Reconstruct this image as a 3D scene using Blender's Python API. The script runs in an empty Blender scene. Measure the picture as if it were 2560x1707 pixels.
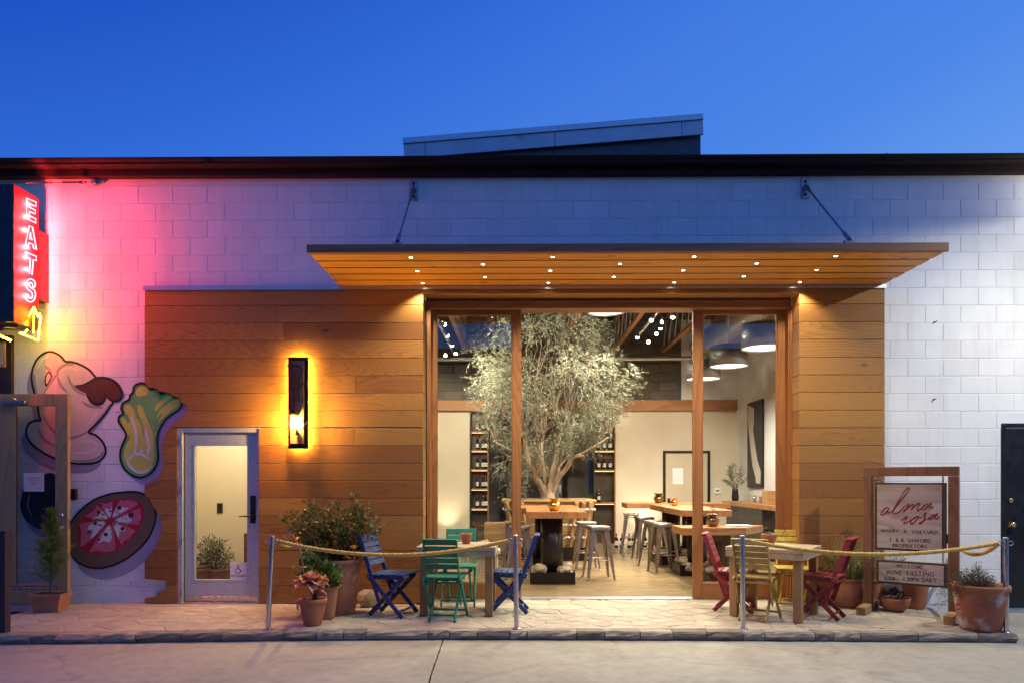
import bpy, math, random
import numpy as np
from mathutils import Vector, Matrix
random.seed(11); RNG = np.random.default_rng(5)
PI = math.pi
R = math.radians
scene = bpy.context.scene
col = scene.collection

# ------------------------------------------------------------ camera
CAM_D, CAM_H, FOC, YAW = 8.354, 1.443, 1796.0, 0.0105
cd = bpy.data.cameras.new('camera'); cam = bpy.data.objects.new('camera', cd); col.objects.link(cam)
cam.location = (0, -CAM_D, CAM_H); cam.rotation_euler = (PI/2, 0, YAW)
cd.sensor_width = 36; cd.lens = 36*FOC/2560; cd.shift_y = (1197-853.5)/2560
cd.clip_end = 3000; cd.clip_start = 0.1
scene.camera = cam

# ------------------------------------------------------------ dusk sky
world = bpy.data.worlds.new('World'); scene.world = world; world.use_nodes = True
nt = world.node_tree; nt.nodes.clear()
wo = nt.nodes.new('ShaderNodeOutputWorld'); bg = nt.nodes.new('ShaderNodeBackground')
tc = nt.nodes.new('ShaderNodeTexCoord')
dp = nt.nodes.new('ShaderNodeVectorMath'); dp.operation = 'DOT_PRODUCT'; dp.inputs[1].default_value = (0.42, 0.0, -1.0)
mr = nt.nodes.new('ShaderNodeMapRange'); mr.inputs[1].default_value = -1.05; mr.inputs[2].default_value = 0.25
rp = nt.nodes.new('ShaderNodeValToRGB')
def stop(r, i, p, c):
    e = r.color_ramp.elements[i] if i < 2 else r.color_ramp.elements.new(p)
    e.position = p; e.color = (*c, 1)
stop(rp, 0, 0.0, (.0137, .078, .50)); stop(rp, 1, 1.0, (.30, .52, .98))
for p_, c_ in ((.275, (.0137, .080, .51)), (.38, (.028, .138, .64)), (.49, (.053, .187, .70)), (.605, (.068, .222, .745)), (.72, (.120, .30, .79)), (.86, (.20, .41, .90))): stop(rp, 2, p_, c_)
nt.links.new(tc.outputs['Generated'], dp.inputs[0]); nt.links.new(dp.outputs['Value'], mr.inputs[0])
nt.links.new(mr.outputs[0], rp.inputs[0]); nt.links.new(rp.outputs[0], bg.inputs[0]); nt.links.new(bg.outputs[0], wo.inputs[0])
bg.inputs[1].default_value = 1.08

vs = scene.view_settings
scene.display_settings.display_device = 'sRGB'
vs.view_transform = 'Standard'; vs.look = 'None'; vs.exposure = 0.0; vs.gamma = 1.0; vs.use_curve_mapping = False
cy = scene.cycles
cy.max_bounces = 8; cy.diffuse_bounces = 4; cy.glossy_bounces = 4; cy.transmission_bounces = 4; cy.transparent_max_bounces = 16
cy.sample_clamp_indirect = 4.0; cy.caustics_reflective = False; cy.caustics_refractive = False
cy.use_denoising = True

# lamp strengths (watts) used by the lamp builders below
P_DOWN, P_TRACK, P_PEND, P_SCONCE, P_PACK, P_HALL, P_UP = 10.0, 380.0, 115.0, 118.0, 640.0, 34.0, 12.0
E_RED, E_YEL, P_RED = 42.0, 80.0, 37.0
WARM = (1.0, .86, .57); WARMER = (1.0, .56, .13); NEUT = (1.0, .92, .78)

# ------------------------------------------------------------ pixel -> world (photo pixels, 2560 wide)
def ray(u, v):
    fw = Vector((-math.sin(YAW), math.cos(YAW), 0)); rt = Vector((math.cos(YAW), math.sin(YAW), 0))
    return fw + rt*((u-1280)/FOC) + Vector((0, 0, 1))*((1197-v)/FOC)
ORI = Vector((0, -CAM_D, CAM_H))
def W(u, v, Y): d = ray(u, v); return ORI + d*((Y+CAM_D)/d.y)
def F(u, v, z=0.0): d = ray(u, v); return ORI + d*((z-CAM_H)/d.z)
def XP(u, v, X): d = ray(u, v); return ORI + d*(X/d.x)
def Q(x0, y0, k): return lambda x, y: (x0+x*k, y0+y*k)
def X0(u, Y=0.0): return W(u, 1197, Y).x
def Z0(v, u=1280, Y=0.0): return W(u, v, Y).z

# ------------------------------------------------------------ object helpers
def tag(o, label=None, cat=None, group=None, kind=None):
    if label: o['label'] = label
    if cat: o['category'] = cat
    if group: o['group'] = group
    if kind: o['kind'] = kind
    return o
def empty(name, loc=(0, 0, 0), rz=0.0, label=None, cat=None, group=None, kind=None):
    o = bpy.data.objects.new(name, None); col.objects.link(o); o.location = loc; o.rotation_euler = (0, 0, rz)
    o.empty_display_size = .1
    return tag(o, label, cat, group, kind)
def kids(o): return [c for c in bpy.data.objects if c.parent == o]
def copy_tree(o, parent=None):
    c = o.copy(); col.objects.link(c); c.parent = parent
    for ch in list(o.children): copy_tree(ch, c)
    return c
def inst(src, name, loc=(0, 0, 0), rot=(0, 0, 0), scale=(1, 1, 1), parent=None):
    o = bpy.data.objects.new(name, src.data); col.objects.link(o); o.location = loc; o.rotation_euler = rot; o.scale = scale; o.parent = parent
    return o
def rmat(rx=0, ry=0, rz=0): return Matrix.Rotation(rz, 3, 'Z') @ Matrix.Rotation(ry, 3, 'Y') @ Matrix.Rotation(rx, 3, 'X')
def spline(pts, n=8, closed=False):
    P = [Vector(p) for p in pts]; out = []; N = len(P)
    for i in range(N if closed else N-1):
        a, b, c, d = (P[(i-1) % N], P[i], P[(i+1) % N], P[(i+2) % N]) if closed else (P[max(i-1, 0)], P[i], P[i+1], P[min(i+2, N-1)])
        for k in range(n):
            t = k/n
            out.append(.5*((2*b) + (c-a)*t + (2*a-5*b+4*c-d)*t*t + (3*b-a-3*c+d)*t*t*t))
    if not closed: out.append(P[-1].copy())
    return out

class MB:
    def __init__(s): s.v = []; s.f = []; s.m = []; s.s = []
    def add(s, vs_, fs, mi=0, sm=False):
        b = len(s.v); s.v += [tuple(p) for p in vs_]
        for f in fs: s.f.append(tuple(i+b for i in f)); s.m.append(mi); s.s.append(sm)
        return s
    def box(s, c, size, rot=None, ch=0.0, mi=0):
        h = [size[0]/2, size[1]/2, size[2]/2]; c = Vector(c); ch = min(ch, min(h)*.8)
        V, Fc = [], []
        if ch <= 0:
            for x in (-1, 1):
                for y in (-1, 1):
                    for z in (-1, 1): V.append(Vector((x*h[0], y*h[1], z*h[2])))
            Fc = [(0, 1, 3, 2), (4, 6, 7, 5), (0, 4, 5, 1), (2, 3, 7, 6), (0, 2, 6, 4), (1, 5, 7, 3)]
        else:
            idx = {}
            for x in (-1, 1):
                for y in (-1, 1):
                    for z in (-1, 1):
                        for ax in range(3):
                            p = [x*(h[0]-ch), y*(h[1]-ch), z*(h[2]-ch)]; p[ax] = (x, y, z)[ax]*h[ax]
                            idx[(x, y, z, ax)] = len(V); V.append(Vector(p))
            def q(*k): return tuple(idx[i] for i in k)
            for sg in (-1, 1):
                fx = q((sg, -1, -1, 0), (sg, 1, -1, 0), (sg, 1, 1, 0), (sg, -1, 1, 0))
                fy = q((-1, sg, -1, 1), (-1, sg, 1, 1), (1, sg, 1, 1), (1, sg, -1, 1))
                fz = q((-1, -1, sg, 2), (1, -1, sg, 2), (1, 1, sg, 2), (-1, 1, sg, 2))
                for f_ in (fx, fy, fz): Fc.append(f_ if sg > 0 else f_[::-1])
            for a in (-1, 1):
                for b in (-1, 1):
                    Fc.append(q((-1, a, b, 1), (1, a, b, 1), (1, a, b, 2), (-1, a, b, 2)))
                    Fc.append(q((a, -1, b, 0), (a, 1, b, 0), (a, 1, b, 2), (a, -1, b, 2)))
                    Fc.append(q((a, b, -1, 0), (a, b, 1, 0), (a, b, 1, 1), (a, b, -1, 1)))
                    for z in (-1, 1): Fc.append(q((a, b, z, 0), (a, b, z, 1), (a, b, z, 2))) if False else None
            for a in (-1, 1):
                for b in (-1, 1):
                    for z in (-1, 1): Fc.append(q((a, b, z, 0), (a, b, z, 1), (a, b, z, 2)))
            fixed = []
            for f_ in Fc:
                n = (V[f_[1]]-V[f_[0]]).cross(V[f_[2]]-V[f_[0]]); m = sum((V[i] for i in f_), Vector())
                fixed.append(f_ if n.dot(m) > 0 else f_[::-1])
            Fc = fixed
        if rot is not None: V = [rot @ p for p in V]
        return s.add([c+p for p in V], Fc, mi)
    def box2(s, p0, p1, ch=0.0, mi=0):
        a, b = Vector(p0), Vector(p1)
        return s.box((a+b)/2, [abs(b[i]-a[i]) for i in range(3)], None, ch, mi)
    def bar(s, p0, p1, w, h, up=(0, 0, 1), ch=0.0, mi=0):
        a, b = Vector(p0), Vector(p1); x = (b-a); L = x.length; x.normalize()
        y = Vector(up).cross(x)
        if y.length < 1e-5: y = Vector((0, 1, 0)).cross(x)
        y.normalize(); z = x.cross(y)
        return s.box((a+b)/2, (L, w, h), Matrix((x, y, z)).transposed(), ch, mi)
    def tube(s, pts, r, n=8, closed=False, mi=0, caps=True, sm=True):
        P = [Vector(p) for p in pts]; N = len(P); V = []; Fc = []
        rs = r if hasattr(r, '__len__') else [r]*N
        up = None
        for i in range(N):
            t = (P[(i+1) % N]-P[i-1]) if closed else (P[min(i+1, N-1)]-P[max(i-1, 0)])
            if t.length < 1e-9: t = Vector((0, 0, 1))
            t.normalize()
            if up is None:
                up = Vector((0, 0, 1)) if abs(t.z) < .9 else Vector((1, 0, 0))
            up = (up - t*up.dot(t))
            if up.length < 1e-6: up = t.orthogonal()
            up.normalize(); sd = t.cross(up)
            for k in range(n):
                a = 2*PI*k/n; V.append(P[i] + (up*math.cos(a)+sd*math.sin(a))*rs[i])
        for i in range(N if closed else N-1):
            j = (i+1) % N
            for k in range(n):
                k2 = (k+1) % n; Fc.append((i*n+k, i*n+k2, j*n+k2, j*n+k))
        s.add(V, Fc, mi, sm)
        if caps and not closed:
            s.add([V[k] for k in range(n)], [tuple(range(n))[::-1]], mi); s.add([V[(N-1)*n+k] for k in range(n)], [tuple(range(n))], mi)
        return s
    def lathe(s, prof, n=20, c=(0, 0, 0), mi=0, sm=True, rot=None):
        c = Vector(c); V = []; Fc = []
        for (r, z) in prof:
            for k in range(n):
                a = 2*PI*k/n; p = Vector((r*math.cos(a), r*math.sin(a), z)); V.append(c + (rot @ p if rot is not None else p))
        for i in range(len(prof)-1):
            for k in range(n):
                k2 = (k+1) % n; Fc.append((i*n+k, i*n+k2, (i+1)*n+k2, (i+1)*n+k))
        return s.add(V, Fc, mi, sm)
    def prism(s, poly, fn, t0, t1, mi=0):
        n = len(poly); V = [fn(a, b, t0) for a, b in poly]+[fn(a, b, t1) for a, b in poly]
        Fc = [tuple(range(n))[::-1], tuple(range(n, 2*n))]+[(i, (i+1) % n, n+(i+1) % n, n+i) for i in range(n)]
        return s.add(V, Fc, mi)
    def face(s, pts, mi=0): return s.add(pts, [tuple(range(len(pts)))], mi)
    def ribbon(s, pts, w, fn, closed=False, mi=0, t=0.0, t1=None):
        P = [Vector((p[0], p[1], 0)) for p in pts]; N = len(P); L, Rr = [], []
        ws = w if hasattr(w, '__len__') else [w]*N
        for i in range(N):
            d = (P[(i+1) % N]-P[i-1]) if closed else (P[min(i+1, N-1)]-P[max(i-1, 0)])
            if d.length < 1e-9: d = Vector((1, 0, 0))
            d.normalize(); n = Vector((-d.y, d.x, 0))*(ws[i]/2); L.append(P[i]+n); Rr.append(P[i]-n)
        if t1 is None:
            V = [fn(p.x, p.y, t) for p in L]+[fn(p.x, p.y, t) for p in Rr]
            Fc = [(i, (i+1) % N, N+(i+1) % N, N+i) for i in range(N if closed else N-1)]
            return s.add(V, Fc, mi)
        V = [fn(p.x, p.y, tt) for tt in (t, t1) for p in L+Rr]
        Fc = []
        for i in range(N if closed else N-1):
            j = (i+1) % N
            Fc += [(i, N+i, N+j, j), (2*N+i, 2*N+j, 3*N+j, 3*N+i), (i, j, 2*N+j, 2*N+i), (N+i, 3*N+i, 3*N+j, N+j)]
        return s.add(V, Fc, mi)
    def build(s, name, mats, parent=None, loc=(0, 0, 0), rot=(0, 0, 0), recalc=False):
        me = bpy.data.meshes.new(name); me.from_pydata(s.v, [], s.f)
        for m in (mats if isinstance(mats, (list, tuple)) else [mats]): me.materials.append(m)
        me.polygons.foreach_set('material_index', s.m); me.polygons.foreach_set('use_smooth', s.s)
        if recalc:
            import bmesh
            bm = bmesh.new(); bm.from_mesh(me); bmesh.ops.recalc_face_normals(bm, faces=bm.faces); bm.to_mesh(me); bm.free()
        me.update()
        o = bpy.data.objects.new(name, me); col.objects.link(o); o.location = loc; o.rotation_euler = rot; o.parent = parent
        return o
def lamp(name, kind, loc, energy, color, parent=None, rot=(0, 0, 0), **kw):
    ld = bpy.data.lights.new(name, kind); ld.energy = energy; ld.color = color
    for k, v in kw.items(): setattr(ld, k, v)
    o = bpy.data.objects.new(name, ld); col.objects.link(o); o.location = loc; o.rotation_euler = rot; o.parent = parent
    return o

# ------------------------------------------------------------ materials
def newmat(name):
    m = bpy.data.materials.new(name); m.use_nodes = True; n = m.node_tree; n.nodes.clear()
    out = n.nodes.new('ShaderNodeOutputMaterial'); b = n.nodes.new('ShaderNodeBsdfPrincipled'); n.links.new(b.outputs[0], out.inputs[0])
    return m, n, b
def nd(n, t, **kw):
    x = n.nodes.new(t)
    for k, v in kw.items():
        if isinstance(k, str) and k.startswith('i'): x.inputs[int(k[1:])].default_value = v
        else: setattr(x, k, v)
    return x
def objcoord(n, shift=True):
    t = n.nodes.new('ShaderNodeTexCoord')
    if not shift: return t.outputs['Object'], None
    oi = n.nodes.new('ShaderNodeObjectInfo'); m = n.nodes.new('ShaderNodeMath'); m.operation = 'MULTIPLY'; m.inputs[1].default_value = 57.3
    n.links.new(oi.outputs['Random'], m.inputs[0])
    cx = n.nodes.new('ShaderNodeCombineXYZ'); [n.links.new(m.outputs[0], cx.inputs[i]) for i in range(3)]
    va = n.nodes.new('ShaderNodeVectorMath'); va.operation = 'ADD'
    n.links.new(t.outputs['Object'], va.inputs[0]); n.links.new(cx.outputs[0], va.inputs[1])
    return va.outputs[0], oi.outputs['Random']
def mixc(n, a, b, f, mode='MIX'):
    x = n.nodes.new('ShaderNodeMix'); x.data_type = 'RGBA'; x.blend_type = mode
    for s_, i in ((f, 0), (a, 6), (b, 7)):
        if isinstance(s_, (int, float)): x.inputs[i].default_value = s_
        elif isinstance(s_, (tuple, list)): x.inputs[i].default_value = (*s_[:3], 1)
        else: n.links.new(s_, x.inputs[i])
    return x.outputs[2]
def ramp(n, src, stops):
    r = n.nodes.new('ShaderNodeValToRGB'); n.links.new(src, r.inputs[0])
    for i, (p, c) in enumerate(stops):
        c = c if isinstance(c, (tuple, list)) else (c, c, c)
        stop(r, i, p, c)
    return r.outputs[0]
def noise(n, vec, scale, detail=4, rough=.55, dist=0.0):
    x = nd(n, 'ShaderNodeTexNoise'); x.inputs['Scale'].default_value = scale; x.inputs['Detail'].default_value = detail
    x.inputs['Roughness'].default_value = rough; x.inputs['Distortion'].default_value = dist
    if vec is not None: n.links.new(vec, x.inputs['Vector'])
    return x.outputs['Fac']
def bump(n, b, h, strength=.3, dist=.004):
    x = n.nodes.new('ShaderNodeBump'); x.inputs['Strength'].default_value = strength; x.inputs['Distance'].default_value = dist
    n.links.new(h, x.inputs['Height']); n.links.new(x.outputs[0], b.inputs['Normal'])
def pmat(name, c, rough=.55, metal=0.0, var=.18, sc=7.0, bsc=60.0, bst=.25, bd=.003, objvar=.12, c2=None, c2sc=2.5, c2th=.55, stretch=None, rvar=.1):
    m, n, b = newmat(name); vec, rnd = objcoord(n)
    if stretch:
        mp = nd(n, 'ShaderNodeMapping'); mp.inputs['Scale'].default_value = stretch; n.links.new(vec, mp.inputs[0]); vec = mp.outputs[0]
    k = lambda f: tuple(min(1, x*f) for x in c)
    f1 = noise(n, vec, sc, 6)
    colr = ramp(n, f1, [(.28, k(1-var)), (.72, k(1+var))])
    if c2 is not None:
        f2 = ramp(n, noise(n, vec, c2sc, 7, .65), [(c2th, 0.0), (min(c2th+.14, 1), 1.0)])
        colr = mixc(n, colr, c2, f2)
    if objvar > 0:
        colr = mixc(n, colr, ramp(n, rnd, [(0.0, 1-objvar), (1.0, 1.0)]), 1.0, 'MULTIPLY')
    n.links.new(colr, b.inputs['Base Color'])
    rr = ramp(n, noise(n, vec, sc*2.3, 4), [(.3, max(.02, rough-rvar)), (.7, min(1, rough+rvar))]); n.links.new(rr, b.inputs['Roughness'])
    b.inputs['Metallic'].default_value = metal
    if rough > .7 and metal == 0: b.inputs['Specular IOR Level'].default_value = .2
    if bst > 0: bump(n, b, noise(n, vec, bsc, 5, .6), bst, bd)
    return m
def wood(name, light, dark, axis='X', rough=.5, knots=True, objvar=.22, ring=9.0, bst=.25, weather=None):
    m, n, b = newmat(name); vec, rnd = objcoord(n)
    sx = {'X': (.11, 1, 1), 'Y': (1, .11, 1), 'Z': (1, 1, .11)}[axis]
    fx = {'X': (3, 140, 140), 'Y': (140, 3, 140), 'Z': (140, 140, 3)}[axis]
    mp = nd(n, 'ShaderNodeMapping'); mp.inputs['Scale'].default_value = sx; n.links.new(vec, mp.inputs[0])
    mf = nd(n, 'ShaderNodeMapping'); mf.inputs['Scale'].default_value = fx; n.links.new(vec, mf.inputs[0])
    warp = nd(n, 'ShaderNodeTexNoise'); warp.inputs['Scale'].default_value = 3.2; warp.inputs['Detail'].default_value = 3; n.links.new(mp.outputs[0], warp.inputs['Vector'])
    wv = nd(n, 'ShaderNodeVectorMath', operation='MULTIPLY_ADD'); n.links.new(warp.outputs['Color'], wv.inputs[0]); wv.inputs[1].default_value = (.30, .30, .30); n.links.new(mp.outputs[0], wv.inputs[2])
    g = noise(n, wv.outputs[0], 1.7, 1, .4)
    mm = nd(n, 'ShaderNodeMath', operation='MULTIPLY'); n.links.new(g, mm.inputs[0]); mm.inputs[1].default_value = ring*2.2
    fr = nd(n, 'ShaderNodeMath', operation='FRACT'); n.links.new(mm.outputs[0], fr.inputs[0])
    rings = ramp(n, fr.outputs[0], [(0.0, 0.0), (.55, .30), (.88, .85), (1.0, .05)])
    fib = noise(n, mf.outputs[0], 1.0, 4, .7)
    mixf = mixc(n, rings, fib, .50)
    c = ramp(n, mixf, [(.12, light), (.85, dark)])
    if knots:
        vo = nd(n, 'ShaderNodeTexVoronoi'); mk = nd(n, 'ShaderNodeMapping')
        mk.inputs['Scale'].default_value = {'X': (1.5, 3.4, 3.4), 'Y': (3.4, 1.5, 3.4), 'Z': (3.4, 3.4, 1.5)}[axis]
        n.links.new(vec, mk.inputs[0]); n.links.new(mk.outputs[0], vo.inputs['Vector']); vo.inputs['Scale'].default_value = 1.0
        kf = ramp(n, vo.outputs['Distance'], [(.03, .85), (.10, 0.0)])
        c = mixc(n, c, tuple(x*.28 for x in dark), kf)
    c = mixc(n, c, ramp(n, rnd, [(0.0, (1-objvar*1.1, 1-objvar*1.45, 1-objvar*1.6)), (.35, (1-objvar*.5, 1-objvar*.6, 1-objvar*.7)), (.7, (1-objvar*.25,)*3), (1.0, (1, 1, 1))]), 1.0, 'MULTIPLY')
    if weather is not None:
        wf = ramp(n, noise(n, vec, 5.0, 7, .7), [(.45, 0.0), (.66, .85)]); c = mixc(n, c, weather, wf)
    n.links.new(c, b.inputs['Base Color'])
    n.links.new(ramp(n, fib, [(.3, rough-.1), (.7, min(1, rough+.15))]), b.inputs['Roughness'])
    bump(n, b, mixf, bst, .0015)
    return m
def emit(name, c, s):
    m = bpy.data.materials.new(name); m.use_nodes = True; n = m.node_tree; n.nodes.clear()
    o = n.nodes.new('ShaderNodeOutputMaterial'); e = n.nodes.new('ShaderNodeEmission'); e.inputs[0].default_value = (*c, 1); e.inputs[1].default_value = s
    n.links.new(e.outputs[0], o.inputs[0]); return m
def glassmat(name, tint=(.96, .97, .96), refl=1.0, streak=False):
    m = bpy.data.materials.new(name); m.use_nodes = True; n = m.node_tree; n.nodes.clear()
    o = n.nodes.new('ShaderNodeOutputMaterial'); tr = n.nodes.new('ShaderNodeBsdfTransparent'); gl = n.nodes.new('ShaderNodeBsdfGlossy')
    tr.inputs[0].default_value = (*tint, 1); gl.inputs['Roughness'].default_value = 0.004
    lw = n.nodes.new('ShaderNodeLayerWeight'); lw.inputs[0].default_value = .5
    pw = nd(n, 'ShaderNodeMath', operation='POWER'); pw.inputs[1].default_value = 5; n.links.new(lw.outputs['Facing'], pw.inputs[0])
    mu = nd(n, 'ShaderNodeMath', operation='MULTIPLY_ADD', use_clamp=True); mu.inputs[1].default_value = .9; mu.inputs[2].default_value = .045*refl; n.links.new(pw.outputs[0], mu.inputs[0])
    mx = n.nodes.new('ShaderNodeMixShader'); n.links.new(mu.outputs[0], mx.inputs[0]); n.links.new(tr.outputs[0], mx.inputs[1]); n.links.new(gl.outputs[0], mx.inputs[2])
    n.links.new(mx.outputs[0], o.inputs[0])
    if streak:
        t = n.nodes.new('ShaderNodeTexCoord'); bp = n.nodes.new('ShaderNodeBump'); bp.inputs['Strength'].default_value = .05; bp.inputs['Distance'].default_value = .002
        n.links.new(noise(n, t.outputs['Object'], 1.6, 1), bp.inputs['Height']); n.links.new(bp.outputs[0], gl.inputs['Normal'])
    return m
def paintmat(name, c, c2=None, rough=.6, sc=6.0, objvar=0.0):
    return pmat(name, c, rough, 0, .10, sc, 90, .15, .001, objvar, c2, 4.0, .62)

M = {}
M['block'] = pmat('white_painted_block', (.80, .795, .79), .62, 0, .05, 2.2, 75, .35, .003, .06, (.66, .645, .63), 1.3, .66)
def drips(m):
    n = m.node_tree; b = [x for x in n.nodes if x.type == 'BSDF_PRINCIPLED'][0]; src = b.inputs['Base Color'].links[0].from_socket
    g = n.nodes.new('ShaderNodeNewGeometry'); mp = nd(n, 'ShaderNodeMapping'); mp.inputs['Scale'].default_value = (5, 5, .55); n.links.new(g.outputs['Position'], mp.inputs[0])
    st = ramp(n, noise(n, mp.outputs[0], 1.0, 7, .7), [(.36, (.92, .917, .91)), (.50, (1, 1, 1))])
    sp = ramp(n, noise(n, g.outputs['Position'], 16, 3, .6), [(.245, (.42, .40, .38)), (.265, (1, 1, 1))])
    c = mixc(n, mixc(n, src, st, 1.0, 'MULTIPLY'), sp, 1.0, 'MULTIPLY'); n.links.new(c, b.inputs['Base Color'])
drips(M['block'])
M['joint'] = pmat('painted_mortar', (.72, .71, .70), .75, 0, .06, 4, 60, .3, .003, 0)
M['clad'] = wood('cedar_cladding', (.43, .205, .042), (.255, .104, .019), 'X', .62, True, .32, 30)
M['frame'] = wood('fir_frame', (.40, .175, .060), (.22, .082, .024), 'Z', .38, False, .10, 12, .12)
M['frameh'] = wood('fir_frame_level', (.40, .175, .060), (.22, .082, .024), 'X', .38, False, .10, 12, .12)
M['canopy'] = wood('canopy_fir', (.84, .38, .048), (.58, .215, .024), 'X', .55, True, .14, 8)
M['fascia_wood'] = wood('dark_fascia_wood', (.33, .16, .085), (.19, .09, .045), 'X', .6, True, .05, 7)
M['roof_brown'] = pmat('brown_painted_metal', (.030, .017, .014), .75, 0, .15, 3, 40, .1, .002, 0)
M['flash'] = pmat('galvanised_flashing', (.50, .52, .55), .38, .9, .08, 14, 40, .05, .001, 0)
M['galv'] = pmat('galvanised_sheet', (.52, .55, .58), .5, .35, .14, 38, 90, .08, .001, 0)
M['zinc'] = pmat('weathered_zinc', (.42, .44, .48), .40, .55, .10, 3, 60, .05, .001, 0, (.22, .23, .26), 1.2, .62)
M['rooftop'] = pmat('dark_stucco', (.12, .12, .13), .9, 0, .15, 20, 90, .3, .003, 0)
M['flag'] = pmat('flagstone', (.475, .41, .315), .72, 0, .12, 6, 26, .5, .006, .20, (.50, .36, .20), 3.0, .60)
M['mortar'] = pmat('patio_mortar', (.42, .37, .295), .9, 0, .12, 20, 90, .4, .003, 0)
M['kerb'] = pmat('kerb_sandstone', (.40, .345, .27), .85, 0, .32, 11, 24, 1.0, .02, .45, (.22, .19, .155), 6, .52, (.5, 1, 2.2))
M['kerbbed'] = pmat('kerb_bed', (.16, .15, .14), .9, 0, .2, 12, 60, .6, .005, 0)
M['steel'] = pmat('brushed_steel', (.55, .55, .56), .26, 1, .06, 60, 120, .08, .001, 0, stretch=(1, 1, .05))
M['dsteel'] = pmat('blackened_steel', (.030, .024, .020), .34, .6, .25, 6, 40, .08, .001, 0)
M['stool'] = pmat('worn_gunmetal', (.42, .36, .30), .36, .9, .16, 9, 60, .06, .001, .15)
M['blackm'] = pmat('matt_black_metal', (.014, .013, .013), .4, .2, .2, 20, 80, .1, .001, 0)
M['blackdoor'] = pmat('black_door_paint', (.010, .010, .011), .35, 0, .2, 4, 60, .06, .001, 0)
M['browndk'] = pmat('rusty_brown_steel', (.055, .028, .018), .5, .3, .3, 4, 50, .2, .002, 0)
M['rope'] = pmat('manila_rope', (.62, .42, .12), .85, 0, .25, 60, 220, .7, .003, 0)
M['terra'] = pmat('terracotta', (.42, .165, .085), .75, 0, .20, 6, 60, .3, .002, .16, (.50, .36, .28), 4, .59)
M['terrad'] = pmat('dusty_terracotta', (.44, .20, .115), .8, 0, .16, 6, 60, .3, .002, .1, (.50, .33, .24), 3.5, .64)
M['terraw'] = pmat('limescaled_terracotta', (.33, .125, .068), .75, 0, .18, 5, 60, .3, .002, 0, (.55, .50, .46), 3.2, .54)
M['soil'] = pmat('potting_soil', (.045, .032, .022), .95, 0, .4, 30, 60, 1, .01, 0)
M['rock'] = pmat('river_rock', (.47, .38, .27), .8, 0, .25, 7, 22, .9, .012, .25, (.22, .18, .14), 4, .58)
M['table'] = wood('weathered_table_wood', (.46, .36, .24), (.27, .19, .11), 'X', .7, True, .18, 7, .5, (.54, .43, .29))
M['tleg'] = wood('weathered_table_leg', (.44, .27, .115), (.24, .135, .055), 'Z', .7, True, .18, 7, .5)
M['bartop'] = wood('fir_bar_top', (.50, .235, .085), (.28, .11, .035), 'Y', .35, True, .15, 8)
M['bartopx'] = wood('fir_bar_top_across', (.50, .235, .085), (.28, .11, .035), 'X', .35, True, .15, 8)
M['beam'] = wood('fir_beam', (.42, .19, .07), (.24, .095, .03), 'X', .6, True, .1, 8)
M['chord'] = wood('truss_chord', (.40, .185, .07), (.22, .09, .03), 'Y', .6, True, .15, 8)
M['planter'] = wood('planter_timber', (.58, .38, .16), (.36, .20, .07), 'X', .6, True, .2, 7)
M['signframe'] = wood('sign_frame_timber', (.27, .115, .05), (.13, .055, .022), 'Z', .6, True, .15, 8)
M['signboard'] = wood('whitewashed_sign_board', (.50, .42, .365), (.27, .185, .135), 'X', .7, False, 0, 14, .5)
M['signedge'] = pmat('sign_edge_brown', (.075, .038, .020), .6, 0, .2, 8, 60, .2, .002, 0)
M['sidepost'] = pmat('purple_brown_post', (.060, .035, .045), .45, .2, .1, 6, 60, .1, .001, 0)
M['olddoor'] = wood('stained_oak_door', (.52, .32, .14), (.34, .195, .08), 'Z', .45, False, .08, 12)
M['letter'] = pmat('sign_lettering_black', (.022, .018, .018), .6, 0, .1, 10, 60, 0, .001, 0)
M['script'] = pmat('sign_script_crimson', (.23, .018, .028), .55, 0, .1, 10, 60, 0, .001, 0)
M['white'] = pmat('white_print', (.78, .78, .78), .5, 0, .03, 5, 50, 0, .001, 0)
M['paper'] = pmat('paper_notice', (.62, .55, .47), .7, 0, .05, 5, 50, 0, .001, 0)
M['cream'] = pmat('cream_plaster', (.62, .54, .41), .8, 0, .05, 1.5, 30, .15, .003, 0)
M['hallw'] = pmat('hall_plaster', (.74, .66, .50), .8, 0, .03, 1.5, 30, .1, .003, 0)
M['whitew'] = pmat('white_plaster', (.76, .74, .71), .8, 0, .03, 1.5, 30, .1, .003, 0)
M['greyw'] = pmat('grey_plaster', (.42, .39, .37), .85, 0, .10, 2, 30, .15, .003, 0)
M['darkblock'] = pmat('bare_grey_block', (.15, .125, .10), .9, 0, .15, 8, 60, .5, .004, .2)
M['ceil'] = pmat('dark_ceiling', (.060, .050, .042), .9, 0, .2, 3, 40, .2, .003, 0)
M['floor'] = wood('polished_floor', (.29, .205, .105), (.215, .145, .07), 'X', .27, False, 0, 5, .05)
M['duct'] = pmat('duct_metal', (.45, .44, .42), .38, .8, .06, 4, 50, .05, .001, 0)
M['brass'] = pmat('polished_brass', (.80, .50, .13), .20, 1, .08, 8, 60, .04, .001, .1)
M['bronze'] = pmat('dark_bronze', (.30, .19, .08), .28, 1, .2, 8, 60, .04, .001, .1)
M['bottle'] = pmat('dark_bottle_glass', (.012, .014, .010), .08, 0, .1, 8, 60, 0, .001, 0)
M['foil'] = pmat('red_foil', (.26, .020, .022), .3, .3, .1, 8, 60, 0, .001, .3)
M['wlabel'] = pmat('bottle_label', (.70, .66, .58), .6, 0, .05, 8, 60, 0, .001, .2)
M['rackback'] = pmat('rack_back_steel', (.060, .044, .028), .45, .5, .3, 5, 50, .1, .001, 0)
M['shade'] = pmat('brushed_drum_shade', (.24, .235, .23), .42, .8, .03, 12, 60, .0, .001, 0, rvar=.03)
M['chain'] = pmat('chain_steel', (.70, .68, .65), .3, 1, .05, 20, 60, 0, .001, 0)
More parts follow.
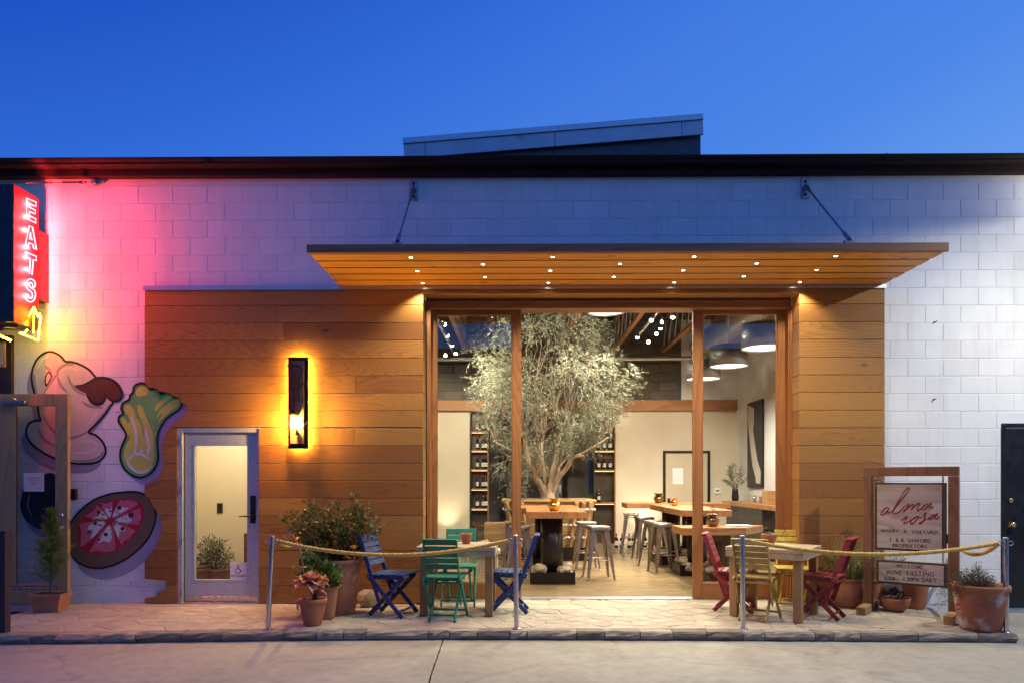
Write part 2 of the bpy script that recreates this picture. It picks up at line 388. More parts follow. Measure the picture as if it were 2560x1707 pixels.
M['twig'] = pmat('olive_twig', (.17, .13, .09), .85, 0, .3, 12, 40, .3, .003, 0)
M['trunk'] = pmat('olive_bark', (.38, .285, .185), .85, 0, .3, 9, 26, .9, .012, 0, (.22, .16, .10), 6, .55, (1, 1, .3))
M['stem'] = pmat('woody_stem', (.14, .085, .045), .8, 0, .25, 12, 60, .4, .003, 0)
M['glass'] = glassmat('window_glass', (.95, .96, .95), 1.35, True)
M['glassd'] = glassmat('door_glass', (.80, .82, .82), 1.3, True)
M['tumbler'] = glassmat('tumbler_glass', (.93, .94, .94), 1.6)
M['clearbulb'] = glassmat('bulb_glass', (.98, .95, .85), 1.0)
M['led'] = emit('led_lens', (1, .86, .60), 34)
M['ledtrack'] = emit('track_lens', (1, .88, .66), 40)
M['pendin'] = emit('pendant_diffuser', (1, .90, .72), 2.6)
M['filament'] = emit('sconce_filament', (1, .70, .28), 60)
M['halo'] = emit('halo_strip', (1, .56, .09), 230)
M['shelfled'] = emit('shelf_led', (1, .66, .30), 4.5)
M['red_neon'] = emit('red_neon', (1, .045, .055), E_RED)
M['yel_neon'] = emit('yellow_neon', (1, .62, .012), E_YEL)
M['signred'] = pmat('glossy_red_enamel', (.17, .005, .009), .62, 0, .05, 4, 50, 0, .001, 0)
M['signblack'] = pmat('sign_black_enamel', (.012, .006, .008), .3, 0, .1, 4, 50, 0, .001, 0)
M['eye'] = pmat('galvanised_hardware', (.30, .32, .36), .42, .8, .2, 14, 60, .1, .001, 0)
for nm, c, c2 in (('blue', (.014, .042, .165), (.045, .085, .25)), ('green', (.012, .215, .130), (.02, .15, .085)), ('redp', (.30, .028, .032), (.20, .02, .02)),
                  ('yellow', (.60, .42, .045), (.45, .31, .04)), ('yellowd', (.44, .305, .085), (.33, .22, .06))):
    M[nm] = pmat(nm+'_chair_paint', c, .55, 0, .22, 14, 60, .35, .002, .26, c2, 11, .52, (1, 1, 1))
def leafmat(name, stops, rough=.5, trans=.25):
    m, n, b = newmat(name)
    at = nd(n, 'ShaderNodeAttribute', attribute_name='lv')
    c = ramp(n, at.outputs['Fac'], stops); n.links.new(c, b.inputs['Base Color']); b.inputs['Roughness'].default_value = rough
    tl = n.nodes.new('ShaderNodeBsdfTranslucent'); n.links.new(c, tl.inputs[0])
    mx = n.nodes.new('ShaderNodeMixShader'); mx.inputs[0].default_value = trans
    out = [x for x in n.nodes if x.type == 'OUTPUT_MATERIAL'][0]
    n.links.new(b.outputs[0], mx.inputs[1]); n.links.new(tl.outputs[0], mx.inputs[2]); n.links.new(mx.outputs[0], out.inputs[0])
    return m
M['olive'] = leafmat('olive_leaf', [(0, (.050, .055, .032)), (.38, (.130, .138, .085)), (.68, (.265, .275, .190)), (.93, (.42, .42, .32)), (1, (.42, .17, .06))], .45)
M['rose'] = leafmat('rose_leaf', [(0, (.035, .065, .015)), (.55, (.085, .12, .028)), (.82, (.17, .15, .045)), (1, (.24, .09, .045))])
M['geran'] = leafmat('geranium_leaf', [(0, (.05, .12, .02)), (.7, (.11, .22, .04)), (1, (.20, .24, .05))])
M['conifer'] = leafmat('conifer_spray', [(0, (.045, .09, .016)), (.55, (.13, .19, .028)), (1, (.40, .33, .04))])
M['grassm'] = leafmat('grass_blade', [(0, (.16, .18, .06)), (.6, (.36, .36, .16)), (1, (.58, .50, .28))])
M['lav'] = leafmat('lavender_leaf', [(0, (.045, .075, .035)), (.9, (.10, .14, .06)), (1, (.13, .09, .22))])
M['heath'] = leafmat('heather_sprig', [(0, (.035, .055, .022)), (.6, (.11, .12, .045)), (.9, (.16, .075, .06)), (1, (.34, .10, .14))])
M['succd'] = leafmat('dark_succulent', [(0, (.030, .012, .016)), (.7, (.085, .028, .030)), (1, (.10, .12, .04))], .35)
M['succg'] = leafmat('green_succulent', [(0, (.09, .16, .09)), (.7, (.19, .27, .17)), (1, (.30, .33, .22))], .4)
M['eche'] = leafmat('red_echeveria', [(0, (.24, .075, .055)), (.5, (.46, .18, .13)), (.8, (.56, .29, .21)), (1, (.60, .14, .10))], .42)
M['hallbush'] = leafmat('hall_plant_leaf', [(0, (.07, .09, .03)), (.6, (.17, .20, .08)), (1, (.33, .34, .18))])
M['petal'] = pmat('yellow_rose_petal', (.75, .48, .14), .6, 0, .1, 10, 40, 0, .001, 0)
M['pink'] = pmat('pink_flower', (.48, .20, .32), .6, 0, .1, 10, 40, 0, .001, 0)
M['coral'] = pmat('coral_flower', (.72, .17, .10), .6, 0, .1, 10, 40, 0, .001, 0)
M['pinkstem'] = pmat('pink_flower_stalk', (.36, .13, .15), .6, 0, .1, 10, 40, 0, .001, 0)
# ============================================================ SETTING
CY = -0.045                                    # face of the cladding
CL, CR = X0(361.5, CY), X0(2212, CY)
CT = Z0(722, 1280, CY); FLT = Z0(713.5, 1280, CY)
OL, OR_ = X0(1058, CY), X0(1998, CY); OT = Z0(735, 1280, CY)
DL, DR, DT = X0(443, CY), X0(646, CY), Z0(1068, 540, CY)
BL = X0(2503, 0); BT = W(2530, 1057, 0).z
WT = Z0(437, 1280, 0)                          # top of visible wall
ST = -0.085                                    # street level

# --- ground under everything, street slabs with a joint
g = MB(); g.box2((-400, -400, ST-.30), (400, 400, ST-.06)); tag(g.build('ground', M['kerbbed']), kind='structure')
def concrete():
    m, n, b = newmat('street_concrete'); vec, _ = objcoord(n, False)
    f = noise(n, vec, .9, 8, .62); f2 = noise(n, vec, 9, 6, .7)
    c = ramp(n, f, [(.25, (.285, .265, .21)), (.5, (.365, .345, .275)), (.78, (.415, .395, .32))])
    c = mixc(n, c, ramp(n, f2, [(.3, .80), (.7, 1.06)]), 1.0, 'MULTIPLY')
    sp = ramp(n, noise(n, vec, 160, 3, .8), [(.30, .72), (.5, 1.0)]); c = mixc(n, c, sp, 1.0, 'MULTIPLY')
    oil = ramp(n, noise(n, vec, 1.6, 5, .6), [(.30, .78), (.42, 1.0)]); c = mixc(n, c, oil, 1.0, 'MULTIPLY')
    # hairline cracks
    vo = nd(n, 'ShaderNodeTexVoronoi', feature='DISTANCE_TO_EDGE'); vo.inputs['Scale'].default_value = .17
    wv = nd(n, 'ShaderNodeVectorMath', operation='MULTIPLY_ADD'); nz = nd(n, 'ShaderNodeTexNoise'); nz.inputs['Scale'].default_value = 1.7; nz.inputs['Detail'].default_value = 6
    n.links.new(vec, nz.inputs['Vector']); n.links.new(nz.outputs['Color'], wv.inputs[0]); wv.inputs[1].default_value = (.8, .8, .8); n.links.new(vec, wv.inputs[2])
    n.links.new(wv.outputs[0], vo.inputs['Vector'])
    ck = ramp(n, vo.outputs['Distance'], [(.0, 0.80), (.0025, 1.0)]); c = mixc(n, c, ck, 1.0, 'MULTIPLY')
    n.links.new(c, b.inputs['Base Color']); b.inputs['Roughness'].default_value = .82
    bump(n, b, noise(n, vec, 140, 4, .7), .35, .003); return m
M['concrete'] = concrete()
j0, j1 = F(1108, 1597, ST), F(1071, 1707, ST)
jx = lambda y: j0.x + (j1.x-j0.x)*(y-j0.y)/(j1.y-j0.y)
sr = empty('street', (0, 0, 0), kind='structure')
for side in (-1, 1):
    s_ = MB(); ya, yb = -0.3, -60
    rag = [(jx(y) + side*(.007+random.uniform(-.003, .003)), y) for y in np.linspace(ya, -8, 60)] + [(jx(-8)+side*.007, yb)]
    poly = rag + [(side*200, yb), (side*200, ya)]
    if side > 0: poly = poly[::-1]
    s_.prism(poly, lambda a, b, t: (a, b, t), ST-.06, ST); s_.build('concrete_slab', M['concrete'], sr)
s_ = MB(); s_.box2((5.32, -.3, ST-.06), (60, .35, ST+.001)); s_.build('concrete_slab', M['concrete'], sr)

# --- patio of irregular flagstones with a sandstone kerb
KP = [F(u, v, ST) for u, v in ((-60, 1611), (300, 1607), (700, 1601.5), (1088, 1598.5), (1280, 1599), (1800, 1601), (2200, 1604), (2546, 1606.5))]
def kerb_y(x):
    for a, b in zip(KP, KP[1:]):
        if x <= b.x: return a.y + (b.y-a.y)*(x-a.x)/(b.x-a.x)
    return KP[-1].y
PXL, PXR = KP[0].x - .4, KP[-1].x
patio = MB(); xs = list(np.linspace(PXL, PXR-.02, 30))
poly = [(x, kerb_y(x)+.05) for x in xs] + [(PXR-.02, 0.2), (PXL, .2)]
patio.prism(poly, lambda a, b, t: (a, b, t), ST-.05, -.009)
patio.box2((OL-.05, .19, -.09), (OR_+.05, .50, -.015))
patio = tag(patio.build('patio', M['mortar']), kind='structure')
def clip(poly, px, py, nx, ny):
    out = []
    for i in range(len(poly)):
        a, b = poly[i], poly[(i+1) % len(poly)]
        da = (a[0]-px)*nx+(a[1]-py)*ny; db = (b[0]-px)*nx+(b[1]-py)*ny
        if da <= 0: out.append(a)
        if da*db < 0: t = da/(da-db); out.append((a[0]+(b[0]-a[0])*t, a[1]+(b[1]-a[1])*t))
    return out
seeds = []
tries = 0
while len(seeds) < 285 and tries < 40000:
    tries += 1
    p = (random.uniform(PXL, PXR), random.uniform(-1.6, .46)); 
    if p[1] > 0 and not (OL < p[0] < OR_): continue
    if p[1] < kerb_y(p[0])+.20: continue
    dm = random.choice((.13, .20, .27))
    if all(abs(p[0]-q[0])/1.35 > dm or abs(p[1]-q[1]) > dm or math.hypot((p[0]-q[0])/1.35, p[1]-q[1]) > dm for q in seeds): seeds.append(p)
def stone_obj(name, poly, z0, z1, mat, parent, ch=.010, tilt=.003):
    cx = sum(p[0] for p in poly)/len(poly); cyy = sum(p[1] for p in poly)/len(poly)
    b = MB(); n = len(poly); loc = [(p[0]-cx, p[1]-cyy) for p in poly]
    ins = []
    for x, y in loc:
        l = math.hypot(x, y) or 1; k = max(0, 1-ch/l); ins.append((x*k, y*k))
    h = z1-z0; tx, ty = random.uniform(-tilt, tilt), random.uniform(-tilt, tilt)
    V = [(x, y, 0) for x, y in loc] + [(x, y, h-ch*.6) for x, y in loc] + [(x, y, h+tx*x*4+ty*y*4) for x, y in ins]
    Fc = [(i, (i+1) % n, n+(i+1) % n, n+i) for i in range(n)] + [(n+i, n+(i+1) % n, 2*n+(i+1) % n, 2*n+i) for i in range(n)] + [tuple(range(2*n, 3*n))]
    b.add(V, Fc); return b.build(name, mat, parent, (cx, cyy, z0))
def rough_poly(poly, amp=.012):
    out = []
    for i in range(len(poly)):
        a, b = poly[i], poly[(i+1) % len(poly)]
        L = math.hypot(b[0]-a[0], b[1]-a[1])
        if L < .03: continue
        out.append((a[0]*.92+b[0]*.08, a[1]*.92+b[1]*.08))
        if L > .14: out.append(((a[0]+b[0])/2+random.uniform(-amp, amp), (a[1]+b[1])/2+random.uniform(-amp, amp)))
        out.append((a[0]*.08+b[0]*.92, a[1]*.08+b[1]*.92))
    return out
for i, p in enumerate(seeds):
    poly = [(p[0]-.6, p[1]-.5), (p[0]+.6, p[1]-.5), (p[0]+.6, p[1]+.5), (p[0]-.6, p[1]+.5)]
    for q in seeds:
        if q is p or abs(q[0]-p[0]) > 1.1 or abs(q[1]-p[1]) > .9: continue
        dx, dy = q[0]-p[0], q[1]-p[1]; L = math.hypot(dx, dy)
        mx_, my_ = (p[0]+q[0])/2, (p[1]+q[1])/2
        poly = clip(poly, mx_-dx/L*.0062, my_-dy/L*.0062, dx/L, dy/L)
        if len(poly) < 3: break
    if len(poly) < 3: continue
    inn = OL < p[0] < OR_
    poly = clip(poly, 0, .455 if inn else -.006, 0, 1)
    if inn: poly = clip(clip(poly, OL+.03, 0, -1, 0), OR_-.03, 0, 1, 0) if p[1] > -.25 else poly
    poly = clip(clip(poly, PXL, 0, -1, 0), PXR-.03, 0, 1, 0)
    ky = kerb_y(p[0]); poly = clip(poly, p[0], ky+.165, -(kerb_y(p[0]+.1)-kerb_y(p[0]-.1))*-5*0, -1)
    if len(poly) < 3: continue
    poly = rough_poly(poly)
    if len(poly) < 3: continue
    stone_obj('flagstone', poly, -.03, -.002+random.uniform(-.003, .001), M['flag'], patio)
kb = MB(); kb.prism([(x, kerb_y(x)+.012) for x in xs]+[(x, kerb_y(x)+.17) for x in xs[::-1]], lambda a, b, t: (a, b, t), ST-.05, -.02)
kerb = tag(kb.build('kerb', M['kerbbed']), kind='structure')
x = PXL
while x < PXR-.02:
    w = min(random.choice((random.uniform(.16, .34), random.uniform(.3, .6))), PXR-x); 
    if PXR-x-w < .15: w = PXR-x
    b = MB(); n = 5; rows = []
    a0, a1 = x+.006, x+w-.006
    for j in range(n):
        xx = a0+(a1-a0)*j/(n-1); yy = kerb_y(xx); jt = lambda s=.010: random.uniform(-s, s)
        rows.append([(xx, yy+.006+jt(), ST+.012), (xx, yy-.006+jt(.016), ST+.045), (xx, yy+.004+jt(), -.016+jt(.003)), (xx, yy+.02+jt(.004), -.001+jt(.002)), (xx, yy+.155+jt(.012), -.002), (xx, yy+.155, -.03), (xx, yy+.05, ST-.02)])
    V = [p for r_ in rows for p in r_]; m_ = 7
    Fc = [(j*m_+k, j*m_+(k+1) % m_, (j+1)*m_+(k+1) % m_, (j+1)*m_+k) for j in range(n-1) for k in range(m_)]
    Fc += [tuple(range(m_))[::-1], tuple((n-1)*m_+k for k in range(m_))]
    cxm = (a0+a1)/2; cym = kerb_y(cxm)
    b.add([(p[0]-cxm, p[1]-cym, p[2]) for p in V], Fc); b.build('kerb_stone', M['kerb'], kerb, (cxm, cym, 0), recalc=True); x += w

# ============================================================ THE BUILDING
bld = empty('winery_building', (0, 0, 0), label='white painted block building with cedar cladding, canopy and wide glass doors', cat='building')
core = MB()
def cbox(x0, x1, z0, z1): core.box2((x0, .0036, z0), (x1, .2, z1))
cbox(-7.2, DL+.02, ST-.02, 5.035); cbox(DL+.02, DR-.02, DT-.02, 5.035); cbox(DR-.02, OL-.03, ST-.02, 5.035)
cbox(OL-.03, OR_+.03, OT+.03, 5.035); cbox(OR_+.03, BL+.02, ST-.02, 5.035); cbox(BL+.02, 8.0, BT-.02, 5.035)
wall = core.build('wall', M['joint'], bld)
blk = MB(); BW, BH = .4064, .2032
blk.box((0, 0, 0), (BW-.007, .03, BH-.007), None, .0045)
bproto = blk.build('block', M['block'], wall)
zj = W(300, 552, 0).z; xj = W(259.7, 570, 0).x
placed, rest, first = 0, MB(), True
cands = []
FBZ = 4.944
for k in range(-4, 24):
    z1 = zj - BH*k; zc = z1 - BH/2
    if zc > FBZ+.02: continue
    if zc-BH/2 > WT+.1 or zc < ST: continue
    off = 0 if k % 2 == 0 else BW/2
    for i in range(-6, 44):
        a = xj + off + BW*(i-12); c = a + BW
        z0_, z1_ = zc-BH/2, zc+BH/2
        lim_l = -6.25; lim_r = BL-.004 if zc < BT else 6.3
        if a > lim_r or c < lim_l: continue
        a2, c2 = max(a, -6.9), min(c, lim_r)
        if zc-BH/2 < CT-.004 and (a2 < 0 or zc < CT-.12 or a2 < CR-.02):                       # beside the cladding
            if a2 > CL-.02 and c2 < CR+.02:
                if not (zc < 2.75 and c2 < DL-.02 and a2 < CL+.75): continue
            if a2 < DL and c2 > DL-.02 and zc < DT: c2 = DL-.02
            if a2 < CL and c2 > CL+.45: c2 = CL+.45
            if a2 < CR-.05: a2 = max(a2, CR-.05) if a2 > 0 else a2
        if c2-a2 < .03: continue
        hid = (3.69 < zc < 3.98 and X0(900) < (a2+c2)/2 < X0(2260)) or (zc < 3.72 and zc > CT-.12 and CL < a2 < CR) 
        cands.append((a2, c2, z0_, z1_, hid))
for (a2, c2, z0_, z1_, hid) in cands:
    loc = ((a2+c2)/2, .015+random.uniform(-.0008, .0008), (z0_+z1_)/2); rx, rz = random.uniform(-.002, .002), random.uniform(-.0012, .0012)
    if not hid and placed < 298:
        o = bproto if first else inst(bproto, 'block', parent=wall)
        first = False; o.location = loc; o.rotation_euler = (rx, 0, rz); o.scale = ((c2-a2-.007)/(BW-.007), 1, 1); placed += 1
    else: rest.box(loc, (c2-a2-.007, .03, BH-.007), None, .0045)
if rest.v: tag(rest.build('block', M['block'], wall), kind='stuff')

# --- roof edge
FB = 4.944
rf = MB(); rf.box2((-7.3, -.085, FB), (8, .02, FB+.10), .003); rf.build('fascia', M['roof_brown'], bld)
gt = MB(); prof = [(-.09, FB+.080), (-.185, FB+.076), (-.20, FB+.088), (-.196, FB+.110), (-.214, FB+.128), (-.221, FB+.145), (-.221, FB+.158), (-.09, FB+.158)]
gt.prism(prof, lambda a, b, t: (t, a, b), -7.3, 8.0); gt.build('gutter', M['roof_brown'], bld, recalc=True)
for x_ in (-3.6, 0.35, 4.1):
    h = MB(); h.box2((x_, -.0872, FB+.002), (x_+.10, -.0855, FB+.074)); h.box2((x_+.02, -.2235, FB+.09), (x_+.05, -.09, FB+.1605)); h.build('gutter_joint', M['roof_brown'], bld)
rr = MB(); rr.box2((-7.3, -.05, 5.04), (8, 12.5, 5.075)); rr.build('roof', M['rooftop'], bld)

# --- roof monitor behind
mY = 3.2
mon = empty('roof_monitor', (0, 0, 0), label='zinc clad sloping skylight box on the flat roof', cat='skylight')
def mp_(u, v, Y=mY): p = W(u, v, Y); return (p.x, p.z)
tl, tr_, ml, mr_, bl_, br_ = mp_(1007, 347.5), mp_(1756, 286.5), mp_(1008, 361), mp_(1757.5, 300), mp_(1009, 397), mp_(1758.5, 336)
bl_ = (bl_[0], tl[1]-(tr_[1]-br_[1])); ml = (ml[0], tl[1]-(tr_[1]-mr_[1]))
e = MB(); e.prism([ml, mr_, tr_, tl], lambda a, b, t: (a, t, b), mY-.03, mY+3.2); e.build('cap_flashing', M['flash'], mon)
nseg = 4
for i in range(nseg):
    f0, f1 = i/nseg+.0006, (i+1)/nseg-.0006
    f0, f1 = [(0, .072), (.073, .505), (.506, .928), (.929, 1)][i]
    L = lambda a, b, f: (a[0]+(b[0]-a[0])*f, a[1]+(b[1]-a[1])*f)
    e = MB(); e.prism([L(bl_, br_, f0+.001), L(bl_, br_, f1), L(ml, mr_, f1), L(ml, mr_, f0+.001)], lambda a, b, t: (a, t, b), mY, mY+.04); e.build('fascia_panel', M['zinc'], mon)
e = MB(); e.prism([(bl_[0]+.03, 5.06), (br_[0]-.02, 5.06), (br_[0]-.02, br_[1]+.05), (bl_[0]+.03, bl_[1]+.05)], lambda a, b, t: (a, t, b), mY+.10, mY+3.1); e.build('wall', M['rooftop'], mon)

# ============================================================ MURAL (painted straight on the blocks)
K = Q(60, 870, .21042); PZ = Q(160, 1200, .20408)
def wp(z, pts): 
    o = []
    for p in pts: q = W(*z(*p), 0.0); o.append((q.x, q.z))
    return o
def onwall(d): return lambda a, b, t: (a, -.0026-d-t, b)
cup = [(495, 158), (450, 108), (390, 65), (310, 42), (230, 70), (160, 130), (110, 230), (92, 340), (105, 450), (135, 560), (165, 680), (180, 790), (200, 852), (140, 860), (80, 880), (40, 930), (30, 1000), (55, 1080), (110, 1150), (200, 1220), (300, 1275), (420, 1330), (550, 1360), (700, 1372), (830, 1362), (920, 1320), (968, 1250), (965, 1170), (920, 1090), (850, 1030), (770, 993), (860, 900), (960, 790), (1020, 700), (1060, 625), (1000, 480), (850, 340), (780, 260), (680, 200), (580, 165)]
brown = [(610, 445), (700, 435), (780, 400), (860, 358), (960, 352), (1060, 385), (1130, 450), (1168, 540), (1150, 600), (1100, 630), (1040, 620), (980, 570), (965, 600), (930, 650), (870, 665), (810, 640), (770, 590), (745, 540), (700, 520), (650, 490)]
lett = [(1300, 520), (1305, 470), (1340, 430), (1410, 415), (1470, 440), (1508, 490), (1560, 475), (1610, 500), (1632, 548), (1690, 515), (1750, 530), (1782, 580), (1840, 575), (1875, 620), (1870, 690), (1820, 745), (1750, 790), (1690, 840), (1640, 910), (1600, 1000), (1585, 1100), (1590, 1200), (1595, 1300), (1570, 1400), (1510, 1480), (1430, 1525), (1350, 1530), (1260, 1490), (1190, 1420), (1150, 1320), (1150, 1220), (1180, 1130), (1215, 1050), (1205, 990), (1165, 930), (1130, 870), (1135, 810), (1182, 775), (1160, 720), (1175, 660), (1220, 625), (1255, 610), (1265, 560)]
pizza = [(50, 640), (80, 530), (200, 370), (370, 240), (550, 170), (720, 145), (880, 140), (1000, 175), (1080, 250), (1125, 370), (1125, 480), (1090, 600), (1020, 730), (920, 840), (780, 950), (600, 1040), (420, 1075), (270, 1050), (150, 980), (85, 890), (55, 770)]
pin = [(160, 640), (200, 500), (300, 380), (450, 270), (650, 225), (830, 220), (940, 270), (985, 380), (970, 480), (900, 620), (790, 750), (640, 860), (470, 915), (300, 890), (190, 800)]
def sp2(pts, n=4): return [(p.x, p.y) for p in spline([(a, b, 0) for a, b in pts], n, True)]
def so(pts, n=6): return [(p.x, p.y) for p in spline([(a, b, 0) for a, b in pts], n)]
def shift(pts, dx, dy): return [(a+dx, b+dy) for a, b in pts]
PT = {k: paintmat('mural_'+k, *v) for k, v in dict(cream=((.66, .60, .50), (.72, .70, .64)), brown=((.095, .028, .014), (.12, .04, .02)), black=((.010, .009, .011),), grey=((.34, .29, .29), (.42, .37, .37)),
     lilac=((.36, .32, .42), (.42, .38, .46)), pale=((.74, .70, .66),), green=((.15, .48, .12), (.22, .55, .14)), lime=((.56, .66, .10), (.66, .68, .14)), tan=((.15, .10, .058), (.21, .145, .08)), red=((.42, .015, .03), (.50, .03, .05)),
     pink=((.58, .14, .19), (.66, .24, .24)), pep=((.13, .010, .014),), orange=((.55, .28, .045),), mint=((.16, .36, .13),), violet=((.20, .09, .30),)).items()}
def figure(name, label, z, body, bodymat, shadow, extra, lw=.026, over=.0040):
    root = empty(name, (0, 0, 0), label=label, cat='mural')
    B = wp(z, sp2(body))
    if shadow: b = MB(); b.face([onwall(0)(a, c, 0) for a, c in wp(z, shift(sp2(body), *shadow))]); b.build('painted_shadow', PT['lilac'], root)
    b = MB(); b.face([onwall(.0008)(a, c, 0) for a, c in B]); b.build('painted_fill', PT[bodymat], root)
    for nm, mt, kind, data, lev, wd in extra:
        for di, d in enumerate(data):
            b = MB(); lev += .09
            if kind == 'fill': b.face([onwall(.0008+.0004*lev)(a, c, 0) for a, c in wp(z, sp2(d))])
            elif kind == 'dot': b.face([onwall(.0008+.0004*lev)(a, c, 0) for a, c in wp(z, [(d[0]+d[2]*math.cos(t), d[1]+d[2]*.9*math.sin(t)) for t in np.linspace(0, 2*PI, 14)[:-1]])])
            else:
                s = wp(z, so(d)); n = len(s); b.ribbon(s, [wd*(.35+.65*math.sin(PI*min(1, max(0, i/(n-1))))) for i in range(n)], onwall(.0008+.0004*lev))
            b.build(nm, PT[mt], root)
    b = MB(); b.ribbon(B, lw, onwall(over), True); b.build('painted_outline', PT['black'], root)
    return root
figure('cup_mural', 'painted white coffee cup on a saucer spilling brown coffee, beside the oak door', K, cup, 'cream', (-55, 110), [
    ('painted_shading', 'grey', 'line', [[(235, 540), (320, 400), (395, 310)], [(395, 330), (415, 250), (500, 195), (600, 190)], [(400, 340), (440, 440), (515, 525)], [(520, 320), (560, 420), (640, 510), (735, 560)], [(690, 630), (780, 685), (940, 705)], [(215, 760), (330, 960), (520, 1060), (660, 1040), (770, 985)], [(160, 940), (250, 1090), (400, 1170)], [(560, 1330), (760, 1340), (900, 1290), (945, 1220)], [(250, 210), (300, 250), (330, 300)], [(780, 985), (870, 880), (980, 740), (1030, 660)], [(120, 300), (130, 450), (160, 560)]], 1, .036),
    ('painted_highlight', 'pale', 'line', [[(430, 270), (520, 230), (650, 260)], [(740, 930), (830, 820), (880, 750)], [(600, 1110), (800, 1100), (870, 1150)], [(300, 90), (220, 140), (170, 240)], [(600, 1240), (760, 1240), (860, 1200)]], 2, .03),
    ('painted_hole', 'black', 'fill', [[(295, 275), (335, 315), (330, 350), (268, 455), (245, 390), (262, 315)]], 3, 0),
    ('painted_hole_centre', 'cream', 'fill', [[(297, 295), (320, 325), (315, 350), (275, 425), (262, 385), (275, 325)]], 4, 0),
    ('painted_coffee', 'brown', 'fill', [brown], 3, 0),
    ('painted_coffee_edge', 'black', 'line', [[(605, 445), (700, 435), (780, 400), (860, 358), (960, 352), (1060, 385), (1130, 450), (1168, 540), (1150, 600), (1100, 630), (1040, 620), (975, 560), (955, 510)], [(745, 535), (770, 590), (810, 640), (870, 665), (930, 650), (965, 600), (968, 560)]], 5, .034)], over=.0016)
figure('blob_mural', 'painted round black shape on the blocks behind the oak door glass', Q(0, 0, 1), [(58, 1240), (66, 1210), (95, 1215), (110, 1188), (140, 1190), (158, 1250), (140, 1305), (105, 1320), (70, 1300), (55, 1270)], 'black', (6, 22), [
    ('painted_highlight', 'grey', 'line', [[(75, 1235), (70, 1262), (80, 1290)]], 1, .02)])
figure('lettuce_mural', 'painted green lettuce head beside the steel door', K, lett, 'green', (72, 84), [
    ('painted_leaf', 'lime', 'fill', [[(1330, 500), (1400, 445), (1460, 480), (1470, 540), (1400, 570), (1340, 560)], [(1190, 700), (1230, 665), (1290, 700), (1330, 820), (1240, 830)], [(1345, 700), (1400, 690), (1440, 780), (1490, 960), (1420, 960)], [(1560, 690), (1650, 600), (1740, 560), (1750, 590), (1650, 660), (1570, 740)], [(1600, 760), (1720, 650), (1840, 600), (1850, 660), (1760, 730), (1650, 830), (1580, 900)], [(1150, 830), (1200, 830), (1260, 960), (1240, 1040), (1190, 940)], [(1250, 850), (1480, 860), (1560, 1000), (1540, 1180), (1540, 1330), (1490, 1420), (1370, 1480), (1250, 1420), (1190, 1310), (1200, 1180), (1260, 1050)]], 1, 0),
    ('painted_rib', 'green', 'line', [[(1290, 640), (1340, 760), (1400, 900), (1430, 1040)], [(1440, 700), (1490, 860), (1540, 1000), (1550, 1150)], [(1640, 760), (1580, 880), (1540, 1000)], [(1220, 780), (1260, 880)], [(1500, 560), (1510, 640)], [(1400, 560), (1400, 640)]], 2, .022),
    ('painted_highlight', 'pale', 'line', [[(1275, 810), (1320, 950), (1338, 1100), (1320, 1220)], [(1440, 950), (1470, 1080), (1500, 1220)], [(1215, 1290), (1260, 1400), (1350, 1465), (1450, 1460), (1530, 1390)], [(1240, 1330), (1300, 1260), (1400, 1260), (1500, 1320)], [(1400, 1190), (1400, 1260)], [(1330, 1170), (1310, 1260)], [(1480, 1190), (1470, 1270)]], 3, .034)])
cen = (570, 490); cuts = [(650, 235), (930, 315), (960, 600), (660, 820), (300, 820), (165, 480), (470, 330)]
cuts = sorted(cuts, key=lambda c: math.atan2(c[1]-cen[1], c[0]-cen[0]))
def toward(p, q, f): return (p[0]+(q[0]-p[0])*f, p[1]+(q[1]-p[1])*f)
def rim_pt(ang):
    best = None
    P_ = sp2(pin)
    return max(P_, key=lambda p: math.cos(math.atan2(p[1]-cen[1], p[0]-cen[0])-ang))
wedges, inner = [], []
for i in range(7):
    c0_, c1_ = cuts[i], cuts[(i+1) % 7]; a0 = math.atan2(c0_[1]-cen[1], c0_[0]-cen[0]); a1 = math.atan2(c1_[1]-cen[1], c1_[0]-cen[0]); a1 += 2*PI if a1 < a0 else 0
    am = (a0+a1)/2; ctr = toward(cen, rim_pt(am), .5)
    w_ = [toward(cen, rim_pt(am), .10)]+[toward(cen, rim_pt(a0+(a1-a0)*f), .90+.03*math.sin(9*f+i)) for f in (.12, .3, .5, .7, .88)]
    wedges.append(w_); inner.append([toward(ctr, toward(cen, rim_pt(am), .14), .95)]+[toward(cen, rim_pt(a0+(a1-a0)*f), .60+.08*math.sin(14*f+2*i)) for f in (.18, .38, .62, .82)])
rb = random.Random(3)
def bits(n): return [(cen[0]+rb.uniform(.25, .75)*330*math.cos(t), cen[1]+30+rb.uniform(.25, .75)*280*math.sin(t), rb.uniform(9, 17)) for t in [rb.uniform(0, 2*PI) for _ in range(n)]]
figure('pizza_mural', 'painted pizza cut in seven slices on the block wall low beside the oak door', PZ, pizza, 'tan', (82, 138), [
    ('painted_sauce', 'red', 'fill', [pin], 1, 0), ('painted_slice', 'pink', 'fill', wedges, 2, 0), ('painted_cheese', 'pale', 'fill', inner, 3, 0),
    ('painted_topping', 'orange', 'dot', bits(12), 4, 0), ('painted_herb', 'mint', 'dot', bits(12), 5, 0), ('painted_onion', 'violet', 'dot', bits(6), 5, 0),
    ('painted_pepperoni', 'pep', 'dot', [(680, 335, 28), (570, 375, 15), (430, 390, 24), (825, 420, 36), (385, 525, 25), (305, 630, 18), (515, 660, 26), (432, 725, 18), (720, 590, 26), (625, 540, 14)], 6, 0)], .022)
# faint painted lettering on the stepped white blocks under the pizza is added with the other writing

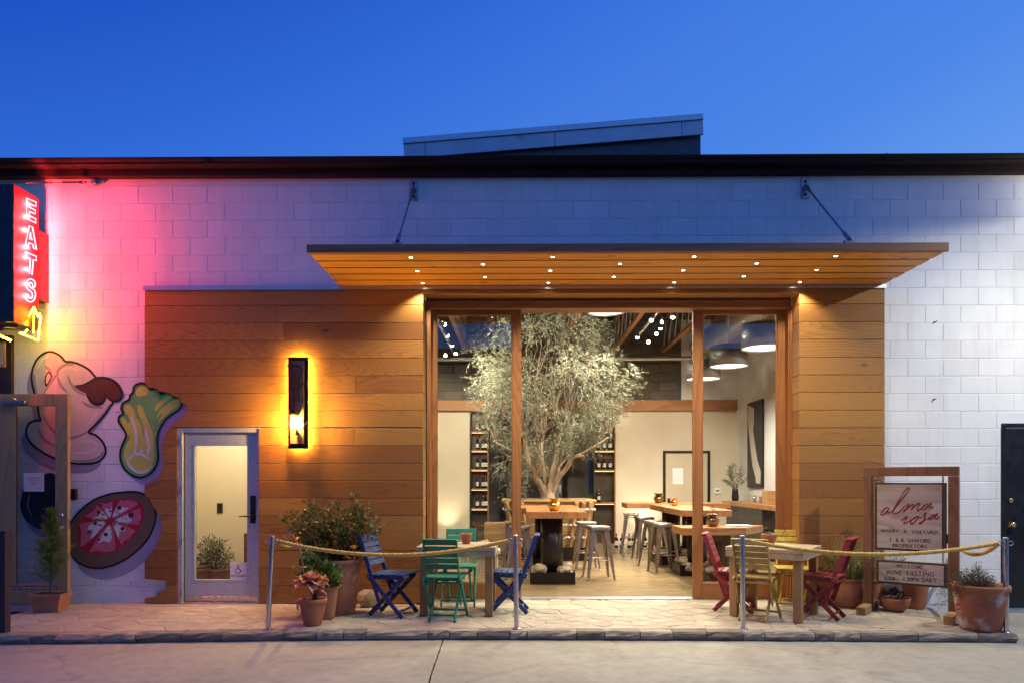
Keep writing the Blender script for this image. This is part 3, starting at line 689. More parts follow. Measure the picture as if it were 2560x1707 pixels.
# ============================================================ CLADDING
halos = [wp(K, shift(sp2(lett), 72, 84)), wp(K, sp2(lett)), wp(PZ, shift(sp2(pizza), 82, 138)), wp(PZ, sp2(pizza)), [(a, b) for a, b in wp(PZ, [(600, 1220), (1265, 1220), (1265, 1335), (600, 1335)])], [(a, b) for a, b in wp(PZ, [(600, 1335), (1165, 1335), (1165, 1415), (600, 1415)])]]
def left_edge(z):
    m = CL
    for poly in halos:
        for i in range(len(poly)):
            a, b = poly[i], poly[(i+1) % len(poly)]
            if (a[1]-z)*(b[1]-z) <= 0 and abs(a[1]-b[1]) > 1e-6:
                m = max(m, a[0]+(b[0]-a[0])*(z-a[1])/(b[1]-a[1]) + .008)
    return m
clad = tag(empty('wood_cladding', (0, 0, 0)), None); clad.parent = bld
BP = .2027; zc0 = W(2050, 892.5, CY).z
rows = []
k0 = math.floor((CT-zc0)/BP)
zz = zc0 + BP*k0
tops = [CT] + [zc0 + BP*(k0-i) for i in range(0, 40) if zc0+BP*(k0-i) > .02] + [.004]
def board(x0, x1, z0, z1, le=False):
    if x1-x0 < .02 or z1-z0 < .012: return
    b = MB(); g_ = .0022; y0, y1 = CY+random.uniform(-.001, .001), -.004
    if le:
        zs = np.linspace(z0+g_, z1-g_, 9); poly = [(min(left_edge(z), x1-.01), z) for z in zs]
        if min(x1-p[0] for p in poly) < .02 and max(x1-p[0] for p in poly) < .03: return
        cx = (poly[0][0]+x1)/2; cz = (z0+z1)/2
        poly = poly + [(x1, z1-g_), (x1, z0+g_)]
        b.prism([(p[0]-cx, p[1]-cz) for p in poly[::-1]], lambda a, c, t: (a, t, c), y1, y0)
        b.build('board', M['clad'], clad, (cx, 0, cz), recalc=True)
    else:
        cx, cz = (x0+x1)/2, (z0+z1)/2
        b.box((0, (y0+y1)/2, 0), (x1-x0-.001, y1-y0, z1-z0-2*g_), None, .0028); b.build('board', M['clad'], clad, (cx, 0, cz))
for z1, z0 in zip(tops, tops[1:]):
    zc = (z0+z1)/2
    if z1 > OT+.004 and z0 < OT:              # row that crosses the head of the opening
        board(CL, OL-.002, z0, z1); board(OR_+.002, CR, z0, z1); board(OL+.001, OR_-.001, OT, z1); continue
    if z0 >= OT: 
        for a, b in ((CL, OL-.3), (OL-.298, 1.1), (1.102, CR)): board(a, b, z0, z1)
        continue
    if zc < DT and z1 < DT+.03:
        board(CL, DL-.002, z0, z1, True); xb = random.choice((None, DR+random.uniform(.7, 1.3)))
        if xb: board(DR+.002, xb, z0, z1); board(xb+.0015, OL-.002, z0, z1)
        else: board(DR+.002, OL-.002, z0, z1)
    elif z0 < DT < z1:
        board(CL, DL-.002, z0, DT, True); board(CL, OL-.002, DT+.003, z1, True); board(DR+.002, OL-.002, z0, DT)
    else:
        xb = random.uniform(-3.2, -1.9); board(CL, xb, z0, z1, True); board(xb+.0015, OL-.002, z0, z1)
    board(OR_+.002, CR, z0, z1)
fl = MB(); fl.box2((CL-.01, CY-.02, CT+.004), (CR+.01, .0, FLT), .004); fl.box2((CL-.01, CY-.022, CT-.01), (CR+.01, CY-.016, FLT-.004)); fl.build('flashing', M['flash'], bld)
# reveals of the big opening, boarded in the same courses
for side in (-1, 1):
    X = OL if side < 0 else OR_
    for z1, z0 in zip(tops, tops[1:]):
        z1 = min(z1, OT)
        if z1-z0 < .012: continue
        b = MB(); b.box((0, 0, 0), (.022, .218, z1-z0-.004), None, .002); b.build('reveal_board', M['clad'], clad, (X-side*.0 + (.011 if side > 0 else -.011)*1.0 - side*.0, .066, (z0+z1)/2))
b = MB(); b.box((0, 0, 0), (OR_-OL-.004, .218, .022), None, .002); b.build('soffit_board', M['clad'], clad, ((OL+OR_)/2, .066, OT+.012))

# ============================================================ SLIDING GLASS DOORS
sd = empty('sliding_glass_doors', (0, 0, 0)); sd.parent = bld
FY0, FY1 = .18, .46
zH0, zH1 = Z0(771, 1280, .2), OT
h = MB(); h.box2((OL, FY0+.02, zH0), (OR_, FY1, zH1+.02), .003); h.box2((OL, FY0, Z0(757, 1280, .2)), (OR_, FY0+.018, zH1-.022), .002); h.build('head_frame', M['frameh'], sd)
jl, jr = X0(1077, .2), X0(1983, .2)
h = MB(); h.box2((OL, FY0+.004, 0), (OL+.012, FY0+.02, zH0)); h.build('jamb_gap', M['blackm'], sd)
h = MB(); h.box2((OR_-.012, FY0+.004, 0), (OR_, FY0+.02, zH0)); h.build('jamb_gap', M['blackm'], sd)
h = MB(); h.box2((OL+.013, FY0, 0), (jl, FY1, zH0-.002), .003); h.build('jamb', M['frame'], sd)
h = MB(); h.box2((jr, FY0, 0), (OR_-.013, FY1, zH0-.002), .003); h.box2((jr-.05, FY0+.04, 0), (jr-.001, FY1, zH0-.002), .003); h.build('jamb', M['frame'], sd)
h = MB(); h.box2((OL, .30, -.002), (OR_, .47, .006)); h.build('threshold', M['flash'], sd)
def panel(u0, u1, g0, g1, PY, v_top, v_gtop, v_gbot):
    t = .055; x0, x1, a0, a1 = X0(u0, PY), X0(u1, PY), X0(g0, PY), X0(g1, PY)
    zt, zg1, zg0 = Z0(v_top, 1280, PY), Z0(v_gtop, 1280, PY), Z0(v_gbot, 1280, PY)
    p = empty('sliding_panel', ((x0+x1)/2, PY, 0)); p.parent = bld; ox = -(x0+x1)/2
    for a, b in ((x0, a0), (a1, x1)):
        h = MB(); h.box2((a+ox, 0, .008), (b+ox, t, zt), .003); h.build('stile', M['frame'], p)
    h = MB(); h.box2((a0+ox, .001, zg1), (a1+ox, t-.001, zt-.002), .003); h.build('top_rail', M['frameh'], p)
    h = MB(); h.box2((a0+ox, .001, .008), (a1+ox, t-.001, zg0), .003); h.build('bottom_rail', M['frameh'], p)
    h = MB()
    for (c0, c1) in (((a0, zg0), (a0+.012, zg1)), ((a1-.012, zg0), (a1, zg1)), ((a0+.012, zg0), (a1-.012, zg0+.012)), ((a0+.012, zg1-.012), (a1-.012, zg1))):
        h.box2((c0[0]+ox, .012, c0[1]), (c1[0]+ox, t-.012, c1[1]))
    h.build('glazing_bead', M['frame'], p)
    h = MB(); h.box2((a0+ox+.002, t/2-.004, zg0+.002), (a1+ox-.002, t/2+.004, zg1-.002)); h.build('glass_pane', M['glass'], p)
    return p
panel(1066, 1303, 1091, 1281, .31, 768, 786, 1457)
rp_ = panel(1733, 1976, 1756, 1944, .33, 768, 785, 1456)
h = MB(); h.box((0, 0, 0), (.012, .02, .05), None, .003); h.build('latch', M['blackm'], rp_, (X0(1735, .33)-(X0(1733, .33)+X0(1976, .33))/2-.006, .012, Z0(1440, 1280, .33)))

# ============================================================ STEEL DOOR
D = Q(430, 1060, .29337)
dr = empty('steel_door', (0, 0, 0)); dr.parent = bld
DY = .02
def dz(y): return W(540, D(0, y)[1], DY).z
def dx(x): return W(D(x, 0)[0], 1300, DY).x
h = MB()
xl0, xl1, xr0, xr1 = DL, dx(88), dx(727), DR
h.box2((xl0, -.03, 0), (xl0+.055, .09, DT-.002), .003); h.box2((xr1-.022, -.03, 0), (xr1, .09, DT-.002), .003); h.box2((xl0+.055, -.03, DT-.055), (xr1-.022, .09, DT-.002), .003)
h.box2((xl0+.055, .0, 0), (xl1-.002, .09, DT-.055), .002); h.build('door_frame', M['galv'], dr)
zt = dz(66); gx0, gx1, gz0, gz1 = dx(195), dx(640), dz(1322), dz(182)
lf = MB()
for a, b in (((xl1, .012), (gx0, zt)), ((gx1, .012), (xr0, zt)), ((gx0, gz1), (gx1, zt)), ((gx0, .012), (gx1, gz0))): lf.box2((a[0], DY, a[1]), (b[0], DY+.045, b[1]))
lf.build('door_leaf', M['galv'], dr)
h = MB(); w_ = .022
for a, b in (((gx0-w_, gz0-w_), (gx1+w_, gz0)), ((gx0-w_, gz1), (gx1+w_, gz1+w_)), ((gx0-w_, gz0), (gx0, gz1)), ((gx1, gz0), (gx1+w_, gz1))): h.box2((a[0], DY-.003, a[1]), (b[0], DY, b[1]))
h.build('glazing_trim', M['galv'], dr)
h = MB()
for i in range(6):
    for z in (gz0-.035, gz1+.035): h.lathe([(.0055, 0), (.0045, .003), (0, .004)], 8, (gx0+(gx1-gx0)*i/5, DY, z), rot=rmat(PI/2))
for i in range(11):
    for x in (gx0-.035, gx1+.035): h.lathe([(.0055, 0), (.0045, .003), (0, .004)], 8, (x, DY, gz0+(gz1-gz0)*i/10), rot=rmat(PI/2))
h.build('rivet', M['blackm'], dr)
h = MB(); h.box2((xl1, DY-.008, .014), (xr0, DY-.001, .075), .002); h.build('kick_plate', M['steel'], dr)
h = MB(); h.box2((DL, -.05, -.001), (DR, .09, .010), .002); h.build('threshold', M['flash'], dr)
h = MB(); h.box2((gx0+.001, DY+.02, gz0+.001), (gx1-.001, DY+.026, gz1-.001)); h.build('glass_pane', glassmat('clear_door_glass', (.97, .97, .95), .7), dr)
h = MB(); h.box2((dx(670), DY-.014, dz(842)), (dx(715), DY-.003, dz(606)), .004); h.build('lock_plate', M['blackm'], dr)
zl = dz(779); h = MB(); h.tube([(dx(690), DY-.01, zl), (dx(690), DY-.055, zl)], .011); h.tube([(dx(690), DY-.055, zl), (dx(650), DY-.06, zl), (dx(586), DY-.05, zl-.002)], [.012, .010, .007]); h.build('lever_handle', M['blackm'], dr)
for zz_ in (dz(150), dz(560), dz(1000), dz(1430)):
    h = MB(); h.tube([(xl0+.045, -.035, zz_-.04), (xl0+.045, -.035, zz_+.04)], .008); h.build('hinge', M['steel'], dr)
nx0, nx1, nz0, nz1 = dx(490), dx(632), dz(1322), dz(1176)
h = MB(); h.box2((nx0, DY+.017, nz0), (nx1, DY+.0195, nz1)); notice = h.build('access_notice', M['white'], dr)

# ============================================================ CANOPY
can = empty('canopy', (0, 0, 0)); can.parent = bld
YF = -1.29; cl, cr = W(766, 620, YF).x, W(2373, 610, YF).x
zb, ztp = 3.672, 3.752
blx, brx = W(843, 716, -.06).x, W(2210, 713, -.06).x
nb = 5; wbd = (abs(YF)-.06-.045)/nb
h = MB(); h.box2((cl, YF, zb-.002), (cr, YF+.04, ztp), .003); h.build('fascia_board', M['fascia_wood'], can)
for i in range(nb):
    y0 = YF+.046+wbd*i; h = MB(); h.box((0, 0, 0), (cr-cl-.03, wbd-.038, .06), None, .003)
    h.build('soffit_board', M['canopy'], can, ((cl+cr)/2+random.uniform(-.01, .01), y0+wbd/2, zb+.030))
for i in range(nb+1):  # added black strips stand in for the shade in the board gaps
    y0 = YF+.046+wbd*i; h = MB(); h.box((0, 0, 0), (cr-cl-.06, .030 if 0 < i < nb else .010, .012), None); h.build('gap_shade_strip', M['blackm'], can, ((cl+cr)/2, y0+(.007 if i == 0 else -.007 if i == nb else 0), zb+.010))
h = MB(); h.box2((cl+.02, YF+.045, zb+.064), (cr-.02, -.065, ztp-.002)); h.build('roof_deck', M['blackm'], can)
for x in np.linspace(cl+.3, cr-.3, 7): pass
dl = MB(); dl.lathe([(.030, 0), (.030, -.004), (.020, -.005), (.019, .001)], 16); dl.lathe([(.0185, -.001), (0, -.001)], 14, mi=1)
dproto = None
spots = [(942, 588, 0), (1270, 587, 0), (1598, 585, 0), (1929, 582, 0), (1109, 605, 1), (1425, 604, 1), (1743, 601, 1), (958, 622, 2), (1264, 621, 2), (1571, 619, 2), (1880, 617, 2), (1114, 637, 3), (1410, 636, 3), (1708, 635, 3), (972, 653, 4), (1259, 653, 4), (1547, 651, 4), (1836, 649, 4)]
for (ud, vd, r_) in spots:
    p = F(ud*1.08844, vd*1.08844, zb); y = YF+.046+wbd*(r_+.5)
    o = dl.build('downlight', [M['steel'], M['led']], can) if dproto is None else inst(dproto, 'downlight', parent=can)
    dproto = dproto or o; o.location = (p.x, y, zb)
    lamp('downlight_lamp', 'SPOT', (p.x, y, zb-.012), P_DOWN*4.2, WARM, None, (0, 0, 0), spot_size=R(122), spot_blend=.55, shadow_soft_size=.018)
for (up, lo) in (((1034.5, 477), (994, 603)), ((2013, 472), (2134, 596))):
    X = W(up[0], up[1], 0).x; zU = W(up[0], up[1], 0).z
    h = MB(); h.box((X, -.006, zU), (.098, .012, .232), None, .002); h.build('wall_plate', M['eye'], can)
    h = MB()
    for dz_ in (-.075, 0.075, .0): h.lathe([(.016, 0), (.016, .010), (.008, .014), (0, .014)], 6, (X, -.012, zU+dz_), rot=rmat(PI/2))
    h.build('bolt', M['browndk'], can)
    lx, ly = X, -1.12
    h = MB(); h.box2((lx-.045, ly-.03, ztp-.002), (lx+.045, ly+.03, ztp+.012), .002); h.box2((lx-.05, ly+.01, ztp), (lx-.04, ly+.03, ztp+.085)); h.box2((lx-.042, ly+.0, ztp), (lx+.042, ly+.012, ztp+.075), .002); h.build('deck_bracket', M['eye'], can)
    a, b = Vector((X, -.035, zU+.005)), Vector((lx, ly+.02, ztp+.10)); d = (b-a).normalized()
    h = MB(); h.tube([a, b], .011); h.build('tie_rod', M['eye'], can)
    h = MB(); h.tube([a-d*.03, a+d*.10], .022, 8); h.tube([b-d*.13, b+d*.03], .022, 8); h.tube([Vector((X-.03, -.03, zU)), Vector((X+.03, -.03, zU))], .012, 8); h.build('clevis', M['eye'], can)

# ============================================================ NEIGHBOUR AND SIDE DOORS
nb_ = empty('neighbour_storefront', (0, 0, 0), label='rusty brown steel shop front beside the oak door', cat='shop front')
xn = X0(33, -.02); h = MB(); h.box2((-7.2, -.05, 0), (xn, -.003, W(10, 838, -.05).z), .003); h.build('steel_panel', M['browndk'], nb_)
h = MB()
for z in np.arange(.2, 2.9, .15): h.lathe([(.008, 0), (.006, .005), (0, .006)], 8, (xn-.03, -.05, z), rot=rmat(PI/2))
h.build('rivet', M['blackm'], nb_)
bz0, bz1 = W(8, 917, -.06).z, W(8, 855, -.06).z
h = MB(); h.box2((X0(-40, -.06), -.075, bz0), (X0(14, -.06), -.052, bz1), .002); fr_ = h.build('picture_frame', M['olddoor'], nb_)
h = MB(); h.box2((X0(-36, -.06), -.077, bz0+.03), (X0(11, -.06), -.0755, bz1-.03)); h.build('picture', M['greyw'], nb_)
bd_ = empty('black_door', (BL, 0, 0)); bd_.parent = bld
h = MB(); h.box2((.0, -.012, ST+.03), (.05, .15, BT-.002), .003); h.box2((.05, -.012, BT-.05), (1.3, .15, BT-.002), .003); h.build('door_frame', M['blackdoor'], bd_)
h = MB(); h.box2((.052, .01, ST+.04), (1.05, .06, BT-.052), .002); h.build('door_leaf', M['blackdoor'], bd_)
for v in (1250, 1310):
    z = W(2520, v, 0).z; h = MB(); h.lathe([(.030, 0), (.030, .008), (.012, .012), (.012, .03), (.026, .036), (.032, .05), (.026, .062), (0, .066)] if v > 1300 else [(.028, 0), (.028, .012), (.022, .018), (0, .02)], 16, (.115, .01, z), rot=rmat(PI/2)); h.build('door_knob' if v > 1300 else 'deadbolt', M['brass'], bd_)
h = MB(); h.box2((.0, -.05, ST+.002), (1.3, .15, ST+.03), .003); h.build('threshold', M['flash'], bd_)

# ============================================================ INTERIOR
RX0, RX1, BYW = -2.95, 4.86, 7.8
f_ = MB(); f_.box2((RX0-.1, .462, -.05), (RX1+.1, 12, 0)); tag(f_.build('floor', M['floor']), kind='structure')
AX0, AX1 = X0(1174, BYW), X0(1539, BYW)
zB0, zB1 = Z0(1027, 1280, BYW), Z0(1000.5, 1280, BYW)
iw = MB(); iw.box2((RX0, BYW, 0), (AX0, BYW+.2, zB0)); iw.box2((AX1, BYW, 0), (RX1, BYW+.2, zB0)); iw.box2((AX0, BYW, 2.95), (AX1, BYW+.2, zB0)); tag(iw.build('inside_back_wall', M['cream']), kind='structure')
iw = MB(); iw.box2((RX0-.1, .2, 0), (RX0, 12, 5)); tag(iw.build('inside_party_wall', M['cream']), kind='structure')
iw = MB(); iw.box2((RX1, .2, 0), (RX1+.1, 12, 5)); iw.box2((X0(1703, BYW), BYW-.02, zB1), (RX1, BYW, 5)); tag(iw.build('inside_white_wall', M['whitew']), kind='structure')
iw = MB(); iw.box2((RX0, .202, OT+.03), (RX1, .22, 5)); iw.box2((OR_+.03, .202, 0), (RX1, .22, OT+.03)); iw.box2((RX0, .202, 0), (OL-.03, .22, OT+.03)); tag(iw.build('inside_front_wall', M['greyw']), kind='structure')
iw = MB(); iw.box2((RX0, 11.4, 0), (RX1, 11.5, 5)); iw.box2((AX0-.9, BYW+.2, 0), (AX0-.8, 11.4, 3)); iw.box2((AX1+.0, BYW+.2, 0), (AX1+.1, 11.4, 3)); iw.box2((AX0-.9, BYW+.2, 2.95), (AX1+.1, 11.4, 3.0)); tag(iw.build('alcove_wall', M['greyw']), kind='structure')
ub = MB(); ub.box2((RX0, BYW+.03, zB1), (X0(1703, BYW), BYW+.2, 5)); ubw = tag(ub.build('upper_block_wall', M['rooftop']), kind='structure')
ubp = None; bw2, bh2 = .42, .205
for r_ in range(9):
    for c_ in range(20):
        x = RX0+.2+bw2*(c_+(.5 if r_ % 2 else 0)); z = zB1+.11+bh2*r_
        if x > X0(1703, BYW)-.22 or z > 4.7: continue
        if ubp is None: b = MB(); b.box((0, 0, 0), (bw2-.014, .05, bh2-.014), None, .004); ubp = b.build('block', M['darkblock'], ubw, (x, BYW+.02, z))
        else: inst(ubp, 'block', (x, BYW+.02+random.uniform(-.002, .002), z), parent=ubw)
cl_ = MB(); cl_.box2((RX0, .22, 5.0), (RX1, 12, 5.036)); tag(cl_.build('ceiling', M['ceil']), kind='structure')
b = MB(); b.box((0, 0, 0), (RX1-RX0-.02, .10, zB1-zB0), None, .005); tag(b.build('wood_beam', M['beam'], None, ((RX0+RX1)/2, BYW-.055, (zB0+zB1)/2)), 'long fir beam across the cream wall above the interior door', 'beam')
# hall behind the steel door
HX0, HX1 = -4.75, -3.02
hw = MB(); hw.box2((HX0, 1.75, 0), (HX1, 1.85, 2.7)); hw.box2((HX0-.1, .2, 0), (HX0, 1.85, 2.7)); hw.box2((HX1, .225, 0), (HX1+.06, 1.85, 2.7)); hw.box2((HX0, .2, 2.7), (HX1, 1.85, 2.75)); tag(hw.build('hall_wall', M['hallw']), kind='structure')
hw = MB(); hw.box2((HX0, .09, -.05), (HX1, 1.85, .002)); tag(hw.build('hall_floor', M['floor']), kind='structure')
lamp('hall_lamp', 'AREA', ((HX0+HX1)/2+.1, 1.0, 2.66), P_HALL, (1, .84, .60), None, (0, 0, 0), size=.5)
# dark building over the road (seen mirrored in the glass)
ob = empty('building_across_the_road', (0, -21, 0), label='dark low building on the far side of the road, mirrored in the panes', cat='building')
h = MB(); h.box2((-26, -8, ST), (24, 0, 6.6)); h.build('wall', M['rooftop'], ob)
h = MB(); h.box2((-26.2, -8.2, 6.6), (24.2, .25, 6.85)); h.build('roof_edge', M['roof_brown'], ob)
for x in np.arange(-22, 21, 5.5):
    h = MB(); h.box2((x, .0, .9), (x+2.4, .05, 2.9)); h.build('window', M['blackm'], ob)
# ============================================================ WRITING
def arc(cx, cy_, rx, ry, a0, a1, n=9): return [(cx+rx*math.cos(R(a0+(a1-a0)*i/(n-1))), cy_+ry*math.sin(R(a0+(a1-a0)*i/(n-1)))) for i in range(n)]
# each glyph: width, strokes (points, heavy?), feet where a serif sits
GL = {
 'A': (.78, [([(0, 0), (.37, 1)], 0), ([(.37, 1), (.76, 0)], 1), ([(.15, .36), (.60, .36)], 0)], [(.0, 0), (.76, 0)]),
 'C': (.78, [(arc(.42, .5, .38, .5, 48, 312, 14), 1)], []),
 'B': (.62, [([(.10, 0), (.10, 1)], 1), ([(.10, 1)]+arc(.30, .76, .22, .24, 90, -90)+[(.10, .52)], 1), ([(.10, .52)]+arc(.32, .26, .26, .26, 90, -90)+[(.10, 0)], 1)], [(.04, 0), (.04, 1)]),
 'D': (.80, [([(.10, 0), (.10, 1)], 1), ([(.10, 1), (.30, 1)]+arc(.34, .5, .40, .5, 90, -90, 11)+[(.10, 0)], 1)], [(.06, 0), (.06, 1)]),
 'E': (.58, [([(.10, 0), (.10, 1)], 1), ([(.10, 1), (.54, 1)], 0), ([(.10, .52), (.44, .52)], 0), ([(.10, 0), (.56, 0)], 0)], [(.06, 0), (.06, 1)]),
 'F': (.54, [([(.10, 0), (.10, 1)], 1), ([(.10, 1), (.52, 1)], 0), ([(.10, .52), (.42, .52)], 0)], [(.10, 0), (.06, 1)]),
 'G': (.82, [(arc(.42, .5, .38, .5, 48, 318, 14), 1), ([(.70, .42), (.70, .12)], 1)], [(.70, .42)]),
 'H': (.82, [([(.10, 0), (.10, 1)], 1), ([(.70, 0), (.70, 1)], 1), ([(.10, .52), (.70, .52)], 0)], [(.10, 0), (.10, 1), (.70, 0), (.70, 1)]),
 'I': (.26, [([(.12, 0), (.12, 1)], 1)], [(.12, 0), (.12, 1)]),
 'K': (.72, [([(.10, 0), (.10, 1)], 1), ([(.60, 1), (.14, .48)], 0), ([(.26, .58), (.68, 0)], 1)], [(.10, 0), (.10, 1), (.60, 1), (.66, 0)]),
 'L': (.56, [([(.10, 0), (.10, 1)], 1), ([(.10, 0), (.54, 0)], 0)], [(.10, 1), (.06, 0)]),
 'M': (.96, [([(.10, 0), (.14, 1)], 0), ([(.14, 1), (.48, .06)], 1), ([(.48, .06), (.80, 1)], 0), ([(.80, 1), (.85, 0)], 1)], [(.10, 0), (.85, 0)]),
 'N': (.84, [([(.10, 0), (.10, 1)], 0), ([(.10, 1), (.72, 0)], 1), ([(.72, 0), (.72, 1)], 0)], [(.10, 0), (.10, 1), (.72, 1)]),
 'O': (.88, [(arc(.43, .5, .38, .5, 0, 360, 20), 1)], []),
 'P': (.60, [([(.10, 0), (.10, 1)], 1), ([(.10, 1)]+arc(.30, .74, .26, .26, 90, -90)+[(.10, .48)], 1)], [(.10, 0), (.06, 1)]),
 'R': (.70, [([(.10, 0), (.10, 1)], 1), ([(.10, 1)]+arc(.30, .75, .25, .25, 90, -90)+[(.10, .5)], 1), ([(.30, .5), (.66, 0)], 1)], [(.10, 0), (.06, 1), (.66, 0)]),
 'S': (.58, [(arc(.29, .75, .22, .25, 40, 270, 9)+arc(.29, .25, .24, .25, 90, -140, 9), 1)], []),
 'T': (.70, [([(.34, 0), (.34, 1)], 1), ([(.02, 1), (.66, 1)], 0)], [(.34, 0)]),
 'U': (.80, [([(.10, 1), (.10, .34)]+arc(.40, .32, .30, .32, 180, 360, 9)+[(.70, 1)], 1)], [(.10, 1), (.70, 1)]),
 'V': (.76, [([(.02, 1), (.38, 0)], 1), ([(.38, 0), (.74, 1)], 0)], [(.02, 1), (.74, 1)]),
 'W': (1.08, [([(.02, 1), (.30, 0)], 1), ([(.30, 0), (.54, 1)], 0), ([(.54, 1), (.80, 0)], 1), ([(.80, 0), (1.05, 1)], 0)], [(.02, 1), (1.05, 1)]),
 'Y': (.74, [([(.02, 1), (.36, .48)], 1), ([(.36, .48), (.70, 1)], 0), ([(.36, .48), (.36, 0)], 1)], [(.02, 1), (.70, 1), (.36, 0)]),
 '&': (.86, [([(.82, .48), (.58, .08), (.30, .0), (.10, .16), (.14, .40), (.46, .66), (.46, .90), (.30, 1.0), (.18, .86), (.26, .62), (.80, 0)], 1)], []),
 '.': (.22, [([(.06, .0), (.06, .10)], 1)], []), ':': (.26, [([(.10, .10), (.10, .22)], 1), ([(.10, .58), (.10, .70)], 1)], []),
 '-': (.60, [([(.05, .42), (.55, .42)], 0)], []), ' ': (.40, [], []),
 '0': (.60, [(arc(.30, .5, .25, .5, 0, 360, 16), 1)], []), '1': (.34, [([(.02, .82), (.18, 1), (.18, 0)], 1)], [(.18, 0)]), '2': (.56, [(arc(.26, .74, .22, .26, 160, -30, 8)+[(.04, 0), (.52, 0)], 1)], []),
 '3': (.56, [(arc(.24, .76, .21, .24, 150, -90, 8)+arc(.24, .27, .26, .27, 90, -150, 9), 1)], []), '4': (.62, [([(.44, 0), (.44, 1), (.02, .28), (.60, .28)], 1)], []),
}
def text_width(s, gap=.14): return sum(GL[c][0]+gap for c in s)-gap
def write(mb, s, fn, x0, y0, x1, y1, h0, h1=None, serif=True, heavy=.15, thin=.07, t=0.0, gap=.14):
    """fn(a,b,t)->3D in a flat (a right, b up) space; text runs from (x0,y0) to (x1,y1), cap height h0..h1"""
    h1 = h1 or h0; w = text_width(s, gap); cur = 0
    def mp(gx, gy):
        f = gx/w; hh = h0+(h1-h0)*f; return (x0+(x1-x0)*f, y0+(y1-y0)*f+gy*hh)
    for c in s:
        gw, st, ft = GL[c]
        hh = h0+(h1-h0)*cur/w
        for pts, hv in st:
            if len(pts) > 2 and c in 'CGSUO0&': wd = [hh*(thin+(heavy-thin)*abs((pts[min(i+1, len(pts)-1)][1]-pts[max(i-1, 0)][1]))/(1e-6+math.hypot(pts[min(i+1, len(pts)-1)][0]-pts[max(i-1, 0)][0], pts[min(i+1, len(pts)-1)][1]-pts[max(i-1, 0)][1]))) for i in range(len(pts))] if serif else hh*heavy
            else: wd = hh*(heavy if hv or not serif else thin)
            mb.ribbon([mp(cur+px, py) for px, py in pts], wd, fn, t=t)
        if serif:
            for px, py in ft: mb.ribbon([mp(cur+px-.13, py+(.03 if py < .5 else -.03)), mp(cur+px+.13, py+(.03 if py < .5 else -.03))], hh*.07, fn, t=t+.0001)
        cur += gw+gap
def planehit(u, v, P0, n): d = ray(u, v); return ORI + d*((P0-ORI).dot(n)/d.dot(n))

# accessible notice
b = MB(); fn = lambda a, c, t: (a, DY+.0165-t, c); cxn = (nx0+nx1)/2; s_ = (nx1-nx0)
write(b, 'ACCESSIBLE', fn, nx0+s_*.06, nz0+s_*.17, nx1-s_*.06, nz0+s_*.17, s_*.115, serif=False, heavy=.22, gap=.2)
def ip(x, y): return (nx0+s_*x, nz0+s_*y)
hd = [ip(.47+.045*math.cos(t), .83+.045*math.sin(t)) for t in np.linspace(0, 2*PI, 14)[:-1]]; b.face([fn(a, c, 0) for a, c in hd])
b.ribbon([ip(.47, .77), ip(.485, .60), ip(.60, .60), ip(.66, .46), ip(.71, .48)], s_*.055, fn); b.ribbon([ip(.475, .69), ip(.59, .69)], s_*.045, fn)
b.ribbon([ip(.47+.155*math.cos(R(t)), .53+.155*math.sin(R(t))) for t in np.linspace(118, 345, 16)], s_*.04, fn)
o = b.build('notice_print', M['letter'], None); o.parent = dr
# faint lettering on the stepped white blocks
PTf = paintmat('faint_grey_paint', (.67, .65, .69))
b = MB(); fw_ = onwall(.001)
(a0, c0), (a1, c1) = wp(PZ, [(790, 1312), (1240, 1312)]); write(b, 'TECHNI', fw_, a0, c0, a1, c1, .068, serif=False, heavy=.2)
(a0, c0), (a1, c1) = wp(PZ, [(900, 1405), (1150, 1405)]); write(b, '2014', fw_, a0, c0, a1, c1, .062, serif=False, heavy=.2)
tag(b.build('painted_signature', PTf), 'faint painted lettering on the stepped white blocks under the pizza', 'lettering')

# ============================================================ NEON SIGN
NZ = Q(0, 380, .30612)
XS = -5.49; ns = empty('neon_sign', (0, 0, 0), label='red neon EATS sign with a yellow arrow on a black cabinet', cat='neon sign')
p0, p1 = XP(*NZ(113, 262), XS), XP(*NZ(315, 388), XS); pb = XP(*NZ(140, 1400), XS)
yN, yF, zT, zBt = p0.y, p1.y, p0.z, pb.z
h = MB(); h.box2((XS-1.1, yN, zBt), (XS-.006, yF, zT), .004); h.build('cabinet', M['signblack'], ns)
zS = XP(*NZ(275, 1255), XS).z
h = MB(); h.prism([(yN, zBt), (yN+.10, zBt), (yF-.06, zS-.12), (yF, zS), (yF, zT-.01), (yN, zT)], lambda a, c, t: (t, a, c), XS-.006, XS); h.build('side_face', M['signred'], ns, recalc=True)
h = MB(); h.box2((XS-.3, yF, zT-1.15), (XS-.02, -.0, zT-.35)); h.build('wall_mount', M['signblack'], ns)
XT = XS+.045
def neon(name, pts, mat, closed=True, r=.0056, X=XT, n=None):
    P = [XP(*NZ(*p), X) for p in pts]
    b = MB(); b.tube(P, r, 6, closed); b.build(name, mat, ns)
    return P
Eo = [(220, 380), (295, 412), (293, 446), (245, 428), (243, 456), (290, 478), (288, 508), (240, 490), (238, 522), (292, 548), (292, 582), (215, 545)]
Ao = [(240, 605), (265, 615), (298, 800), (275, 790), (268, 757), (237, 744), (228, 772), (207, 760)]; Ai = [(250, 662), (262, 722), (241, 714)]
To = [(207, 818), (297, 855), (295, 890), (272, 880), (262, 1003), (240, 995), (248, 872), (210, 855)]
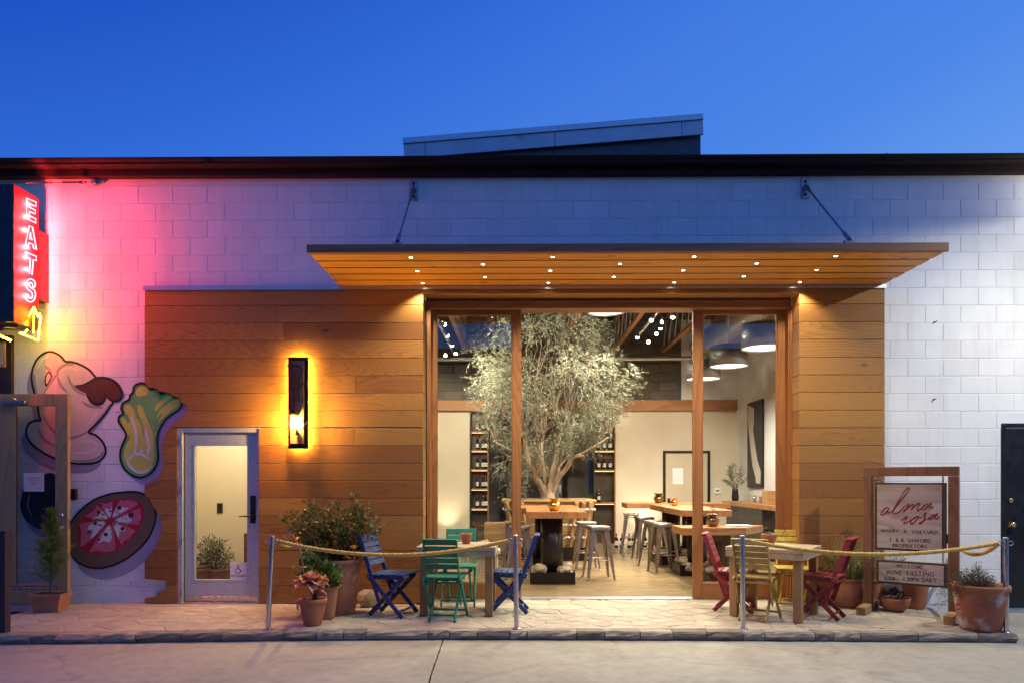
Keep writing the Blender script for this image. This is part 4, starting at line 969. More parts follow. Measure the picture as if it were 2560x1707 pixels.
So = [(288, 1095), (283, 1060), (255, 1040), (225, 1050), (213, 1085), (225, 1120), (255, 1145), (266, 1170), (256, 1197), (238, 1190), (230, 1168), (212, 1172), (215, 1205), (243, 1226), (275, 1215), (290, 1170), (280, 1130), (247, 1105), (238, 1082), (250, 1068), (265, 1080), (270, 1108)]
for nm, pts in (('neon_tube', Eo), ('neon_tube', Ao), ('neon_tube', Ai), ('neon_tube', To)): neon(nm, pts, M['red_neon'])
neon('neon_tube', [(p.x, p.y) for p in spline([(a, c, 0) for a, c in So], 4, True)], M['red_neon'])
neon('neon_arrow_tube', [(222, 1452), (202, 1482), (162, 1480), (312, 1538), (332, 1345), (325, 1322), (312, 1350), (278, 1268), (238, 1340)], M['yel_neon'], False, .0065, XS+.07)
neon('neon_arrow_tube', [(278, 1300), (272, 1480)], M['yel_neon'], False, .005, XS+.03)
a, c = W(-10, 835, yN-.02), W(27, 851, yN-.02); b = MB(); b.tube([a, c], .010, 6); b.build('neon_arrow_tube', M['yel_neon'], ns)
b = MB(); b.tube([W(*NZ(0, 1440), yN+.1), W(*NZ(70, 1425), yN+.05), W(*NZ(150, 1435), yN+.1)], .028, 8); b.build('conduit', M['signblack'], ns)
for nm_l, (px, py) in zip('eeaattss', ((268, 430), (262, 530), (250, 640), (255, 780), (252, 860), (252, 960), (252, 1080), (252, 1180))):
    q = XP(*NZ(px, py), XS+.030); lamp('neon_lamp', 'POINT', q, P_RED, (1, .038, .042), ns, shadow_soft_size=.012)
# stay cable to the wall
b = MB(); pA = W(-20, 458, yN+.05); pB = W(240, 456, -.03); 
b.tube([pA, pB], .005, 6); b.build('stay_cable', M['browndk'], ns)
for f_ in (.52, .86):
    pc = pA.lerp(pB, f_); b = MB(); b.tube([pc+Vector((.05*math.cos(t), 0, .016*math.sin(t))) for t in np.linspace(0, 2*PI, 14)[:-1]], .004, 5, True); b.build('cable_shackle', M['browndk'], ns)
pc = pA.lerp(pB, .66); dd = (pB-pA).normalized(); b = MB(); b.tube([pc, pc+dd*.2], .011, 8); b.build('turnbuckle', M['browndk'], ns)
b = MB(); b.box(W(247, 455, -.012), (.13, .02, .075), rmat(0, -.35, 0), .003); b.box(W(236, 457, -.04), (.05, .06, .05), rmat(0, -.2, 0), .003); b.build('cable_anchor', M['eye'], ns)

# ============================================================ WALL LIGHT just right of the frame
wl = empty('wall_light', (0, 0, 0), label='hooded white wall light high on the block wall above the black door', cat='wall light')
lp = W(2680, 531, 0); X_, Z_ = lp.x, lp.z
LY = -2.35  # unseen lamp pulled off the wall for an even wash, hood stretched for cutoff
b = MB(); b.box2((X_-.10, LY-.1, Z_+.055), (X_+.10, -.30, Z_+.07), .003); b.box2((X_-.10, LY-.1, Z_), (X_-.092, -.30, Z_+.055)); b.box2((X_+.092, LY-.1, Z_), (X_+.10, -.30, Z_+.055)); b.box2((X_-.092, LY-.1, Z_), (X_+.092, LY-.092, Z_+.055)); b.box2((X_-.092, -.308, Z_), (X_+.092, -.30, Z_+.055)); b.build('cutoff_hood', M['blackm'], wl)
lamp('upper_wall_fill', 'POINT', (X_, -.45, Z_+.20), 20, (1, .97, .86), wl, shadow_soft_size=.05)  # added fill for the glow above the cutoff, no fixture built for it
b = MB(); b.tube([(X_, -.5, Z_+.075), (X_, -.3, Z_+.16), (X_, -.012, Z_+.16)], .014, 8); b.build('arm', M['blackm'], wl)
b = MB(); b.box2((X_-.06, -.012, Z_+.10), (X_+.06, -.0, Z_+.22), .002); b.build('back_plate', M['blackm'], wl)
b = MB(); b.lathe([(.0, -.02), (.02, -.015), (.024, 0), (.02, .012)], 12, (X_, LY, Z_+.040)); b.build('bulb', emit('wall_bulb', NEUT, 30), wl)
lamp('wall_light_lamp', 'SPOT', (X_, LY, Z_+.012), P_PACK, (1, .97, .80), wl, (R(8), R(6), 0), spot_size=R(176), spot_blend=1.0, shadow_soft_size=.008)

for (u, v, lb) in ((2336, 806, 'upper small iron hook stub on the white wall'), (2334, 998, 'lower small iron hook stub on the white wall')):
    p = W(u, v, 0); b = MB(); b.tube([p+Vector((0, .01, 0)), p+Vector((0, -.03, 0)), p+Vector((.012, -.035, .01))], .005, 6); b.lathe([(.010, 0), (.010, .005), (0, .006)], 10, p, rot=rmat(PI/2)); tag(b.build('wall_hook', M['blackm']), lb, 'hook')

# ============================================================ SCONCE
SQ = Q(660, 860, .20408)
sc_ = empty('wall_sconce', (0, 0, 0), label='black steel wall sconce with a glowing filament bulb and salvaged timber', cat='wall lamp')
SY = -.115
def sp_(x, y, dy=0): return W(*SQ(x, y), SY+dy)
a, c = sp_(295, 1278), sp_(540, 156)
b = MB(); b.box2((a.x, SY, a.z), (c.x, SY+.010, c.z), .002); b.build('back_plate', M['dsteel'], sc_)
b = MB(); e_ = .022
for q0, q1 in (((a.x+e_, a.z+e_), (a.x+e_+.006, c.z-e_)), ((c.x-e_-.006, a.z+e_), (c.x-e_, c.z-e_)), ((a.x+e_+.006, a.z+e_), (c.x-e_-.006, a.z+e_+.006)), ((a.x+e_+.006, c.z-e_-.006), (c.x-e_-.006, c.z-e_))): b.box2((q0[0], SY+.013, q0[1]), (q1[0], SY+.030, q1[1]))
b.build('halo_strip', M['halo'], sc_)
b = MB(); b.box2((a.x+.05, SY+.011, a.z+.05), (c.x-.05, -.047, c.z-.05)); b.build('mounting_box', M['blackm'], sc_)
t0, t1 = sp_(330, 1215, -.03), sp_(485, 205, -.03)
b = MB(); n = 14; rgh = random.Random(4)
L = [(t0.x+rgh.uniform(-.003, .004), t0.z+(t1.z-t0.z)*i/n) for i in range(n+1)]; Rr = [(t1.x+rgh.uniform(-.003, .003), t0.z+(t1.z-t0.z)*i/n) for i in range(n, -1, -1)]
b.prism(L+Rr, lambda p, q, t: (p, t, q), SY-.045, SY-.002); b.build('timber_offcut', M['fascia_wood'], sc_, recalc=True)
b = MB()
pts_ = [(340, 215), (345, 380), (340, 520), (355, 640), (350, 710)]
b.tube([sp_(x, y, -.06) for x, y in pts_], .010, 6); b.tube([sp_(*p, -.06) for p in ((285, 262), (400, 262), (470, 300), (440, 400), (425, 520), (430, 640), (445, 700))], .009, 6); b.tube([sp_(*p, -.065) for p in ((380, 300), (390, 420), (375, 560), (385, 700))], .008, 6)
b.tube([sp_(*p, -.06) for p in ((430, 520), (470, 490), (530, 495))], .007, 6); b.build('rusty_pipework', M['browndk'], sc_)
b = MB(); pr = sp_(360, 755, -.07); b.tube([pr+Vector((.035*math.cos(t)*.5, 0, .022*math.sin(t))) for t in np.linspace(0, 2*PI, 16)[:-1]], .006, 6, True); b.build('ring', M['dsteel'], sc_)
q = sp_(360, 875, -.07); qt = sp_(360, 800, -.07); rS = (sp_(415, 800).x-sp_(305, 800).x)/2
b = MB(); b.lathe([(0, qt.z-q.z), (rS*.9, qt.z-q.z), (rS, qt.z-q.z-.01), (rS, -.0), (rS*.9, 0)], 18, (q.x, q.y, q.z)); b.build('lamp_socket', M['dsteel'], sc_)
qb = sp_(360, 1040, -.07); Hb = q.z-qb.z
b = MB(); b.lathe([(rS*.9, 0), (rS*.92, -Hb*.7), (rS*.7, -Hb*.92), (0, -Hb)], 18, (q.x, q.y, q.z)); b.build('bulb_glass', M['clearbulb'], sc_)
b = MB(); b.tube([(q.x-.012, q.y, q.z-.02), (q.x-.015, q.y, q.z-Hb*.75), (q.x, q.y, q.z-Hb*.85), (q.x+.015, q.y, q.z-Hb*.75), (q.x+.012, q.y, q.z-.02)], .0065, 6); b.build('filament', M['filament'], sc_)
b = MB(); b.tube([sp_(*p, -.08) for p in ((425, 1045), (470, 1030), (510, 975), (550, 925))], [.007, .008, .007, .006], 8); b.tube([sp_(400, 1040, -.07), sp_(400, 1090, -.07)], .014, 8); b.tube([sp_(400, 1090, -.07), sp_(400, 1115, -.07)], .019, 8); b.build('valve_handle', M['dsteel'], sc_)
lamp('sconce_lamp', 'POINT', (q.x, q.y-.02, q.z-Hb*.5), P_SCONCE, WARMER, sc_, shadow_soft_size=.025)

# ============================================================ OAK DOOR (open, folded near the wall) and things by it
OQ = Q(0, 960, .38241)
od = empty('oak_glass_door', (0, 0, 0), label='open brown oak glass door standing flat in front of the mural', cat='door')
OY = -.24
def op(x, y): return W(*OQ(x, y), OY)
x1, zt = op(443, 60).x, op(443, 62).z; x0 = X0(-2, OY); gx0_, gx1_ = op(95, 0).x, op(360, 0).x; gz1_, gz0_ = op(0, 140).z, op(0, 1302).z
for nm, q0, q1, mt in (('stile', (x0, .015), (gx0_, zt), 'olddoor'), ('stile', (gx1_, .015), (x1, zt), 'olddoor'), ('top_rail', (gx0_, gz1_), (gx1_, zt), 'olddoor'), ('bottom_rail', (gx0_, .015), (gx1_, gz0_), 'olddoor')):
    b = MB(); b.box2((q0[0], OY, q0[1]), (q1[0], OY+.05, q1[1]), .003); b.build(nm, M[mt], od)
b = MB(); b.box2((gx0_+.001, OY+.02, gz0_), (gx1_-.001, OY+.028, gz1_)); b.build('glass_pane', M['glassd'], od)
b = MB(); p, q = op(18, 132), op(185, 112); b.box2((p.x, OY-.055, p.z), (q.x, OY-.004, q.z), .008); b.build('closer_body', M['steel'], od)
b = MB(); b.tube([op(125, 118)+Vector((0, -.03, 0)), op(122, 98)+Vector((0, -.04, 0)), op(-10, 92)+Vector((0, -.06, 0))], .007, 6); b.build('closer_arm', M['steel'], od)
b = MB(); p, q = op(38, 1338), op(375, 1320); b.box2((p.x, OY-.002, p.z), (q.x, OY-.0003, q.z)); b.build('notice_strip', M['letter'], od)
b = MB(); hh = q.z-p.z; write(b, 'THIS DOOR MUST REMAIN UNLOCKED DURING BUSINESS HOURS', lambda u_, v_, t: (u_, OY-.0028-t, v_), p.x+.01, p.z+hh*.25, q.x-.01, p.z+hh*.25, hh*.5, serif=False, heavy=.18, gap=.22); b.build('notice_print', M['white'], od)
b = MB(); p, q = op(148, 700), op(282, 578); b.box2((p.x, OY+.016, p.z), (q.x, OY+.0175, q.z)); b.build('paper_notice', M['paper'], od)
b = MB()
for k_, (f0, f1) in enumerate(((.2, .82), (.25, .75), (.32, .70), (.40, .60))):
    zz_ = q.z-(q.z-p.z)*(.27+.12*k_); w_ = q.x-p.x; x_ = p.x+w_*f0
    while x_ < p.x+w_*f1: l_ = random.uniform(.012, .03); b.ribbon([(x_, zz_), (min(x_+l_, p.x+w_*f1), zz_)], .007, lambda u_, v_, t: (u_, OY+.0152, v_)); x_ += l_+.008
b.build('paper_print', M['letter'], od)
p = op(405, 855); b = MB(); b.lathe([(.026, 0), (.026, .01), (.018, .02), (0, .022)], 14, (p.x, OY, p.z), rot=rmat(PI/2)); b.build('deadbolt', M['steel'], od)
p = op(405, 935); b = MB(); b.lathe([(.026, 0), (.022, .01), (.012, .015), (.012, .035), (.026, .045), (.028, .06), (.018, .07), (0, .072)], 14, (p.x, OY, p.z), rot=rmat(PI/2)); b.build('door_knob', M['steel'], od)
b = MB(); b.box2((x1, OY+.012, p.z-.02), (x1+.003, OY+.038, p.z+.09), .001); b.build('latch_plate', M['steel'], od)
b = MB(); b.box2((X0(-40, OY-.02), OY-.03, .0), (x1-.05, OY+.06, .012), .002); b.build('threshold', M['flash'], od)
b = MB(); p, q = W(175, 1248, -.02), W(192, 1221, -.02); b.box2((p.x, -.045, p.z), (q.x, -.0, q.z), .004); cr_ = b.build('card_reader', M['blackm']); tag(cr_, 'small black card reader on the white wall by the oak door edge', 'card reader')
sp0 = F(5, 1603, ST); b = MB(); b.box2((sp0.x-.06, sp0.y-.0, ST), (sp0.x+.028, sp0.y+.08, W(8, 1334, sp0.y).z), .004); sp1 = b.build('square_post', M['sidepost']); tag(sp1, 'dark purple square post at the kerb in front of the oak door', 'post')
b = MB(); b.box2((sp0.x-.065, sp0.y-.005, W(8, 1334, sp0.y).z), (sp0.x+.033, sp0.y+.085, W(8, 1326, sp0.y).z), .003); b.build('post_cap', M['sidepost'], sp1)

# ============================================================ STANCHIONS AND ROPES
posts = []
def stanchion(base, top, label):
    B = F(*base); T = W(top[0], top[1], B.y); d = T-B
    r_ = empty('rope_post', B, label=label, cat='post', group='steel rope posts along the kerb')
    b = MB(); b.tube([(0, 0, 0), tuple(d)], .0235, 18); b.build('tube', M['steel'], r_)
    b = MB(); b.lathe([(0, 0), (.0235, 0), (.0245, .004), (.018, .012), (0, .014)], 18, tuple(d)); b.build('cap', M['steel'], r_)
    b = MB(); b.lathe([(.0, 0), (.045, 0), (.045, .006), (.026, .010)], 18); b.build('base_flange', M['steel'], r_)
    e = d*(1-.045/d.length)
    for s in (-1, 1):
        b = MB(); b.tube([e+Vector((s*(.023+.024+.026*math.cos(t)), 0, .02*math.sin(t))) for t in np.linspace(0, 2*PI, 14)[:-1]], .004, 6, True); b.build('eye_ring', M['eye'], r_)
    posts.append(B+e); return r_
stanchion((670, 1571.6), (681, 1341), 'leaning steel rope post beside the red succulent pot')
stanchion((1291.5, 1570.5), (1288, 1339), 'steel rope post at the kerb beside the second blue chair')
stanchion((1858, 1571.8), (1856, 1340), 'steel rope post in front of the yellow folding chair')
stanchion((2516, 1580), (2514, 1345), 'steel rope post at the kerb beside the big clay pot')
def rope(a, b_, sag, label, name='rope_barrier'):
    a, b_ = Vector(a), Vector(b_); N = 110; L = (b_-a).length; tw = L/.085
    base = [a.lerp(b_, i/N) - Vector((0, 0, sag*4*(i/N)*(1-i/N))) for i in range(N+1)]
    mb = MB()
    for s in range(3):
        pts = []
        for i, p in enumerate(base):
            t = (base[min(i+1, N)]-base[max(i-1, 0)]).normalized(); n = Vector((0, 0, 1)); n = (n-t*n.dot(t)).normalized(); q = t.cross(n); an = 2*PI*(tw*i/N+s/3)
            pts.append(p+(n*math.cos(an)+q*math.sin(an))*.0108)
        mb.tube(pts, .0122, 6)
    o = mb.build(name, M['rope']); return tag(o, label, 'rope', 'manila ropes strung between the steel posts')
ex = Vector((.07, 0, 0))
rope(posts[0]+ex, posts[1]-ex, .135, 'thick manila rope sagging in front of the blue and green chairs')
rope(posts[2]+ex, posts[3]-ex, .115, 'thick manila rope sagging in front of the red chair and sign')
rope(posts[0]+ex*.9+Vector((0, .02, -.005)), W(764, 1304, -.06), .14, 'short manila rope from leaning post back to cedar wall by rose bush')
rope(posts[3]-ex*.9+Vector((0, .02, -.01)), W(2392, 1362, -.03), .10, 'short manila rope from end post back to the white wall')

# ============================================================ FOLDING CHAIRS
def make_chair(mat, label, group):
    r_ = empty('folding_chair', label=label, cat='chair', group=group); m = M[mat]
    for i in range(6):
        x = -.165+.0715*i; b = MB(); b.box((0, 0, 0), (.060, .395, .017), None, .003); b.build('seat_slat', m, r_, (x, 0, .440+.006*i/5))
    for s in (-1, 1):
        b = MB(); b.bar((-.195, s*.152, .410), (.205, s*.152, .416), .020, .042, ch=.003); b.build('seat_rail', m, r_)
        b = MB(); b.bar((-.197, s*.188, .440), (.205, s*.188, .004), .020, .046, ch=.003); b.build('leg', m, r_)
        b = MB(); b.bar((.185, s*.130, .408), (-.205, s*.130, .004), .020, .046, ch=.003); b.build('leg', m, r_)
        b = MB(); b.bar((-.302, s*.170, .835), (-.072, s*.170, .160), .014, .044, ch=.003); b.build('back_post', m, r_)
        b = MB(); b.tube([(-.012, s*.118, .222), (-.012, s*.202, .222)], .008, 8); b.tube([(-.178, s*.14, .42), (-.178, s*.204, .42)], .008, 8); b.build('bolt', M['eye'], r_)
    d = Vector((-.302+.072, 0, .835-.160)).normalized(); n = Vector((d.z, 0, -d.x))
    for i in range(5):
        c = Vector((-.302, 0, .835))-d*(.036+.066*i)+n*.020; b = MB(); b.box((0, 0, 0), (.014, .345, .056), None, .003); b.build('back_slat', m, r_, c, (0, math.atan2(d.x, d.z), 0))
    b = MB(); b.bar((-.312, -.180, .838), (-.312+.0, .180, .838), .055, .018, ch=.003); b.build('top_rail', m, r_)
    for (x, z, yy) in ((.155, .062, .180), (-.150, .060, .124), (-.186, .395, .180), (.150, .375, .124)):
        b = MB(); b.box((x, 0, z), (.026, 2*yy, .020), None, .003); b.build('stretcher', m, r_)
    return r_
def place(o, u, v, deg, X=None): p = F(u, v); o.location = (p.x, p.y, 0); o.rotation_euler = (0, 0, R(deg)); return o
for m1, (u, v, a), l1, (u2, v2, a2), l2, g_ in (
    ('blue', (981, 1534, -16), 'blue wooden folding chair beside the rock and the big clay pot', (1272, 1527, 178), 'blue wooden folding chair between the pale table and the open doorway', 'blue folding chairs'),
    ('green', (1115, 1544, 84), 'green wooden folding chair with its back to the street', (1148, 1508, -90), 'green wooden folding chair between the pale table and the window', 'green folding chairs')):
    ch_ = make_chair(m1, l1, g_); c2_ = copy_tree(ch_); c2_['label'] = l2; place(ch_, u, v, a); place(c2_, u2, v2, a2)
ch_ = make_chair('redp', 'red wooden folding chair beside the open doorway', 'red folding chairs'); c2_ = copy_tree(ch_); c2_['label'] = 'red wooden folding chair beside the grass pot and hanging sign'; place(ch_, 1836, 1524, -22); place(c2_, 2052, 1541, 143)
ch_ = make_chair('yellowd', 'dull yellow wooden folding chair behind the steel rope post', 'yellow folding chairs'); place(ch_, 1893, 1545, 58)
c2_ = copy_tree(ch_); c2_['label'] = 'bright yellow wooden folding chair against the cedar wall'
for o in kids(c2_):
    if o.data and o.name.split('.')[0] != 'bolt': o.data = o.data.copy(); o.data.materials[0] = M['yellow']
place(c2_, 1985, 1516, -104)

# ============================================================ TIMBER TABLES
def make_table(label, w, d, h):
    r_ = empty('timber_table', label=label, cat='table', group='weathered timber tables on the patio')
    nb2 = 4; bw = d/nb2
    for i in range(nb2): b = MB(); b.box((0, 0, 0), (w-.004-.01*(i % 2), bw-.004, .044), None, .005); b.build('top_plank', M['table'], r_, (0, -d/2+bw*(i+.5), h-.022))
    for s in (-1, 1):
        b = MB(); b.box((0, 0, 0), (w-.012, .040, .060), None, .004); b.build('apron', M['table'], r_, (0, s*(d/2-.024), h-.0755))
        b = MB(); b.box((0, 0, 0), (d-.09, .040, .060), None, .004); b.build('apron', M['table'], r_, (s*(w/2-.026), 0, h-.0755), (0, 0, PI/2))
        for s2 in (-1, 1): b = MB(); b.box((0, 0, 0), (.082, .082, h-.046), None, .005); b.build('leg', M['tleg'], r_, (s*(w/2-.075), s2*(d/2-.075), (h-.046)/2))
    return r_
tb = make_table('pale weathered timber table between the blue and green chairs', .84, .62, .735)
tl_ = F(1064, 1538); tr2 = F(1223, 1538.5); tb.location = ((tl_.x+tr2.x)/2-.005, tl_.y+.62/2-.075, 0); tb.rotation_euler = (0, 0, R(-1))
tb2 = make_table('pale weathered timber table between the red and yellow chairs', .80, .74, .735)
pA, pB, pC = F(1821.5, 1537), F(1985, 1553.6), F(2048, 1534); mid = (pA+pC)/2; tb2.location = (mid.x, mid.y, 0); tb2.rotation_euler = (0, 0, R(-36))
T1P, T2P = tb.location.copy(), tb2.location.copy()

# ============================================================ HANGING SIGN
PHI = R(38); P0 = F(2173, 1525); nrm = Vector((-math.sin(PHI), -math.cos(PHI), 0)); ax = Vector((math.cos(PHI), -math.sin(PHI), 0))
sg = empty('hanging_sign', (P0.x, P0.y, 0), -PHI, 'timber frame with two whitewashed winery boards hung from chains', 'sign')
def SL(u, v, off=0.0): p = planehit(u, v, P0+nrm*off, nrm)-P0; return (p.dot(ax), p.z)
x_r = SL(2384, 1300)[0]; zt_ = SL(2173, 1167)[1]
b = MB(); b.box2((-.05, -.045, 0), (.035, .045, zt_-.10), .004); b.build('post', M['signframe'], sg)
b = MB(); b.box2((x_r-.045, -.045, 0), (x_r+.05, .045, zt_-.10), .004); b.build('post', M['signframe'], sg)
b = MB(); b.box2((-.05, -.044, zt_-.098), (x_r+.05, .044, zt_), .004); b.build('crossbeam', M['signframe'], sg)
for x in (-.005, x_r): 
    b = MB(); b.box2((x-.045, -.36, 0), (x+.045, -.047, .085), .004); b.build('foot', M['tleg'], sg)
    b = MB(); b.box2((x-.045, .047, 0), (x+.045, .30, .085), .004); b.build('foot', M['tleg'], sg)
G = Q(2180, 1190, .185)
def panel_board(name, c0, c1):
    OFF = .03; lx0, lz1 = SL(*G(*c0), OFF); lx1 = SL(*G(c1[0], c0[1]), OFF)[0]; lz0 = SL(*G(c0[0], c1[1]), OFF)[1]
    b = MB(); b.box2((lx0, -.022, lz0), (lx1, .035, lz1), .003); o = b.build(name, M['signedge'], sg)
    b = MB(); e = .022; b.box2((lx0+e, -.030, lz0+e), (lx1-e-.012, -.0225, lz1-e), .003); b.build('board_face', M['signboard'], o)
    return o, (lx0, lx1, lz0, lz1)
pn1, e1 = panel_board('upper_board', (38, 82), (1000, 985)); pn2, e2 = panel_board('lower_board', (60, 1125), (1025, 1436))
FN = lambda a_, c_, t: (a_, -.0308-t, c_)
def gl(p): return SL(*G(*p), .0308)
alma = [[(238, 428), (205, 422), (170, 437), (130, 480), (118, 508), (140, 520), (180, 495), (232, 432), (205, 480), (218, 492), (260, 475), (300, 440), (370, 350), (450, 250), (498, 185), (505, 160), (480, 162), (430, 210), (370, 310), (310, 420), (280, 480), (292, 506), (340, 495), (400, 450), (440, 405), (500, 372), (480, 410), (422, 482)],
        [(425, 482), (470, 440), (540, 385), (560, 388), (522, 460)], [(524, 458), (580, 402), (632, 364), (642, 378), (612, 440), (622, 462), (660, 440), (700, 400), (745, 374)],
        [(760, 372), (735, 378), (700, 402), (675, 436), (690, 450), (730, 430), (805, 358), (775, 410), (790, 426), (828, 408)],
        [(390, 606), (420, 580), (472, 544), (460, 575), (428, 626), (442, 633), (480, 615), (530, 588), (580, 560), (612, 540), (622, 560), (590, 605), (545, 641), (520, 630), (535, 590), (590, 550), (625, 545), (665, 555), (700, 520), (732, 488)],
        [(732, 488), (718, 510), (715, 560), (690, 610), (655, 641), (640, 632), (680, 610), (740, 578), (780, 552)],
        [(862, 516), (840, 520), (800, 540), (765, 575), (785, 582), (830, 555), (885, 500), (855, 555), (870, 574), (908, 543)]]
b = MB()
for st in alma:
    pts = [gl((p.x, p.y)) for p in spline([(a_, c_, 0) for a_, c_ in st], 5)]; n = len(pts)
    wd = [.0145*(.55+.6*abs(math.sin(.9*i/5))) for i in range(n)]
    b.ribbon(pts, wd, FN, t=.0)
b.build('script_lettering', M['script'], pn1)
def line(mb, s, x0, y0, x1, y1, hz):
    a_, c_ = gl((x0, y0)), gl((x1, y1)); h0 = gl((x0, y0-hz))[1]-a_[1]; h1_ = gl((x1, y1-hz))[1]-c_[1]
    write(mb, s, FN, a_[0], a_[1], c_[0], c_[1], h0, h1_, heavy=.22, thin=.12)
b = MB(); line(b, 'WINERY', 122, 752, 355, 758, 38); line(b, '&', 428, 760, 470, 762, 38); line(b, 'VINEYARDS', 540, 768, 900, 780, 42)
line(b, 'T. & R. SANFORD', 232, 880, 790, 893, 44); line(b, 'PROPRIETORS', 275, 955, 745, 968, 44); b.build('lettering', M['letter'], pn1)
b = MB(); line(b, 'WELCOME', 332, 1234, 690, 1246, 46); line(b, 'WINE TASTING', 192, 1318, 840, 1350, 54); line(b, '11AM - 4:30PM DAILY', 165, 1398, 870, 1430, 48); b.build('lettering', M['letter'], pn2)
def chain(p, q, parent, name='chain', r=.0042, ln=.030):
    p, q = Vector(p), Vector(q); n = max(2, int((q-p).length/(ln*.72))); mb = MB(); d = (q-p).normalized(); s = d.orthogonal().normalized(); s2 = d.cross(s)
    for i in range(n):
        c = p.lerp(q, (i+.5)/n); w = s if i % 2 else s2
        mb.tube([c+d*(ln/2*math.cos(t))+w*(ln*.30*math.sin(t)) for t in np.linspace(0, 2*PI, 9)[:-1]], r, 5, True)
    return mb.build(name, M['chain'], parent)
for x in (e1[0]+.03, e1[1]-.03): chain((x, 0, e1[3]), (x, 0, zt_-.10), sg); chain((x, 0, e2[3]), (x, 0, e1[2]), sg)
b = MB(); zc_ = gl((1030, 845))[1]; b.box2((x_r-.07, -.02, zc_-.05), (x_r-.046, .02, zc_+.05), .002); b.build('stop_block', M['blackm'], sg)
# ============================================================ PLANTS
def leaves(name, P, Dr, Ln, Wd, mat, parent=None, lv=None, fold=.25, stuff=True, droop=0.0):
    P = np.asarray(P, float); Dr = np.asarray(Dr, float); N = len(P)
    Ln = np.broadcast_to(np.asarray(Ln, float), (N,)); Wd = np.broadcast_to(np.asarray(Wd, float), (N,))
    Dr = Dr/(np.linalg.norm(Dr, axis=1, keepdims=True)+1e-9)
    rv = RNG.normal(size=(N, 3)); S = np.cross(Dr, rv); S /= (np.linalg.norm(S, axis=1, keepdims=True)+1e-9); U = np.cross(S, Dr)
    mid = P + Dr*(Ln*.5)[:, None]; V = np.empty((N, 4, 3))
    V[:, 0] = P; V[:, 1] = mid + S*(Wd/2)[:, None] + U*(Wd*fold)[:, None]; V[:, 2] = P + Dr*Ln[:, None]; V[:, 2, 2] -= droop*Ln; V[:, 3] = mid - S*(Wd/2)[:, None] + U*(Wd*fold)[:, None]
    me = bpy.data.meshes.new(name); me.vertices.add(N*4); me.vertices.foreach_set('co', V.reshape(-1))
    idx = np.arange(N)[:, None]*4; tri = np.stack([idx+[0, 1, 2], idx+[0, 2, 3]], 1).reshape(-1)
    me.loops.add(N*6); me.loops.foreach_set('vertex_index', tri.astype(np.int32))
    me.polygons.add(N*2); me.polygons.foreach_set('loop_start', np.arange(0, N*6, 3, dtype=np.int32))
    me.update(calc_edges=True)
    at = me.attributes.new('lv', 'FLOAT', 'FACE'); l = RNG.random(N) if lv is None else np.asarray(lv); at.data.foreach_set('value', np.repeat(l, 2).astype(np.float32))
    me.materials.append(mat); o = bpy.data.objects.new(name, me); col.objects.link(o); o.parent = parent
    if stuff: o['kind'] = 'stuff'
    return o
def branch_path(a, b, wob=.06, n=6):
    a, b = Vector(a), Vector(b); L = (b-a).length; pts = [a]
    for i in range(1, n): pts.append(a.lerp(b, i/n)+Vector([random.uniform(-1, 1)*wob*L for _ in range(3)])+Vector((0, 0, .06*L*math.sin(PI*i/n))))
    pts.append(b); return spline(pts, 3)
def bush(parent, base, tips, leafmat_, nleaf, ln, wd, stem=M['stem'], spread=.05, r0=.008, start=.35, name='foliage', wob=.07, droop=0.0):
    mb = MB(); P, Dd = [], []
    for t in tips:
        pth = branch_path(base, t, wob); n = len(pth)
        mb.tube(pth, [r0*(1-.75*i/n) for i in range(n)], 5)
        for _ in range(nleaf):
            f = random.uniform(start, 1.0)**.8; i = min(n-2, int(f*(n-1))); p = pth[i].lerp(pth[i+1], random.random())
            off = Vector([random.gauss(0, 1) for _ in range(3)]); off.normalize(); k = spread*random.uniform(.15, 1)
            P.append(p+off*k); Dd.append(off+(pth[i+1]-pth[i]).normalized()*.6+Vector((0, 0, .15)))
    if stem is not None: mb.build('stem', stem, parent)
    N = len(P); L = ln*RNG.uniform(.65, 1.25, N)
    return leaves(name, P, Dd, L, L*wd, leafmat_, parent, droop=droop)
def pot_root(name, u, v, label, cat='potted plant', z=0.0, group=None):
    p = F(u, v, z); return empty(name, p, 0, label, cat, group)
def clay_pot(root, rb, rt, h, mat, rim=.03, rimh=.05, n=32, soil=.9, bulge=0.0, rimout=.010):
    b = MB(); prof = [(0, .001), (rb*.96, .0), (rb, .006)]
    for i in range(1, 8): f = i/8; prof.append((rb+(rt-rb)*f+bulge*math.sin(PI*f), (h-rimh)*f))
    prof += [(rt-.001, h-rimh), (rt+rimout, h-rimh+.004), (rt+rimout+.002, h-.008), (rt+rimout-.004, h), (rt-.012, h-.002), (rt-.022, h-.02), (rt-.026, h*soil-.02)]
    b.lathe(prof, n); b.build('pot', mat, root)
    b = MB(); b.lathe([(rt-.024, h*soil-.01), (rt*.5, h*soil+.006), (0, h*soil+.012)], 20); b.build('soil', M['soil'], root)
    return h*soil
def ell_tips(n, c, r, up=.0, seed=1, shell=.55, zmin=-.2):
    rr_ = random.Random(seed); out = []
    while len(out) < n:
        v = Vector([rr_.gauss(0, 1) for _ in range(3)]).normalized()*rr_.uniform(shell, 1)
        if v.z < zmin: continue
        out.append(Vector(c)+Vector((v.x*r[0], v.y*r[1], v.z*r[2])))
    return out
